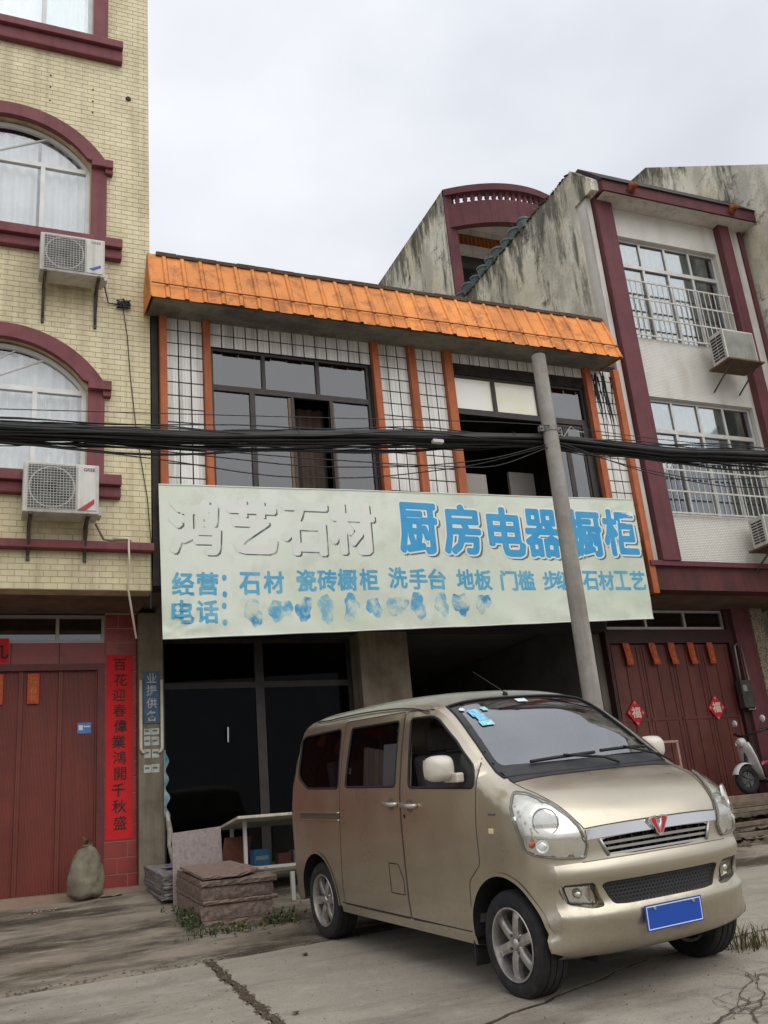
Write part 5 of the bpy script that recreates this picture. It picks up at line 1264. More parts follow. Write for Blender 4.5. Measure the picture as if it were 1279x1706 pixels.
    parts['b'].build('windscreen_border', pm('frit', (.016, .016, .018), rough=.2), wsc, smooth=True, **B)
    l = resample(ws, .03)
    MB().tube([shell(s, y, .001) for s, y in l+[l[0]]], .009, 6, False).build('windscreen_seal', seal, root, smooth=True, **B)
    l = resample(hood, .03)
    def shell_ribbon(pts, wid, off, closed=True):
        mb = MB(); q = np.array(pts); n = len(q); vs = []
        for i in range(n):
            a = q[i-1] if (closed or i > 0) else q[i]; b = q[(i+1) % n] if (closed or i < n-1) else q[i]
            t = b-a; t = t/(np.hypot(*t)+1e-9); nn = np.array([-t[1], t[0]])*wid/2
            vs += [shell(*(q[i]+nn), off), shell(*(q[i]-nn), off)]
        return mb.add(vs, [(2*i, 2*((i+1) % n), 2*((i+1) % n)+1, 2*i+1) for i in range(n if closed else n-1)])
    shell_ribbon(l, .007, .0012).build('bonnet_gap', gap, bon, recalc=True, **B)
    # cowl panel between windscreen and bonnet
    c0, c1 = s_u(2.60), s_u(2.738)
    mb = MB().grid(lambda a, b: shell(c0+(c1-c0)*b, (a-.5)*1.30, .004), 30, 5)
    mb.build('cowl', dark, root, smooth=True, recalc=True, **B)
    # wipers
    for y0, y1, sa in ((.42, -.12, 2.63), (-.18, -.60, 2.60)):
        pts = [shell(s_u(sa-.03-.02*t), y0+(y1-y0)*t, .022) for t in np.linspace(0, 1, 12)]
        wp = MB().tube(pts, .011, 6).build('wiper', seal, root, smooth=True, **B)
        yb = y1+.0
        MB().tube([shell(s_u(2.70), yb-.10, .02), shell(s_u(2.66), yb, .045), shell(s_u(sa-.04), (y0+y1)/2, .034)], .009, 6).build('wiper_arm', seal, wp, smooth=True, **B)
    for y in (.17, -.25): MB().box(-.012, .012, -.015, .015, 0, .012).v
    # stickers on the glass
    def patch(name, s_a, s_b, y_a, y_b, mat, off=-.003, par=None, nu=4):
        return MB().grid(lambda a, b: shell(s_a+(s_b-s_a)*b, y_a+(y_b-y_a)*a, off), nu, nu).build(name, mat, par or wsc, smooth=True, recalc=True, **B)
    blue = pm('sticker_blue', srgb(70, 165, 215), srgb(150, 205, 225), scale=30, rough=.4)
    pale = pm('sticker_pale', srgb(205, 215, 220), rough=.5); teal = pm('sticker_teal', srgb(90, 180, 190), srgb(180, 220, 215), scale=50, rough=.4)
    su = s_u
    patch('sticker', su(2.055), su(2.14), .505, .425, blue, .002); patch('sticker', su(2.12), su(2.19), .49, .415, blue, .003); patch('sticker', su(2.04), su(2.085), .385, .34, teal, .002); patch('sticker', su(2.185), su(2.235), .50, .40, teal, .002)
    c_ = MB(); cc = (su(2.035), .525); c_.add([shell(cc[0]+.022*math.cos(t), cc[1]+.02*math.sin(t), .003) for t in np.linspace(0, 2*PI, 14)[:-1]], [tuple(range(13))]); c_.build('sticker', pale, wsc, recalc=True, **B)
    patch('sticker', su(1.965), su(2.01), .03, -.06, pale, .002)
    for k in range(4): patch('dashboard_paper', su(2.545+.0*k), su(2.59), .46-.055*k, .42-.055*k, pale, -.05)
    # ---- grille
    gb = MB().grid(lambda a, b: (3.12, (a-.5)*.86, .465+.12*b), 2, 2); gb.build('grille_back', dark, root, **B)
    def bar(w0, w1, yh, off, mat, name, nseg=30):
        mb = MB(); vs = []
        for i in range(nseg+1):
            y = -yh+2*yh*i/nseg
            a, b = shell(s_w(w0), y, off), shell(s_w(w1), y, off); d0, d1 = shell(s_w(w0), y, off-.03), shell(s_w(w1), y, off-.03)
            vs += [a, b, d1, d0]
        fs = [(4*i+j, 4*i+(j+1) % 4, 4*(i+1)+(j+1) % 4, 4*(i+1)+j) for i in range(nseg) for j in range(4)]
        return mb.add(vs, fs).build(name, mat, root, smooth=False, recalc=True, **B)
    bar(.637, .580, .512, .006, chrome, 'grille_chrome_strip')
    silver = pm('grille_silver', (.42, .41, .38), rough=.35, metal=.7)
    for w0, w1, yh in ((.554, .538, .425), (.522, .507, .408), (.490, .477, .385)): bar(w0, w1, yh, -.004, silver, 'grille_slat')
    for y in np.linspace(-.36, .36, 9): MB().box(3.14, 3.185, y-.004, y+.004, .475, .575).build('grille_rib', dark, root, **B)
    for s in (1, -1):                                             # frame ends
        l_ = [(s_w(.575), .43*s), (s_w(.478), .385*s)]
        MB().tube([shell(a, b, .003) for a, b in l_], .010, 6).build('grille_frame', silver, root, smooth=True, **B)
    # emblem: red wings on chrome
    em = [[(-.012, -.060), (.012, -.060), (.070, .034), (.060, .052), (.022, .056), (.018, .02), (.0, -.018), (-.018, .02), (-.022, .056), (-.060, .052), (-.070, .034)]]
    red = pm('emblem_red', srgb(190, 30, 45), rough=.3, coat=.5)
    def flat(poly, off, th, name, mat, par=None):
        mb = MB().prism_xz([(x, z) for x, z in poly], 0, th)
        mb.v = [(3.222+off-v[1], v[0], .602+v[2]) for v in mb.v]
        return mb.build(name, mat, par or root, recalc=True, **B)
    eb = flat(em[0], .014, .012, 'emblem', chrome)
    for sg in (1, -1):
        flat([(sg*x, z) for x, z in [(.003, -.040), (.012, -.044), (.059, .034), (.052, .044), (.029, .047), (.024, .010)]], .017, .004, 'emblem_wing', red, eb)
    # ---- lower intake with honeycomb mesh
    ib = MB().grid(lambda a, b: (3.13, (a-.5)*.98, .18+.18*b), 2, 2).build('intake_back', dark, root, **B)
    hx = MB(); 
    for r_ in range(7):
        for c in range(36):
            y = -.46+c*.026+(r_ % 2)*.013; w = .214+r_*.0195
            if abs(y) > np.interp(w, [.208, .335], [.37, .445]): continue
            cpt = Vector(shell(s_w(w), y, -.022))
            ring = [(cpt.x, cpt.y+.0148*math.cos(t), cpt.z+.0125*math.sin(t)) for t in (PI/6+PI/3*k for k in range(6))]
            rin = [(cpt.x, cpt.y+.0098*math.cos(t), cpt.z+.0082*math.sin(t)) for t in (PI/6+PI/3*k for k in range(6))]
            hx.add(ring+rin, [(k, (k+1) % 6, 6+(k+1) % 6, 6+k) for k in range(6)])
    stuff(hx.build('intake_mesh', pm('intake_grey', (.05, .05, .055), rough=.5), ib, **B))
    l = resample(intake, .03); n = len(l)
    mb = MB(); mb.v = [shell(s, y) for s, y in l]+[(p[0]-.09, p[1], p[2]) for p in (shell(s, y) for s, y in l)]; mb.f = [(i, (i+1) % n, n+(i+1) % n, n+i) for i in range(n)]
    mb.build('intake_frame', paint, bum, recalc=True, **B)
    # ---- fog lamp recesses
    lampglass = glass('lamp_glass', (.96, .96, .94), .04, power=.9)
    refl = pm('lamp_reflector', (.86, .85, .79), (.78, .77, .72), rough=.20, metal=.88, scale=9, bump=.07, bscale=14)
    for l0, sg in ((fog, 1), (fogL, -1)):
        l = resample(l0, .03); n = len(l)
        pts = [shell(s, y) for s, y in l]; c = np.mean(pts, 0)
        back = [(p[0]-.055-.02*abs(p[1])*0, p[1]*.985, c[2]+(p[2]-c[2])*.86) for p in pts]
        mb = MB(); mb.v = pts+back; mb.f = [(i, (i+1) % n, n+(i+1) % n, n+i) for i in range(n)]+[tuple(range(n, 2*n))]
        mb.build('fog_lamp_recess', paint, bum, recalc=True, **B)
        q = rounded([(.495, .333), (.672, .336), (.640, .240), (.488, .228)], .015)
        def fp(y, w, off): p = shell(s_w(w), sg*y, off); return p
        V, F = cdt(resample(q, .02), [], .03)
        fl = MB(); fl.v = [fp(y, w, -.012) for y, w in V]; fl.f = [t for t, c_ in F]
        fo = fl.build('fog_lamp', lampglass, bum, smooth=True, recalc=True, **B)
        fb = MB(); fb.v = [fp(y, w, -.045) for y, w in V]; fb.f = [t for t, c_ in F]; fb.build('fog_lamp_reflector', refl, fo, smooth=True, recalc=True, **B)
        cb = fp(.575, .285, -.03); MB().lathe([(0, .018), (.012, .016), (.022, .008), (.026, 0)], cb, 'x', 16).build('fog_lamp_bulb', refl, fo, smooth=True, recalc=True, **B)
        MB().tube([fp(y, w, -.008) for y, w in resample(q, .02)+[q[0]]], .005, 5, False).build('fog_lamp_rim', dark, fo, smooth=True, **B)
    # bumper crease lines and lower lip
    shell_ribbon([(s_w(.462), y) for y in np.linspace(-.56, .56, 50)], .006, .0012, False).build('bumper_gap', pm('bumper_shadow', (.16, .135, .105), rough=.5), bum, recalc=True, **B)
    # number plate, blank
    pl = MB(); plate = pm('plate_blue', srgb(30, 75, 165), rough=.35)
    npb = MB().box(3.248, 3.254, -.22, .22, .045, .185).build('number_plate', plate, root, bevel=.004, **B)
    MB().box(3.2542, 3.2548, -.21, .21, .172, .177).box(3.2542, 3.2548, -.21, .21, .053, .058).box(3.2542, 3.2548, -.21, -.205, .058, .172).box(3.2542, 3.2548, .205, .21, .058, .172).build('plate_border', pm('plate_white', (.75, .75, .75), rough=.4), npb, **B)
    for y in (-.15, .15): MB().cyl((3.2545, y, .165), (3.262, y, .165), .009, n=10).build('plate_bolt', chrome, npb, **B)
    # ---- head lamps: outline projected on the body from 45 degrees in front
    hlp = HEADLAMP
    for sg in (1, -1):
        dirv = Vector((-.80, .60*sg*1.0, -.0)).normalized()          # casting direction for the right lamp (local y<0 side)
        side = Vector((-dirv.y, dirv.x, 0)); orig = Vector((3.4, -.62*sg, .66))
        def onbody(a, z, off):
            o_ = Vector((0, 0, 0))+side*a*sg+Vector((0, 0, z))-dirv*6
            h = bvh.ray_cast(o_, dirv)
            if h[0] is None: return None
            nrm = h[1] if h[1].dot(dirv) < 0 else -h[1]
            return h[0]+nrm*off
        def ab(p):   # van point (right side) -> lamp plane
            u, v, w = p; d_ = Vector((-.80, .60, 0)).normalized(); s_ = Vector((-d_.y, d_.x, 0))
            return (Vector((u, -v, 0)).dot(s_), w)
        poly = [ab(p) for p in hlp]
        l = resample(rounded(poly, .016), .02)
        V, F = cdt(l, [], .03)
        def mk(name, mat, off, par):
            pts = [onbody(a, z, off) for a, z in V]
            mb = MB(); mb.v = [tuple(p) if p is not None else (3.1, -.6*sg, .65) for p in pts]; mb.f = [t for t, c_ in F]
            return mb.build(name, mat, par, smooth=True, recalc=True, **B)
        hl = mk('headlamp', lampglass, .022, root)
        mk('headlamp_bowl', refl, .003, hl)
        rim = [onbody(a, z, .012) for a, z in l+[l[0]]]
        MB().tube([p for p in rim if p is not None], .006, 6, False).build('headlamp_seal', pm('lamp_edge', (.20, .18, .15), rough=.4), hl, smooth=True, **B)
        # round main beam, bezel, small round lamp, amber indicator
        def at(u, v, w, off):
            a, z = ab((u, v, w)); return onbody(a, z, off)
        for nm, (u, v, w), r0 in (('main_beam', HL_MAIN, .078), ('side_lamp', HL_SMALL, .036)):
            c = at(u, v, w, .004)
            if c is None: continue
            ax = (-dirv*.9+Vector((0, 0, .12))).normalized()
            e1 = ax.orthogonal().normalized(); e2 = ax.cross(e1)
            prof = [(r0*1.0, .0), (r0*1.02, .014), (r0*.93, .016), (r0*.90, .004), (r0*.6, -.004), (.0, -.006)] if nm == 'main_beam' else [(r0, 0), (r0, .012), (r0*.8, .012), (r0*.5, .002), (0, .0)]
            mb = MB(); ns = 28; vs = []; k = len(prof)
            for i in range(ns):
                t = 2*PI*i/ns
                for r, h in prof: vs.append(c+e1*r*math.cos(t)+e2*r*math.sin(t)+ax*h)
            fs = [(i*k+j, ((i+1) % ns)*k+j, ((i+1) % ns)*k+j+1, i*k+j+1) for i in range(ns) for j in range(k-1)]
            mb.add(vs, fs); mb.build(nm, pm('lamp_bezel', (.80, .80, .78), rough=.12, metal=1), hl, smooth=True, recalc=True, sharp=40, **B)
            mb = MB(); vs = [c+e1*r0*.88*math.cos(t)+e2*r0*.88*math.sin(t)+ax*.006 for t in np.linspace(0, 2*PI, 25)[:-1]]+[c+ax*.024]
            mb.add(vs, [(i, (i+1) % 24, 24) for i in range(24)]); mb.build(nm+'_lens', pm('lamp_lens', (.74, .74, .70), (.86, .86, .82), rough=.08, metal=.5, scale=30, coat=1), hl, smooth=True, recalc=True, **B)
        c = at(*HL_IND, .006)
        if c is not None: MB().lathe([(0, .018), (.014, .014), (.022, .0)], tuple(c), 'x', 12).build('indicator_bulb', pm('amber_lamp', (.45, .12, .08), rough=.2), hl, smooth=True, recalc=True, **B)
    # ---- tail lamps, rear bumper, side trim
    tl = pm('tail_red', (.25, .012, .015), rough=.15, coat=.6)
    for sg in (1, -1):
        i0 = [i for i in range(NS) if SIL[i, 0] < -.3 and .42 < SIL[i, 1] < .80]
        mb = MB(); vs = []
        for i in i0:
            for q in (.80, .86, .92, .965, .985): vs.append(shell(sv[i], sg*q*Wt[i], .006))
        n = 5; mb.add(vs, [(a*n+b, a*n+b+1, (a+1)*n+b+1, (a+1)*n+b) for a in range(len(i0)-1) for b in range(n-1)])
        mb.build('tail_lamp', tl, root, smooth=True, recalc=True, **B)
    # slide rail: recessed channel shown as a dark groove with pale lips
    for sg in (1, -1):
        rg = ribbon([(u, .668+.012*(u+.3)) for u in np.linspace(-.29, .525, 24)], .052, .0018, sg, False).build('slide_rail', pm('rail_shadow', (.10, .075, .06), rough=.6), root, recalc=True, **B)
        for dw in (.028, -.028): MB().tube([sidept(u, .668+.012*(u+.3)+dw, sg, .004) for u in np.linspace(-.29, .525, 24)], .007, 6).build('rail_lip', paint, rg, smooth=True, **B)
    # fuel flap
    fl = [(1.30, .175), (1.30, .375), (1.44, .375), (1.50, .28), (1.50, .175)]
    
    ribbon(resample(fl, .02), .006, .0022, 1).build('fuel_flap', seal, sd, recalc=True, **B)
    # door handles
    silverh = pm('handle_paint', (.50, .46, .40), rough=.25, metal=.7)
    for u0, u1, w, par in ((1.305, 1.515, .782, sd), (1.58, 1.79, .774, fd)):
        mb = MB(); c = (u0+u1)/2
        cup = MB().add([sidept(c+.055*math.cos(t)*1.0, w+.045*math.sin(t), 1, .0015) for t in np.linspace(0, 2*PI, 20)[:-1]], [tuple(range(19))]).build('handle_cup', pm('handle_shadow', (.14, .115, .09), rough=.4), par, recalc=True, **B)
        pts = [sidept(u0, w, 1, .002), sidept(u0+.02, w, 1, .024), sidept(c, w, 1, .032), sidept(u1-.02, w, 1, .026), sidept(u1, w, 1, .002)]
        h = MB().tube(pts, [.012, .015, .016, .017, .013], 8).build('door_handle', silverh, par, smooth=True, **B)
        MB().cyl(sidept(1.60, w-.075, 1, 0), sidept(1.60, w-.075, 1, .004), .009, n=10).build('lock', seal, h, **B)
    # side repeater and script badge
    MB().box(2.64, 2.685, -side_v(2.66, .637)-.008, -side_v(2.66, .637)+.01, .620, .652).build('side_repeater', pm('repeater', (.75, .62, .42), rough=.2), root, bevel=.006, **B)
    MB().box(2.645, 2.72, -side_v(2.68, .73)-.003, -side_v(2.68, .73)+.01, .726, .738).build('fender_badge', pm('badge_grey', (.12, .10, .09), rough=.4), root, **B)
    # mud flap
    for sg in (1, -1): MB().box(2.295, 2.305, min(-sg*.78, -sg*.60), max(-sg*.78, -sg*.60), -.17, .05).build('mud_flap', dark, root, **B)
    # ---- mirrors
    mp = pm('mirror_cream', (.62, .58, .49), (.55, .51, .43), rough=.3, coat=.5, scale=4)
    for sg in (1, -1):
        prof = [(.0, .62, .62), (.02, .95, .92), (.06, 1.0, 1.0), (.10, .94, .95), (.135, .70, .72), (.15, .35, .4)]
        mb = MB(); vs = []; n = 20; cu_, cv_, cw_ = 2.27, .905, 1.015
        for x, a, b in prof:
            for i in range(n):
                t = 2*PI*i/n; ce, se = math.cos(t), math.sin(t)
                y = .098*a*math.copysign(abs(ce)**.6, ce); z = .086*b*math.copysign(abs(se)**.6, se)
                if z < 0: z *= .92
                vs.append((cu_-.05+x+.03*ce*sg*0, -sg*(cv_+y), cw_+z))
        fs = [(k*n+i, k*n+(i+1) % n, (k+1)*n+(i+1) % n, (k+1)*n+i) for k in range(len(prof)-1) for i in range(n)]
        fs += [tuple(range(n)), tuple(range((len(prof)-1)*n, len(prof)*n))]
        mb.add(vs, fs); mo = mb.build('wing_mirror', mp, root, smooth=True, recalc=True, sharp=50, **B)
        MB().grid(lambda a, b: (cu_-.053, -sg*(cv_+(a-.5)*.15), cw_+(b-.5)*.12), 2, 2).build('mirror_glass', chrome, mo, **B)
        MB().box(cu_-.02, cu_+.14, min(-sg*.80, -sg*.86), max(-sg*.80, -sg*.86), .925, .985).build('mirror_foot', mp, mo, bevel=.012, **B)
        tri = [(2.31, .895), (2.48, .893), (2.502, .94), (2.46, 1.01), (2.34, 1.10)]
        V, F = cdt(resample(tri, .03), [], .05); mb = MB(); mb.v = [sidept(u, w, sg, -.004) for u, w in V]; mb.f = [t for t, c_ in F]
        mb.build('mirror_panel', dark, mo, recalc=True, **B)
    # antenna
    an = MB().cyl(shell(s_u(1.86), .03, 0), shell(s_u(1.86), .03, .02), .022, .015, 12).build('antenna_base', seal, root, smooth=True, **B)
    a0 = Vector(shell(s_u(1.86), .03, .015)); MB().cyl(a0, a0+Vector((-.10, -.20, .17)), .004, .002, 6).build('antenna_rod', seal, an, **B)
    # roof gutters
    for sg in (1, -1):
        i0 = [i for i in range(NS) if -.10 < SIL[i, 0] < 1.9 and SIL[i, 1] > 1.4]
        MB().tube([shell(sv[i], sg*.95*Wt[i], .0) for i in i0], .006, 6).build('roof_gutter', gap, root, smooth=True, **B)
    # ---- wheels
    def wheel(u, sg, front):
        c = (u, -sg*.675, 0.0)
        wr = bpy.data.objects.new('wheel', None); COL.objects.link(wr); wr.parent = root; wr.location = c
        # outward axis = -y for right side
        oy = -sg
        tp = [(.200, -.085), (.215, -.095), (.262, -.100), (.285, -.090), (.297, -.070), (.297, -.052), (.290, -.050), (.290, -.042), (.298, -.040), (.298, -.004), (.291, -.003), (.291, .003), (.298, .004), (.298, .040), (.290, .042), (.290, .050), (.297, .052), (.297, .070), (.285, .090), (.262, .100), (.215, .095), (.200, .085)]
        def lat(prof, n=48, close=False):
            mb = MB().lathe([(r, -oy*h) for r, h in prof], (0, 0, 0), 'y', n, close); return mb
        lat(tp, 56, True).build('tyre', rubber, wr, smooth=True, recalc=True, sharp=35, **B)
        lat([(.206, .094), (.203, .098), (.194, .096), (.190, .080), (.186, .04), (.182, -.08), (.2, -.085)], 48).build('rim', alloy, wr, smooth=True, recalc=True, sharp=40, **B)
        lat([(0, -.02), (.185, -.02), (.19, -.06)], 32).build('brake_drum', pm('brake_dark', (.05, .045, .04), rough=.7), wr, recalc=True, **B)
        ph = .35 if front else .1
        for k in range(6):
            a = ph+k*PI/3; ca, sa = math.cos(a), math.sin(a); mb = MB(); vs = []
            for r, hw, h in ((.035, .034, .072), (.09, .032, .080), (.15, .031, .077), (.192, .038, .066)):
                for x, hh in ((-hw, h-.035), (-hw*.9, h-.006), (-hw*.35, h), (hw*.35, h), (hw*.9, h-.006), (hw, h-.035)):
                    px, pz = r*ca-x*sa, r*sa+x*ca; vs.append((px, oy*hh, pz))
            n = 6; fs = [(i*n+j, i*n+j+1, (i+1)*n+j+1, (i+1)*n+j) for i in range(3) for j in range(n-1)]+[(i*n+5, i*n, (i+1)*n, (i+1)*n+5) for i in range(3)]
            mb.add(vs, fs).build('spoke', alloy, wr, recalc=True, **B)
        lat([(0, .084), (.026, .083), (.033, .078), (.036, .05)], 24).build('hub_cap', alloy, wr, smooth=True, recalc=True, **B)
        lat([(.036, .070), (.066, .068), (.072, .05)], 24).build('hub', alloy, wr, smooth=True, recalc=True, **B)
        for k in range(4):
            a = .6+k*PI/2; p = (.052*math.cos(a), 0, .052*math.sin(a))
            MB().cyl((p[0], oy*.06, p[2]), (p[0], oy*.079, p[2]), .0105, .010, 6).build('wheel_nut', pm('nut_dark', (.12, .11, .10), rough=.5, metal=.6), wr, **B)
    for u, fr in ((2.70, True), (0.0, False)):
        for sg in (1, -1): wheel(u, sg, fr)
    MB().cyl((0, -.6, 0), (0, .6, 0), .045, n=12).build('rear_axle', dark, root, **B)
    # ---- interior
    sn = 30
    MB().prism_yz([(0, 0)], 0, 1) if False else None
    dash = MB(); prof = [(2.60, .45), (2.66, .86), (2.50, .88), (2.28, .84), (2.22, .76), (2.30, .45)]
    n = len(prof); dash.add([(u, .68, w) for u, w in prof]+[(u, -.68, w) for u, w in prof], [(i, (i+1) % n, n+(i+1) % n, n+i) for i in range(n)]+[tuple(range(n)), tuple(range(n, 2*n))])
    dash.build('dashboard', pm('dash_grey', (.14, .135, .13), rough=.7), root, recalc=True, **B)
    # steering wheel
    wc = Vector((2.13, .36, .86)); ax = Vector((-.80, 0, .60)).normalized(); e1 = Vector((0, 1, 0)); e2 = ax.cross(e1)
    st = MB().tube([wc+(e1*math.cos(t)+e2*math.sin(t))*.185 for t in np.linspace(0, 2*PI, 33)], .015, 8, False).build('steering_wheel', dark, root, smooth=True, **B)
    for t in (.3, PI-.3, -PI/2): MB().tube([wc, wc+(e1*math.cos(t)+e2*math.sin(t))*.18], .017, 6).build('steering_spoke', dark, st, **B)
    MB().cyl(wc+ax*.02, wc-ax*.28, .05, .03, 12).build('steering_column', dark, st, **B)
    cloth = pm('seat_cloth', (.10, .085, .085), (.13, .11, .105), rough=.9, scale=25, bump=.2)
    for u, y in ((1.62, .36), (1.62, -.36), (.85, .36), (.85, -.36), (.05, 0.0)):
        hw = .25 if u > .5 else .6
        so = MB().box(u, u+.48, y-hw, y+hw, .38, .52).build('seat', cloth, root, bevel=.05, **B)
        mb = MB().box(-.07, .07, -hw, hw, 0, .62); mb.v = [(u-.02-.20*z+x, y+yy, .48+z) for x, yy, z in mb.v]; mb.build('seat_back', cloth, so, bevel=.045, **B)
        if hw < .3: MB().box(u-.21, u-.12, y-.13, y+.13, 1.12, 1.29).build('headrest', cloth, so, bevel=.03, **B)
    # boards carried behind the middle window
    mb = MB().box(0, .40, -.012, .012, 0, .34); mb.v = [(1.02+x+.05*z, -.655+y+.10*z, .86+z) for x, y, z in mb.v]; mb.build('pale_board', pm('board_pale', (.80, .79, .75), rough=.6), root, **B)
    for k in range(4):
        mb = MB().box(0, .085, -.012, .012, 0, .33-.01*k); mb.v = [(.68+.092*k+x+.02*z, -.652+y+.10*z, .86+z) for x, y, z in mb.v]; mb.build('timber_board', pm('board_timber%d' % (k % 2), (.52-.10*(k % 2), .40-.06*(k % 2), .30), rough=.8), root, **B)
    # headliner keeps the roof dark inside
    return root, shell, side_v
def van_paint():
    """metallic champagne with road film: dust dulls the gloss and settles towards the sills"""
    m = pm('van_champagne', (.54, .485, .382), (.51, .458, .358), rough=.30, metal=.88, scale=1.4, coat=.35, spec=.4, spots=(.36, .315, .25), spscale=2.6, spfac=.05)
    nt = m.node_tree; N = nt.nodes; L = nt.links; b = N['Principled BSDF']
    geo = N.new('ShaderNodeNewGeometry'); nz = N.new('ShaderNodeTexNoise'); nz.inputs['Scale'].default_value = 3.5; nz.inputs['Detail'].default_value = 9; nz.inputs['Roughness'].default_value = .7; L.new(geo.outputs['Position'], nz.inputs['Vector'])
    mr = N.new('ShaderNodeMapRange'); mr.inputs[1].default_value = .35; mr.inputs[2].default_value = .68; mr.inputs[3].default_value = .27; mr.inputs[4].default_value = .37; L.new(nz.outputs['Fac'], mr.inputs[0]); L.new(mr.outputs[0], b.inputs['Roughness'])
    # splashed dirt low on the doors
    tc = N.new('ShaderNodeTexCoord'); sx = N.new('ShaderNodeSeparateXYZ'); L.new(tc.outputs['Object'], sx.inputs[0])
    zr = N.new('ShaderNodeMapRange'); zr.inputs[1].default_value = .38; zr.inputs[2].default_value = -.05; zr.inputs[4].default_value = .28; L.new(sx.outputs['Z'], zr.inputs[0])
    n2 = N.new('ShaderNodeTexNoise'); n2.inputs['Scale'].default_value = 9; n2.inputs['Detail'].default_value = 10; n2.inputs['Roughness'].default_value = .75; L.new(geo.outputs['Position'], n2.inputs['Vector'])
    ad = N.new('ShaderNodeMath'); L.new(zr.outputs[0], ad.inputs[0]); L.new(n2.outputs['Fac'], ad.inputs[1])
    f = N.new('ShaderNodeMapRange'); f.inputs[1].default_value = .58; f.inputs[2].default_value = .86; f.inputs[4].default_value = .45; L.new(ad.outputs[0], f.inputs[0])
    mx = N.new('ShaderNodeMix'); mx.data_type = 'RGBA'; L.new(f.outputs[0], mx.inputs['Factor']); L.new(b.inputs['Base Color'].links[0].from_socket, mx.inputs['A']); mx.inputs['B'].default_value = (.20, .17, .135, 1); L.new(mx.outputs['Result'], b.inputs['Base Color'])
    me = N.new('ShaderNodeMapRange'); me.inputs[3].default_value = .88; me.inputs[4].default_value = .25; L.new(f.outputs[0], me.inputs[0]); L.new(me.outputs[0], b.inputs['Metallic'])
    return m
HEADLAMP = [(2.826, .723, .85), (2.90, .684, .838), (3.03, .615, .775), (3.10, .553, .70), (3.128, .52, .647), (3.165, .50, .55), (3.165, .53, .478), (3.117, .646, .488), (3.047, .771, .508), (2.971, .795, .539), (2.924, .799, .661), (2.885, .799, .76), (2.851, .763, .823)]
HL_MAIN = (3.045, .685, .69); HL_SMALL = (3.06, .735, .56); HL_IND = (3.02, .775, .575)
build_van()
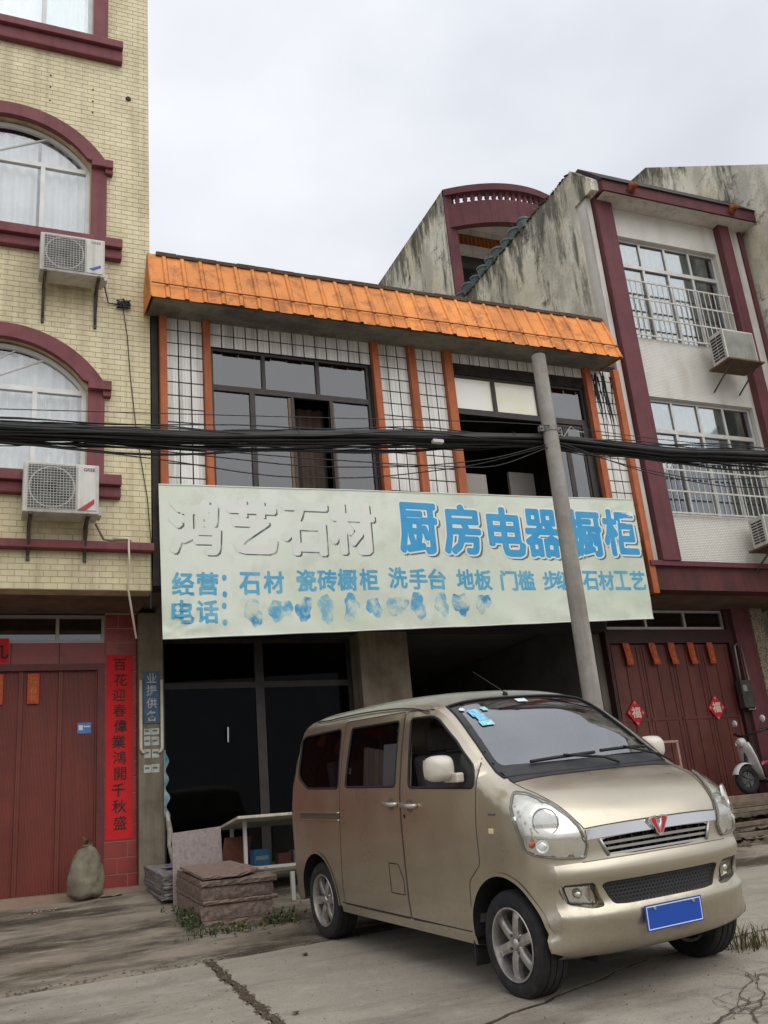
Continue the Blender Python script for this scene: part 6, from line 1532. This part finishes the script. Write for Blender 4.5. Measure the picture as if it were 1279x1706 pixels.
# ------------------------------------------------------------------ street furniture and loose things
def build_street():
    # ---- concrete utility pole
    px, py = 6.03, 8.6
    pc = pm('pole_concrete', srgb(160, 156, 148), srgb(140, 135, 127), scale=3, rough=.9, bump=.3, bscale=35, streak=srgb(104, 96, 86), sfac=.5, spots=srgb(110, 102, 92), spscale=4, spfac=.35)
    gz = ground_z(px, py)
    p = thing('utility_pole', 'tapered grey concrete utility pole standing behind the van', 'pole', (px, py, gz))
    n = 30; top = 5.60; mb = MB()
    prof = [(.128-.0067*2*(z-gz)/2, z) for z in np.linspace(gz-.3, top, n)]
    prof = [(.109-.0043*(z-gz), z) for _, z in prof]
    mb.lathe(prof+[(.05, top+.01), (0, top+.01)], (px, py, 0), 'z', 24).build('shaft', pc, p, smooth=True, recalc=True, sharp=50)
    st = pm('clamp_steel', srgb(136, 134, 130), srgb(110, 104, 98), scale=20, rough=.5, metal=.5)
    zc = 4.62; r = .109-.0043*(zc-gz)
    cl = MB().lathe([(r+.001, -.035), (r+.009, -.035), (r+.009, .035), (r+.001, .035)], (px, py, zc), 'z', 24).build('clamp_band', st, p, recalc=True)
    for s in (1, -1):
        MB().box(px+s*(r+.005)-.012 if s > 0 else px-r-.06, px+r+.06 if s > 0 else px-(r+.005)+.012, py-.025, py+.025, zc-.035, zc+.035).build('clamp_lug', st, cl)
        MB().cyl((px+s*(r+.04), py-.05, zc), (px+s*(r+.04), py+.05, zc), .010, n=6).build('clamp_bolt', st, cl)
    tag(MB().tube([(px+.11, py-.10, 4.50), (px+.2, py-.14, 4.62), (px+.30, py-.12, 4.57), (px+.40, py-.10, 4.58)], .005, 5).build('tie_wire', pm('tie_pale', srgb(186, 176, 170), rough=.6)), 'loose end of pale tie wire beside the pole clamp', 'wire')
    # ---- bundle of overhead cables
    random.seed(61)
    blk = pm('overhead_cable', (.010, .010, .011), (.02, .02, .021), scale=5, rough=.55)
    kx = [-3.0, 0.04, 2.0, 3.95, 6.03, 7.8, 9.5, 13.0]; kz = [4.12, 4.12, 4.20, 4.38, 4.52, 4.49, 4.56, 4.72]
    c = thing('cable_bundle', 'thick bundle of black overhead cables crossing in front of the house fronts', 'cables', (6.03, 8.7, 4.4))
    def zc_(x): return float(np.interp(x, kx, kz))
    xs = np.linspace(-3.0, 13.0, 56)
    for i in range(46):
        oy, oz = random.gauss(0, .05), random.gauss(0, .055); rr = random.choice((.006, .007, .008, .010, .013, .017 if i < 6 else .008)); ph, am, wl = rnd(0, 6), rnd(.004, .030), rnd(1.2, 3.2); ph2 = rnd(0, 6)
        sp = rnd(.5, 1.5)
        pts = []
        for x in xs:
            tight = .55+.45*min(1, abs(x-6.03)/1.6)*sp
            pts.append((x, 8.74+oy*tight+.02*math.sin(x*1.7+ph2), zc_(x)+oz*tight+am*math.sin(x*2*PI/wl+ph)-.02*math.sin(x*.9+ph2)))
        MB().tube(pts, rr, 5).build('cable', blk, c, smooth=True)
    # fatter core pieces lashed together on the left
    for i, (oz, rr) in enumerate(((.075, .020), (.045, .022), (.015, .024), (.06, .018), (-.02, .018))):
        MB().tube([(x, 8.70-.025*(i % 3), zc_(x)+oz+.006*math.sin(x*2+i)) for x in xs], rr, 6).build('thick_cable', blk, c, smooth=True)
    # ties around the bundle
    for x in np.arange(-1.1, 9.6, .66):
        x = x+rnd(-.15, .15); cz = zc_(x)+.03
        MB().tube([(x+.01*math.sin(t), 8.72+.085*math.cos(t), cz+.085*math.sin(t)) for t in np.linspace(0, 2*PI, 15)], .003, 4, False).build('cable_tie', blk, c)
    # looser strands below, each sagging on its own
    words = ['slack black strand dipping lowest across the left window of the shop house', 'slack black strand sagging just under the cable bundle over white tiles', 'thin black strand hanging under the bundle in front of the shop windows', 'thin black strand under the bundle before the lower barred window', 'lowest thin strand on the right in front of the window bars', 'thin straight strand just above the cable bundle near the pole']
    defs = [[(.0, 3.98), (1.5, 3.92), (2.6, 3.80), (3.7, 3.86), (5.0, 4.10), (6.0, 4.42)], [(.8, 4.02), (1.9, 3.98), (3.0, 3.93), (4.2, 4.02), (5.2, 4.18), (6.0, 4.44)], [(1.4, 4.04), (2.8, 4.02), (4.0, 4.03), (5.2, 4.06), (6.0, 4.40)], [(6.05, 4.42), (7.0, 4.22), (8.0, 4.10), (9.2, 4.20), (11, 4.5)], [(6.05, 4.45), (7.2, 4.14), (8.4, 4.02), (9.6, 4.08), (11.5, 4.4)], [(-1, 4.20), (3.0, 4.46), (5.0, 4.60), (6.0, 4.66), (7.4, 4.58), (9.8, 4.60), (12, 4.8)]]
    for i, (pt, lb) in enumerate(zip(defs, words)):
        q = []
        X = np.linspace(pt[0][0], pt[-1][0], 30); A = np.array(pt)
        Z = np.interp(X, A[:, 0], A[:, 1])
        for _ in range(3): Z[1:-1] = (Z[:-2]+2*Z[1:-1]+Z[2:])/4
        tag(MB().tube([(x, 8.62-.02*i, z) for x, z in zip(X, Z)], .0065 if i < 5 else .005, 5).build('slack_cable', blk, smooth=True), lb, 'cable', 'slack strands by the bundle')
    tag(MB().box(4.47, 4.60, 8.58, 8.64, 4.33, 4.37).build('cable_label', pm('label_white', srgb(196, 194, 186), rough=.6), bevel=.008), 'small white tag clipped to the cable bundle', 'tag')
    # ---- stack of reddish granite slabs
    gran = pm('red_granite', srgb(134, 114, 103), srgb(108, 91, 83), scale=26, rough=.6, vary=.12, spots=srgb(72, 58, 54), spscale=22, spfac=.5, bump=.3, bscale=60, split=(.42, .6))
    gran_side = pm('grey_granite', srgb(142, 138, 134), srgb(112, 108, 106), scale=24, rough=.7, vary=.14, spots=srgb(72, 70, 68), spscale=24, spfac=.5, bump=.4, bscale=50, split=(.42, .6))
    random.seed(71)
    def slab(name, label, group, cx, cy, w, d, z0, th, ang, mat, tilt=(0, 0), poly=None):
        """rough-edged stone slab"""
        base = poly or [(-w/2, -d/2), (w/2, -d/2), (w/2, d/2), (-w/2, d/2)]
        ring = []
        for i in range(len(base)):
            a, b = base[i], base[(i+1) % len(base)]; k = max(2, int(math.hypot(b[0]-a[0], b[1]-a[1])/.05))
            for j in range(k): ring.append((a[0]+(b[0]-a[0])*j/k+rnd(-.003, .003), a[1]+(b[1]-a[1])*j/k+rnd(-.003, .003)))
        n = len(ring); mb = MB(); ca, sa = math.cos(ang), math.sin(ang)
        for z, s in ((0, .992), (th*.3, 1.0), (th*.7, 1.0), (th, .994)):
            for x, y in ring:
                x_, y_ = x*s+(rnd(-.006, .006) if 0 < z < th else 0), y*s+(rnd(-.006, .006) if 0 < z < th else 0)
                mb.v.append((cx+x_*ca-y_*sa, cy+x_*sa+y_*ca, z0+z+x*tilt[0]+y*tilt[1]))
        mb.f = [(r*n+i, r*n+(i+1) % n, (r+1)*n+(i+1) % n, (r+1)*n+i) for r in range(3) for i in range(n)]+[tuple(range(n-1, -1, -1)), tuple(3*n+i for i in range(n))]
        return tag(mb.build(name, mat), label, 'slab', group)
    g1 = 'slabs in the reddish granite stack'
    ordn = ('lowest', 'second lowest', 'third from the bottom', 'fourth from the bottom', 'fifth from the bottom', 'sixth from the bottom', 'largest flat one near the top')
    cx, cy = 2.26, 9.80; z = ground_z(cx, cy)-.03; tl = (.0, .09)
    mb = MB().box(1.98, 2.55, 9.35, 9.44, -.46, -.325); 
    tag(mb.build('timber_bearer', pm('bearer', srgb(84, 70, 56), rough=.9)), 'timber bearer under the front of the reddish slab stack', 'timber'); 
    for i, (th, w, d, dx, dy, an) in enumerate(((.045, .70, 1.22, .0, .0, .02), (.125, .67, 1.20, -.01, .01, -.005), (.035, .70, 1.20, .012, -.005, .015), (.11, .67, 1.20, -.005, .005, .0), (.05, .71, 1.22, .012, -.01, -.01))):
        slab('granite_sheet', 'rough edged reddish granite slab, %s of the stack by the van' % ordn[i], g1, cx+dx, cy+dy, w, d, z, th, an, gran, tl); z += th+.006
    slab('granite_sheet', 'broken corner slab lying askew on top of the reddish stack', g1, cx-.06, cy-.06, .6, 1.1, z+.012, .025, .03, gran, (.02, .100), [(-.29, -.56), (.06, -.58), (.30, -.34), (.26, .50), (-.27, .48)])
    chip = pm('pale_chip', srgb(196, 178, 158), srgb(170, 152, 132), scale=12, rough=.7)
    for i, (x, y, a, lb) in enumerate(((2.42, 9.95, .6, 'long pale stone strip lying on the reddish slab stack'), (2.50, 9.62, .8, 'short pale stone strip near the right edge of the reddish slab stack'))):
        slab('stone_strip', lb, 'stone strips on the stack', x, y, .08, .42-.1*i, z+.005, .018, a, chip, (0, .09))
    slab_up = MB(); 
    mb = MB().prism_xz([(1.885, -.26), (2.41, -.22), (2.405, .525), (1.89, .495)], 10.40, 10.43); mb.v = [(x, y+(z_+.25)*.10, z_) for x, y, z_ in mb.v]
    tag(mb.build('granite_sheet', pm('mauve_granite', srgb(146, 133, 130), srgb(126, 114, 111), scale=30, rough=.35, spots=srgb(96, 84, 82), spscale=18, spfac=.3), bevel=.004), 'polished mauve slab standing upright behind the reddish stack', 'slab')
    # grey slabs behind
    z = -.10; g2 = 'slabs in the grey stack by the pillar'
    for i in range(7):
        th = rnd(.026, .042); slab('grey_stone_sheet', 'rough edged grey slab, %s of the low grey stack by the pillar' % ('lowest', 'second', 'third', 'fourth', 'fifth', 'sixth', 'topmost')[i], g2, 2.06+rnd(-.015, .015), 11.16+rnd(-.02, .02), .50, 1.16, z, th, rnd(-.02, .02), gran_side, (0, .09)); z += th+.004
    cl = MB().grid(lambda a, b: (1.93+.22*a, 11.0+.30*b, z+.035+.03*math.sin(a*7)*math.sin(b*5)*.8+.09*(.3*(b-.5))), 12, 12).build('blue_cloth', pm('cloth_blue', srgb(84, 90, 124), srgb(66, 72, 104), scale=10, rough=.95), smooth=True); tag(cl, 'crumpled slate blue cloth on top of the grey slabs', 'cloth')
    # ---- showcase table
    tb = thing('display_table', 'white topped glass display table in the shop front behind the van', 'table', (3.2, 10.7, -.1))
    top_ = pm('table_top', srgb(196, 190, 174), srgb(176, 168, 150), scale=4, rough=.5, spots=srgb(120, 108, 92), spscale=5, spfac=.5); wh = pm('table_white', srgb(186, 184, 178), rough=.5)
    ttop = MB().box(2.53, 3.95, 10.22, 11.10, .0, .03); ttop.v = [(x-(.02 if y > 10.6 else 0), y, z_+.500+.075*(11.10-y)/.88) for x, y, z_ in ttop.v]; ttop.build('table_top', top_, tb, bevel=.005)
    for x in (2.66, 3.88):
        for y in (10.46, 11.04): MB().box(x-.018, x+.018, y-.018, y+.018, -.12, .50+.075*(11.10-y)/.88).build('leg', wh, tb)
    MB().box(2.642, 3.90, 10.44, 11.06, .06, .09).build('shelf', wh, tb); MB().box(2.70, 3.86, 10.465, 10.47, .09, .54).build('front_pane', glass('case_glass', (.80, .84, .84), .05, power=1.0), tb)
    bx = tag(MB().box(2.78, 2.96, 10.58, 10.75, .09, .26).build('blue_box', pm('box_blue', srgb(56, 110, 168), srgb(80, 150, 190), scale=24, rough=.5), bevel=.006), 'bright blue carton inside the display table', 'box')
    MB().box(2.80, 2.94, 10.576, 10.5795, .15, .19).build('box_label', wh, bx)
    random.seed(75)
    for i, (c_, lb) in enumerate(((srgb(140, 70, 74), 'dusty red packet inside the display table'), (srgb(150, 150, 150), 'grey packet inside the display table'), (srgb(70, 96, 128), 'slate blue packet inside the display table'), (srgb(176, 170, 150), 'cream packet inside the display table'))):
        x = 3.05+i*.17; tag(MB().box(x, x+.15, 10.56+rnd(0, .05), 10.74, .09, .09+rnd(.08, .15)).build('packet', pm('packet%d' % i, c_, rough=.6), bevel=.01), lb, 'packet', 'packets in the display table')
    wb = MB().box(0, .30, -.012, .012, 0, .55); wb.v = [(2.42+x+.20*z_, 10.78+y+.1*z_, -.14+z_) for x, y, z_ in wb.v]
    tag(wb.build('timber_board', pm('brown_board', srgb(112, 66, 46), srgb(92, 54, 40), scale=9, rough=.8)), 'brown board leaning under the end of the display table', 'board')
    tag(MB().box(2.955, 2.995, 9.82, 9.86, ground_z(2.97, 9.84), .02).build('short_post', wh), 'short white post standing in the dirt behind the rear wheel', 'post')
    # ---- sack
    random.seed(81)
    sk = thing('woven_sack', 'tied grey woven sack leaning against the left gate', 'sack', (1.21, 11.52, -.06))
    def sackp(a, b):
        th = 2*PI*a; h = b
        r = float(np.interp(h, [0, .06, .25, .55, .78, .90, .955, 1.0], [.135, .185, .20, .175, .135, .085, .030, .055]))
        r *= 1+.06*math.sin(3*th+5*h)+.05*math.sin(7*th-9*h)*(.4+h)+.035*math.sin(13*th+17*h)*h+.02*math.sin(24*h+2*math.sin(3*th))
        x = 1.19+.03*(h-.3)*0+r*1.0*math.cos(th)-.03*math.sin(h*2.6); y = 11.55+r*.80*math.sin(th)
        return (x-(.05 if h < .1 else .05*(1-h)), y, -.075+.56*h+.012*math.sin(4*th+h*7)*(h < .9))
    MB().grid(sackp, 48, 34).build('sack_body', pm('sack_weave', srgb(128, 122, 104), srgb(104, 98, 82), scale=9, rough=.9, bump=.35, bscale=110, spots=srgb(84, 76, 62), spscale=5, spfac=.4), sk, smooth=True)
    MB().lathe([(.036, -.012), (.042, 0), (.036, .012)], (1.135, 11.55, .46), 'z', 12).build('tie', pm('sack_tie', srgb(120, 90, 60), rough=.9), sk)
    mb = MB()
    for _ in range(16):
        q = Vector((1.135, 11.55, .47)); d = Vector((rnd(-1, 1), rnd(-1, 1), rnd(.6, 1.6))).normalized(); e = d.orthogonal().normalized()*.012; l = rnd(.04, .09); mb.add([q-e, q+e, q+d*l+e*1.6, q+d*l-e*1.6], [(0, 1, 2, 3)])
    mb.build('sack_mouth', pm('sack_mouth', srgb(110, 104, 70), srgb(90, 90, 60), scale=20, rough=.9), sk)
    sc = MB().grid(lambda a, b: (1.30+.22*a, 11.42+.10*b, ground_z(1.4, 11.45)+.02+.008*math.sin(a*9)), 6, 4).build('paper_scrap', pm('scrap_pale', srgb(178, 166, 146), rough=.9)); tag(sc, 'pale paper scrap lying beside the sack', 'paper')
    # burnt firecracker litter
    random.seed(83); mb = MB()
    for _ in range(46):
        x, y = .62+random.gauss(0, .09), 11.12+random.gauss(0, .08); r = rnd(.008, .022); a = rnd(0, 3); z = ground_z(x, y)+.008
        mb.add([(x-r*math.cos(a), y-r*math.sin(a), z), (x+r*math.sin(a)*.5, y-r*math.cos(a)*.5, z+rnd(0, .012)), (x+r*math.cos(a), y+r*math.sin(a), z+rnd(0, .01)), (x-r*math.sin(a)*.5, y+r*math.cos(a)*.5, z)], [(0, 1, 2, 3)])
    o = stuff(mb.build('paper_litter', pm('litter', srgb(176, 150, 134), srgb(140, 80, 70), scale=50, rough=.9, vary=.3))); o['label'] = 'scattered paper scraps on the ground before the left gate'
    # ---- weeds
    gm_ = pm('weed_green', srgb(66, 78, 42), srgb(48, 58, 32), scale=15, rough=.7, vary=.25); gdry = pm('weed_straw', srgb(120, 108, 74), srgb(92, 84, 58), scale=15, rough=.8, vary=.25)
    def weeds(label, cx, cy, rx, ry, n, hmin, hmax, mats, seed, wide=.006, leafy=0):
        random.seed(seed); t = thing('weed_clump', label, 'weeds', (cx, cy, ground_z(cx, cy)), 'weeds on the forecourt')
        for mi, (mat, share, nm) in enumerate(mats):
            mb = MB()
            for _ in range(int(n*share)):
                x, y = cx+random.gauss(0, rx), cy+random.gauss(0, ry); z = ground_z(x, y); h = rnd(hmin, hmax); a = rnd(0, 2*PI); ln = rnd(.1, .9)*h
                d = Vector((math.cos(a), math.sin(a), 0)); e = Vector((-d.y, d.x, 0))*wide*rnd(.6, 1.3)
                p0 = Vector((x, y, z)); p1 = p0+d*ln*.35+Vector((0, 0, h*.6)); p2 = p0+d*ln+Vector((0, 0, h*rnd(.7, 1.0)))
                mb.add([p0-e, p0+e, p1+e*.8, p1-e*.8, p2], [(0, 1, 2, 3), (3, 2, 4)])
                if leafy and random.random() < leafy:
                    for _k in range(5):
                        q = p0.lerp(p2, rnd(.3, 1)); dd = Vector((rnd(-1, 1), rnd(-1, 1), rnd(-.2, .8))).normalized(); ee = dd.orthogonal().normalized()*.011; l = rnd(.02, .045)
                        mb.add([q, q+dd*l*.5+ee, q+dd*l, q+dd*l*.5-ee], [(0, 1, 2, 3)])
            stuff(mb.build(nm, mat, t))
    weeds('green weeds growing at the left corner of the reddish slab stack', 1.86, 9.35, .07, .30, 110, .03, .15, [(gm_, .8, 'green_blades'), (gdry, .2, 'dry_blades')], 91, leafy=.6)
    weeds('low green weeds in front of the reddish slab stack', 2.15, 8.95, .20, .09, 110, .015, .06, [(gm_, .6, 'green_blades'), (gdry, .4, 'dry_blades')], 92, leafy=.3)
    weeds('small green weeds at the right corner of the reddish slab stack', 2.58, 8.98, .10, .06, 70, .03, .12, [(gm_, .85, 'green_blades'), (gdry, .15, 'dry_blades')], 93, leafy=.6)
    weeds('dry grass tuft growing from the road crack at the right edge', 4.72, 5.42, .09, .06, 110, .06, .20, [(gdry, .75, 'dry_blades'), (gm_, .25, 'green_blades')], 94, wide=.004)
    # ---- fallen leaves
    random.seed(97)
    for i, (x, y, lb) in enumerate(((1.78, 5.96, 'curled olive leaf lying on the road near the soil joint'), (2.35, 7.55, 'small brown twig like leaf on the road beside the rear wheel'), (3.05, 8.02, 'dry leaf at the road edge by the rear wheel'))):
        a = rnd(0, 6); s = (.040, .045, .03)[i]
        lf = MB().grid(lambda u, v: (x+s*(u-.5)*2*math.cos(a)-s*.5*math.sin(PI*u)*(v-.5)*2*math.sin(a), y+s*(u-.5)*2*math.sin(a)+s*.5*math.sin(PI*u)*(v-.5)*2*math.cos(a), ground_z(x, y)+.010+.014*abs(v-.5)*2*math.sin(PI*u)+.006*math.sin(u*8)), 8, 4).build('fallen_leaf', pm('leaf%d' % (i % 2), (srgb(96, 84, 34), srgb(86, 66, 46))[i % 2], rough=.7), smooth=True); tag(lf, lb, 'leaf', 'leaves on the road')
    # ---- planks and slabs lying at the right edge
    random.seed(99)
    pk = pm('old_plank', srgb(122, 108, 92), srgb(92, 80, 68), scale=9, rough=.95, vary=.25, streak=srgb(66, 56, 46), sfac=.4, svec=(2, 12, 12))
    wd = ('topmost grey plank of the pile before the raised doorway', 'long plank under the topmost one in the pile at right', 'short plank jutting to the left in the pile at right', 'dark plank at the back of the pile at right', 'plank lying lowest in front of the pile at right', 'broken plank end on the dirt before the pile at right')
    for i, (x, y, z, l, w_, a) in enumerate(((9.9, 10.35, .26, 1.9, .34, .06), (9.9, 10.30, .19, 2.2, .42, -.04), (9.3, 10.20, .12, 1.2, .30, .15), (10.2, 10.75, .20, 2.4, .30, .0), (9.2, 9.75, .02, 1.7, .30, .10), (8.5, 9.35, -.10, .9, .24, -.2))):
        mb = MB().box(-l/2, l/2, -w_/2, w_/2, 0, .045); ca, sa = math.cos(a), math.sin(a); mb.v = [(x+p[0]*ca-p[1]*sa, y+p[0]*sa+p[1]*ca, max(z, ground_z(x, y)+.01)+p[2]+.02*p[0]) for p in mb.v]
        tag(mb.build('plank', pk, bevel=.006), wd[i], 'plank', 'planks at the right edge')
    mb = MB()
    for _ in range(260):
        x, y = rnd(7.2, 11.4), rnd(9.0, 11.0); r = rnd(.02, .10); z = ground_z(x, y); k = len(mb.v)
        for dx, dy, dz in ((1,0,0),(-1,0,0),(0,1,0),(0,-1,0),(0,0,.6),(0,0,-.3)): mb.v.append((x+dx*r*rnd(.6, 1.3), y+dy*r*rnd(.6, 1.3), z+dz*r*rnd(.6, 1.2)))
        mb.f += [(k, k+2, k+4), (k+2, k+1, k+4), (k+1, k+3, k+4), (k+3, k, k+4)]
    o = stuff(mb.build('rubble', pm('rubble_brown', srgb(106, 92, 76), srgb(74, 62, 52), scale=14, rough=1, vary=.3))); o['label'] = 'low dirt rubble before the raised doorway at right'
    # ---- scooter at the right edge
    sx, sy, sz = 10.575, 11.5, .40
    s = thing('scooter', 'white and pink motor scooter parked before the right gate, cut by the photo edge', 'scooter', (sx+.6, sy, sz))
    rub = pm('tyre_rubber', (0,)); wht = pm('scooter_white', srgb(206, 204, 200), srgb(190, 188, 182), scale=4, rough=.3, coat=.4); pink = pm('scooter_pink', srgb(170, 70, 96), rough=.35, coat=.4); blk = pm('scooter_black', (.02, .02, .022), rough=.5); chrome = pm('chrome', (0,))
    for x in (sx, sx+1.22):
        w_ = bpy.data.objects.new('wheel', None); COL.objects.link(w_); w_.parent = s; w_.location = (x-s.location.x, 0, .21)
        MB().lathe([(.115, -.03), (.135, -.045), (.185, -.045), (.207, -.02), (.207, .02), (.185, .045), (.135, .045), (.115, .03)], (0, 0, 0), 'y', 32, True).build('tyre', rub, w_, smooth=True, recalc=True, local=True)
        MB().lathe([(.118, -.028), (.118, .028), (.10, .02), (.04, .03), (0, .03)], (0, 0, 0), 'y', 24).build('rim', pm('rim_dark', (.10, .10, .10), rough=.4, metal=.5), w_, smooth=True, recalc=True, local=True)
        for k in range(5): a = k*2*PI/5; MB().tube([(.02*math.cos(a), -.03, .02*math.sin(a)), (.11*math.cos(a), -.03, .11*math.sin(a))], .012, 5).build('spoke', pm('rim_dark', (0,)), w_, local=True)
    def loft(secs, name, mat, n=12):
        mb = MB(); vs = []
        for x, z, hw_, hh in secs:
            for i in range(n):
                t = 2*PI*i/n; vs.append((x+hh[0]*math.sin(t), sy+hw_*math.cos(t), z+hh[1]*math.sin(t)))
        mb.add(vs, [(r*n+i, r*n+(i+1) % n, (r+1)*n+(i+1) % n, (r+1)*n+i) for r in range(len(secs)-1) for i in range(n)]+[tuple(range(n)), tuple((len(secs)-1)*n+i for i in range(n))])
        return mb.build(name, mat, s, smooth=True, recalc=True)
    fd = MB()
    vs = []
    for i in range(13):
        a = rad(160-i*12.0)
        for y, k in ((-.065, .92), (-.045, 1.0), (0, 1.03), (.045, 1.0), (.065, .92)): vs.append((sx+.235*k*math.cos(a)*1.0, sy+y, sz+.21+.245*k*math.sin(a)))
    fd.add(vs, [(5*i+j, 5*i+j+1, 5*i+j+6, 5*i+j+5) for i in range(12) for j in range(4)]).build('front_fender', wht, s, smooth=True, recalc=True)
    loft([(sx+.26, sz+.20, .10, (.015, .01)), (sx+.17, sz+.34, .17, (.025, .012)), (sx+.10, sz+.52, .19, (.03, .012)), (sx+.07, sz+.66, .16, (.035, .012)), (sx+.06, sz+.74, .12, (.045, .012))], 'leg_shield', wht)
    loft([(sx+.30, sz+.22, .09, (.012, .01)), (sx+.22, sz+.38, .14, (.012, .01)), (sx+.16, sz+.56, .15, (.014, .01)), (sx+.13, sz+.72, .11, (.014, .01))], 'inner_panel', blk)
    hd = MB().lathe([(0, .0), (.05, .012), (.075, .05), (.075, .09), (.05, .13), (0, .14)], (sx+.03, sy, sz+.68), 'z', 16).build('headlamp', wht, s, smooth=True, recalc=True)
    MB().lathe([(0, .03), (.04, .02), (.055, 0)], (sx-.04, sy, sz+.745), 'x', 14).build('headlamp_lens', pm('scooter_lens', srgb(190, 190, 185), rough=.1, metal=.4), hd, smooth=True, recalc=True)
    MB().tube([(sx+.0, sy, sz+.25), (sx+.12, sy, sz+.84)], .025, 8).build('fork', blk, s, smooth=True)
    hb = MB().tube([(sx+.24, sy-.33, sz+.90), (sx+.14, sy-.15, sz+.86), (sx+.12, sy, sz+.84), (sx+.14, sy+.15, sz+.86), (sx+.24, sy+.33, sz+.90)], .018, 8).build('handlebar', blk, s, smooth=True)
    for q in (1, -1):
        MB().cyl((sx+.22, sy+q*.26, sz+.90), (sx+.30, sy+q*.40, sz+.91), .022, n=8).build('grip', blk, hb, smooth=True)
        MB().tube([(sx+.20, sy+q*.24, sz+.90), (sx+.24, sy+q*.28, sz+1.04)], .006, 5).build('mirror_stem', blk, hb)
        MB().lathe([(0, .02), (.045, .015), (.055, 0), (.045, -.01), (0, -.012)], (sx+.25, sy+q*.30, sz+1.06), 'x', 16).build('mirror', pm('mirror_bright', srgb(215, 215, 212), rough=.2), hb, smooth=True, recalc=True)
    loft([(sx+.27, sz+.19, .12, (.01, .03)), (sx+.50, sz+.17, .14, (.01, .03)), (sx+.68, sz+.18, .14, (.01, .03))], 'footboard', blk)
    loft([(sx+.64, sz+.22, .10, (.02, .06)), (sx+.72, sz+.42, .14, (.02, .14)), (sx+1.0, sz+.45, .16, (.02, .16)), (sx+1.35, sz+.52, .12, (.02, .10)), (sx+1.48, sz+.56, .05, (.02, .04))], 'rear_body', pink)
    loft([(sx+.66, sz+.62, .10, (.01, .03)), (sx+.82, sz+.66, .14, (.01, .05)), (sx+1.12, sz+.70, .14, (.01, .05)), (sx+1.34, sz+.72, .10, (.01, .04))], 'seat', blk)
    for q in (1, -1): MB().tube([(sx+.36, sy+q*.14, sz+.36), (sx+.52, sy+q*.16, sz+.44), (sx+.64, sy+q*.15, sz+.46)], [.012, .035, .02], 8).build('side_trim', pink, s, smooth=True)
    MB().tube([(sx+.72, sy+.05, sz+.16), (sx+.78, sy+.18, sz+.01)], .010, 6).build('stand', blk, s)
build_street()
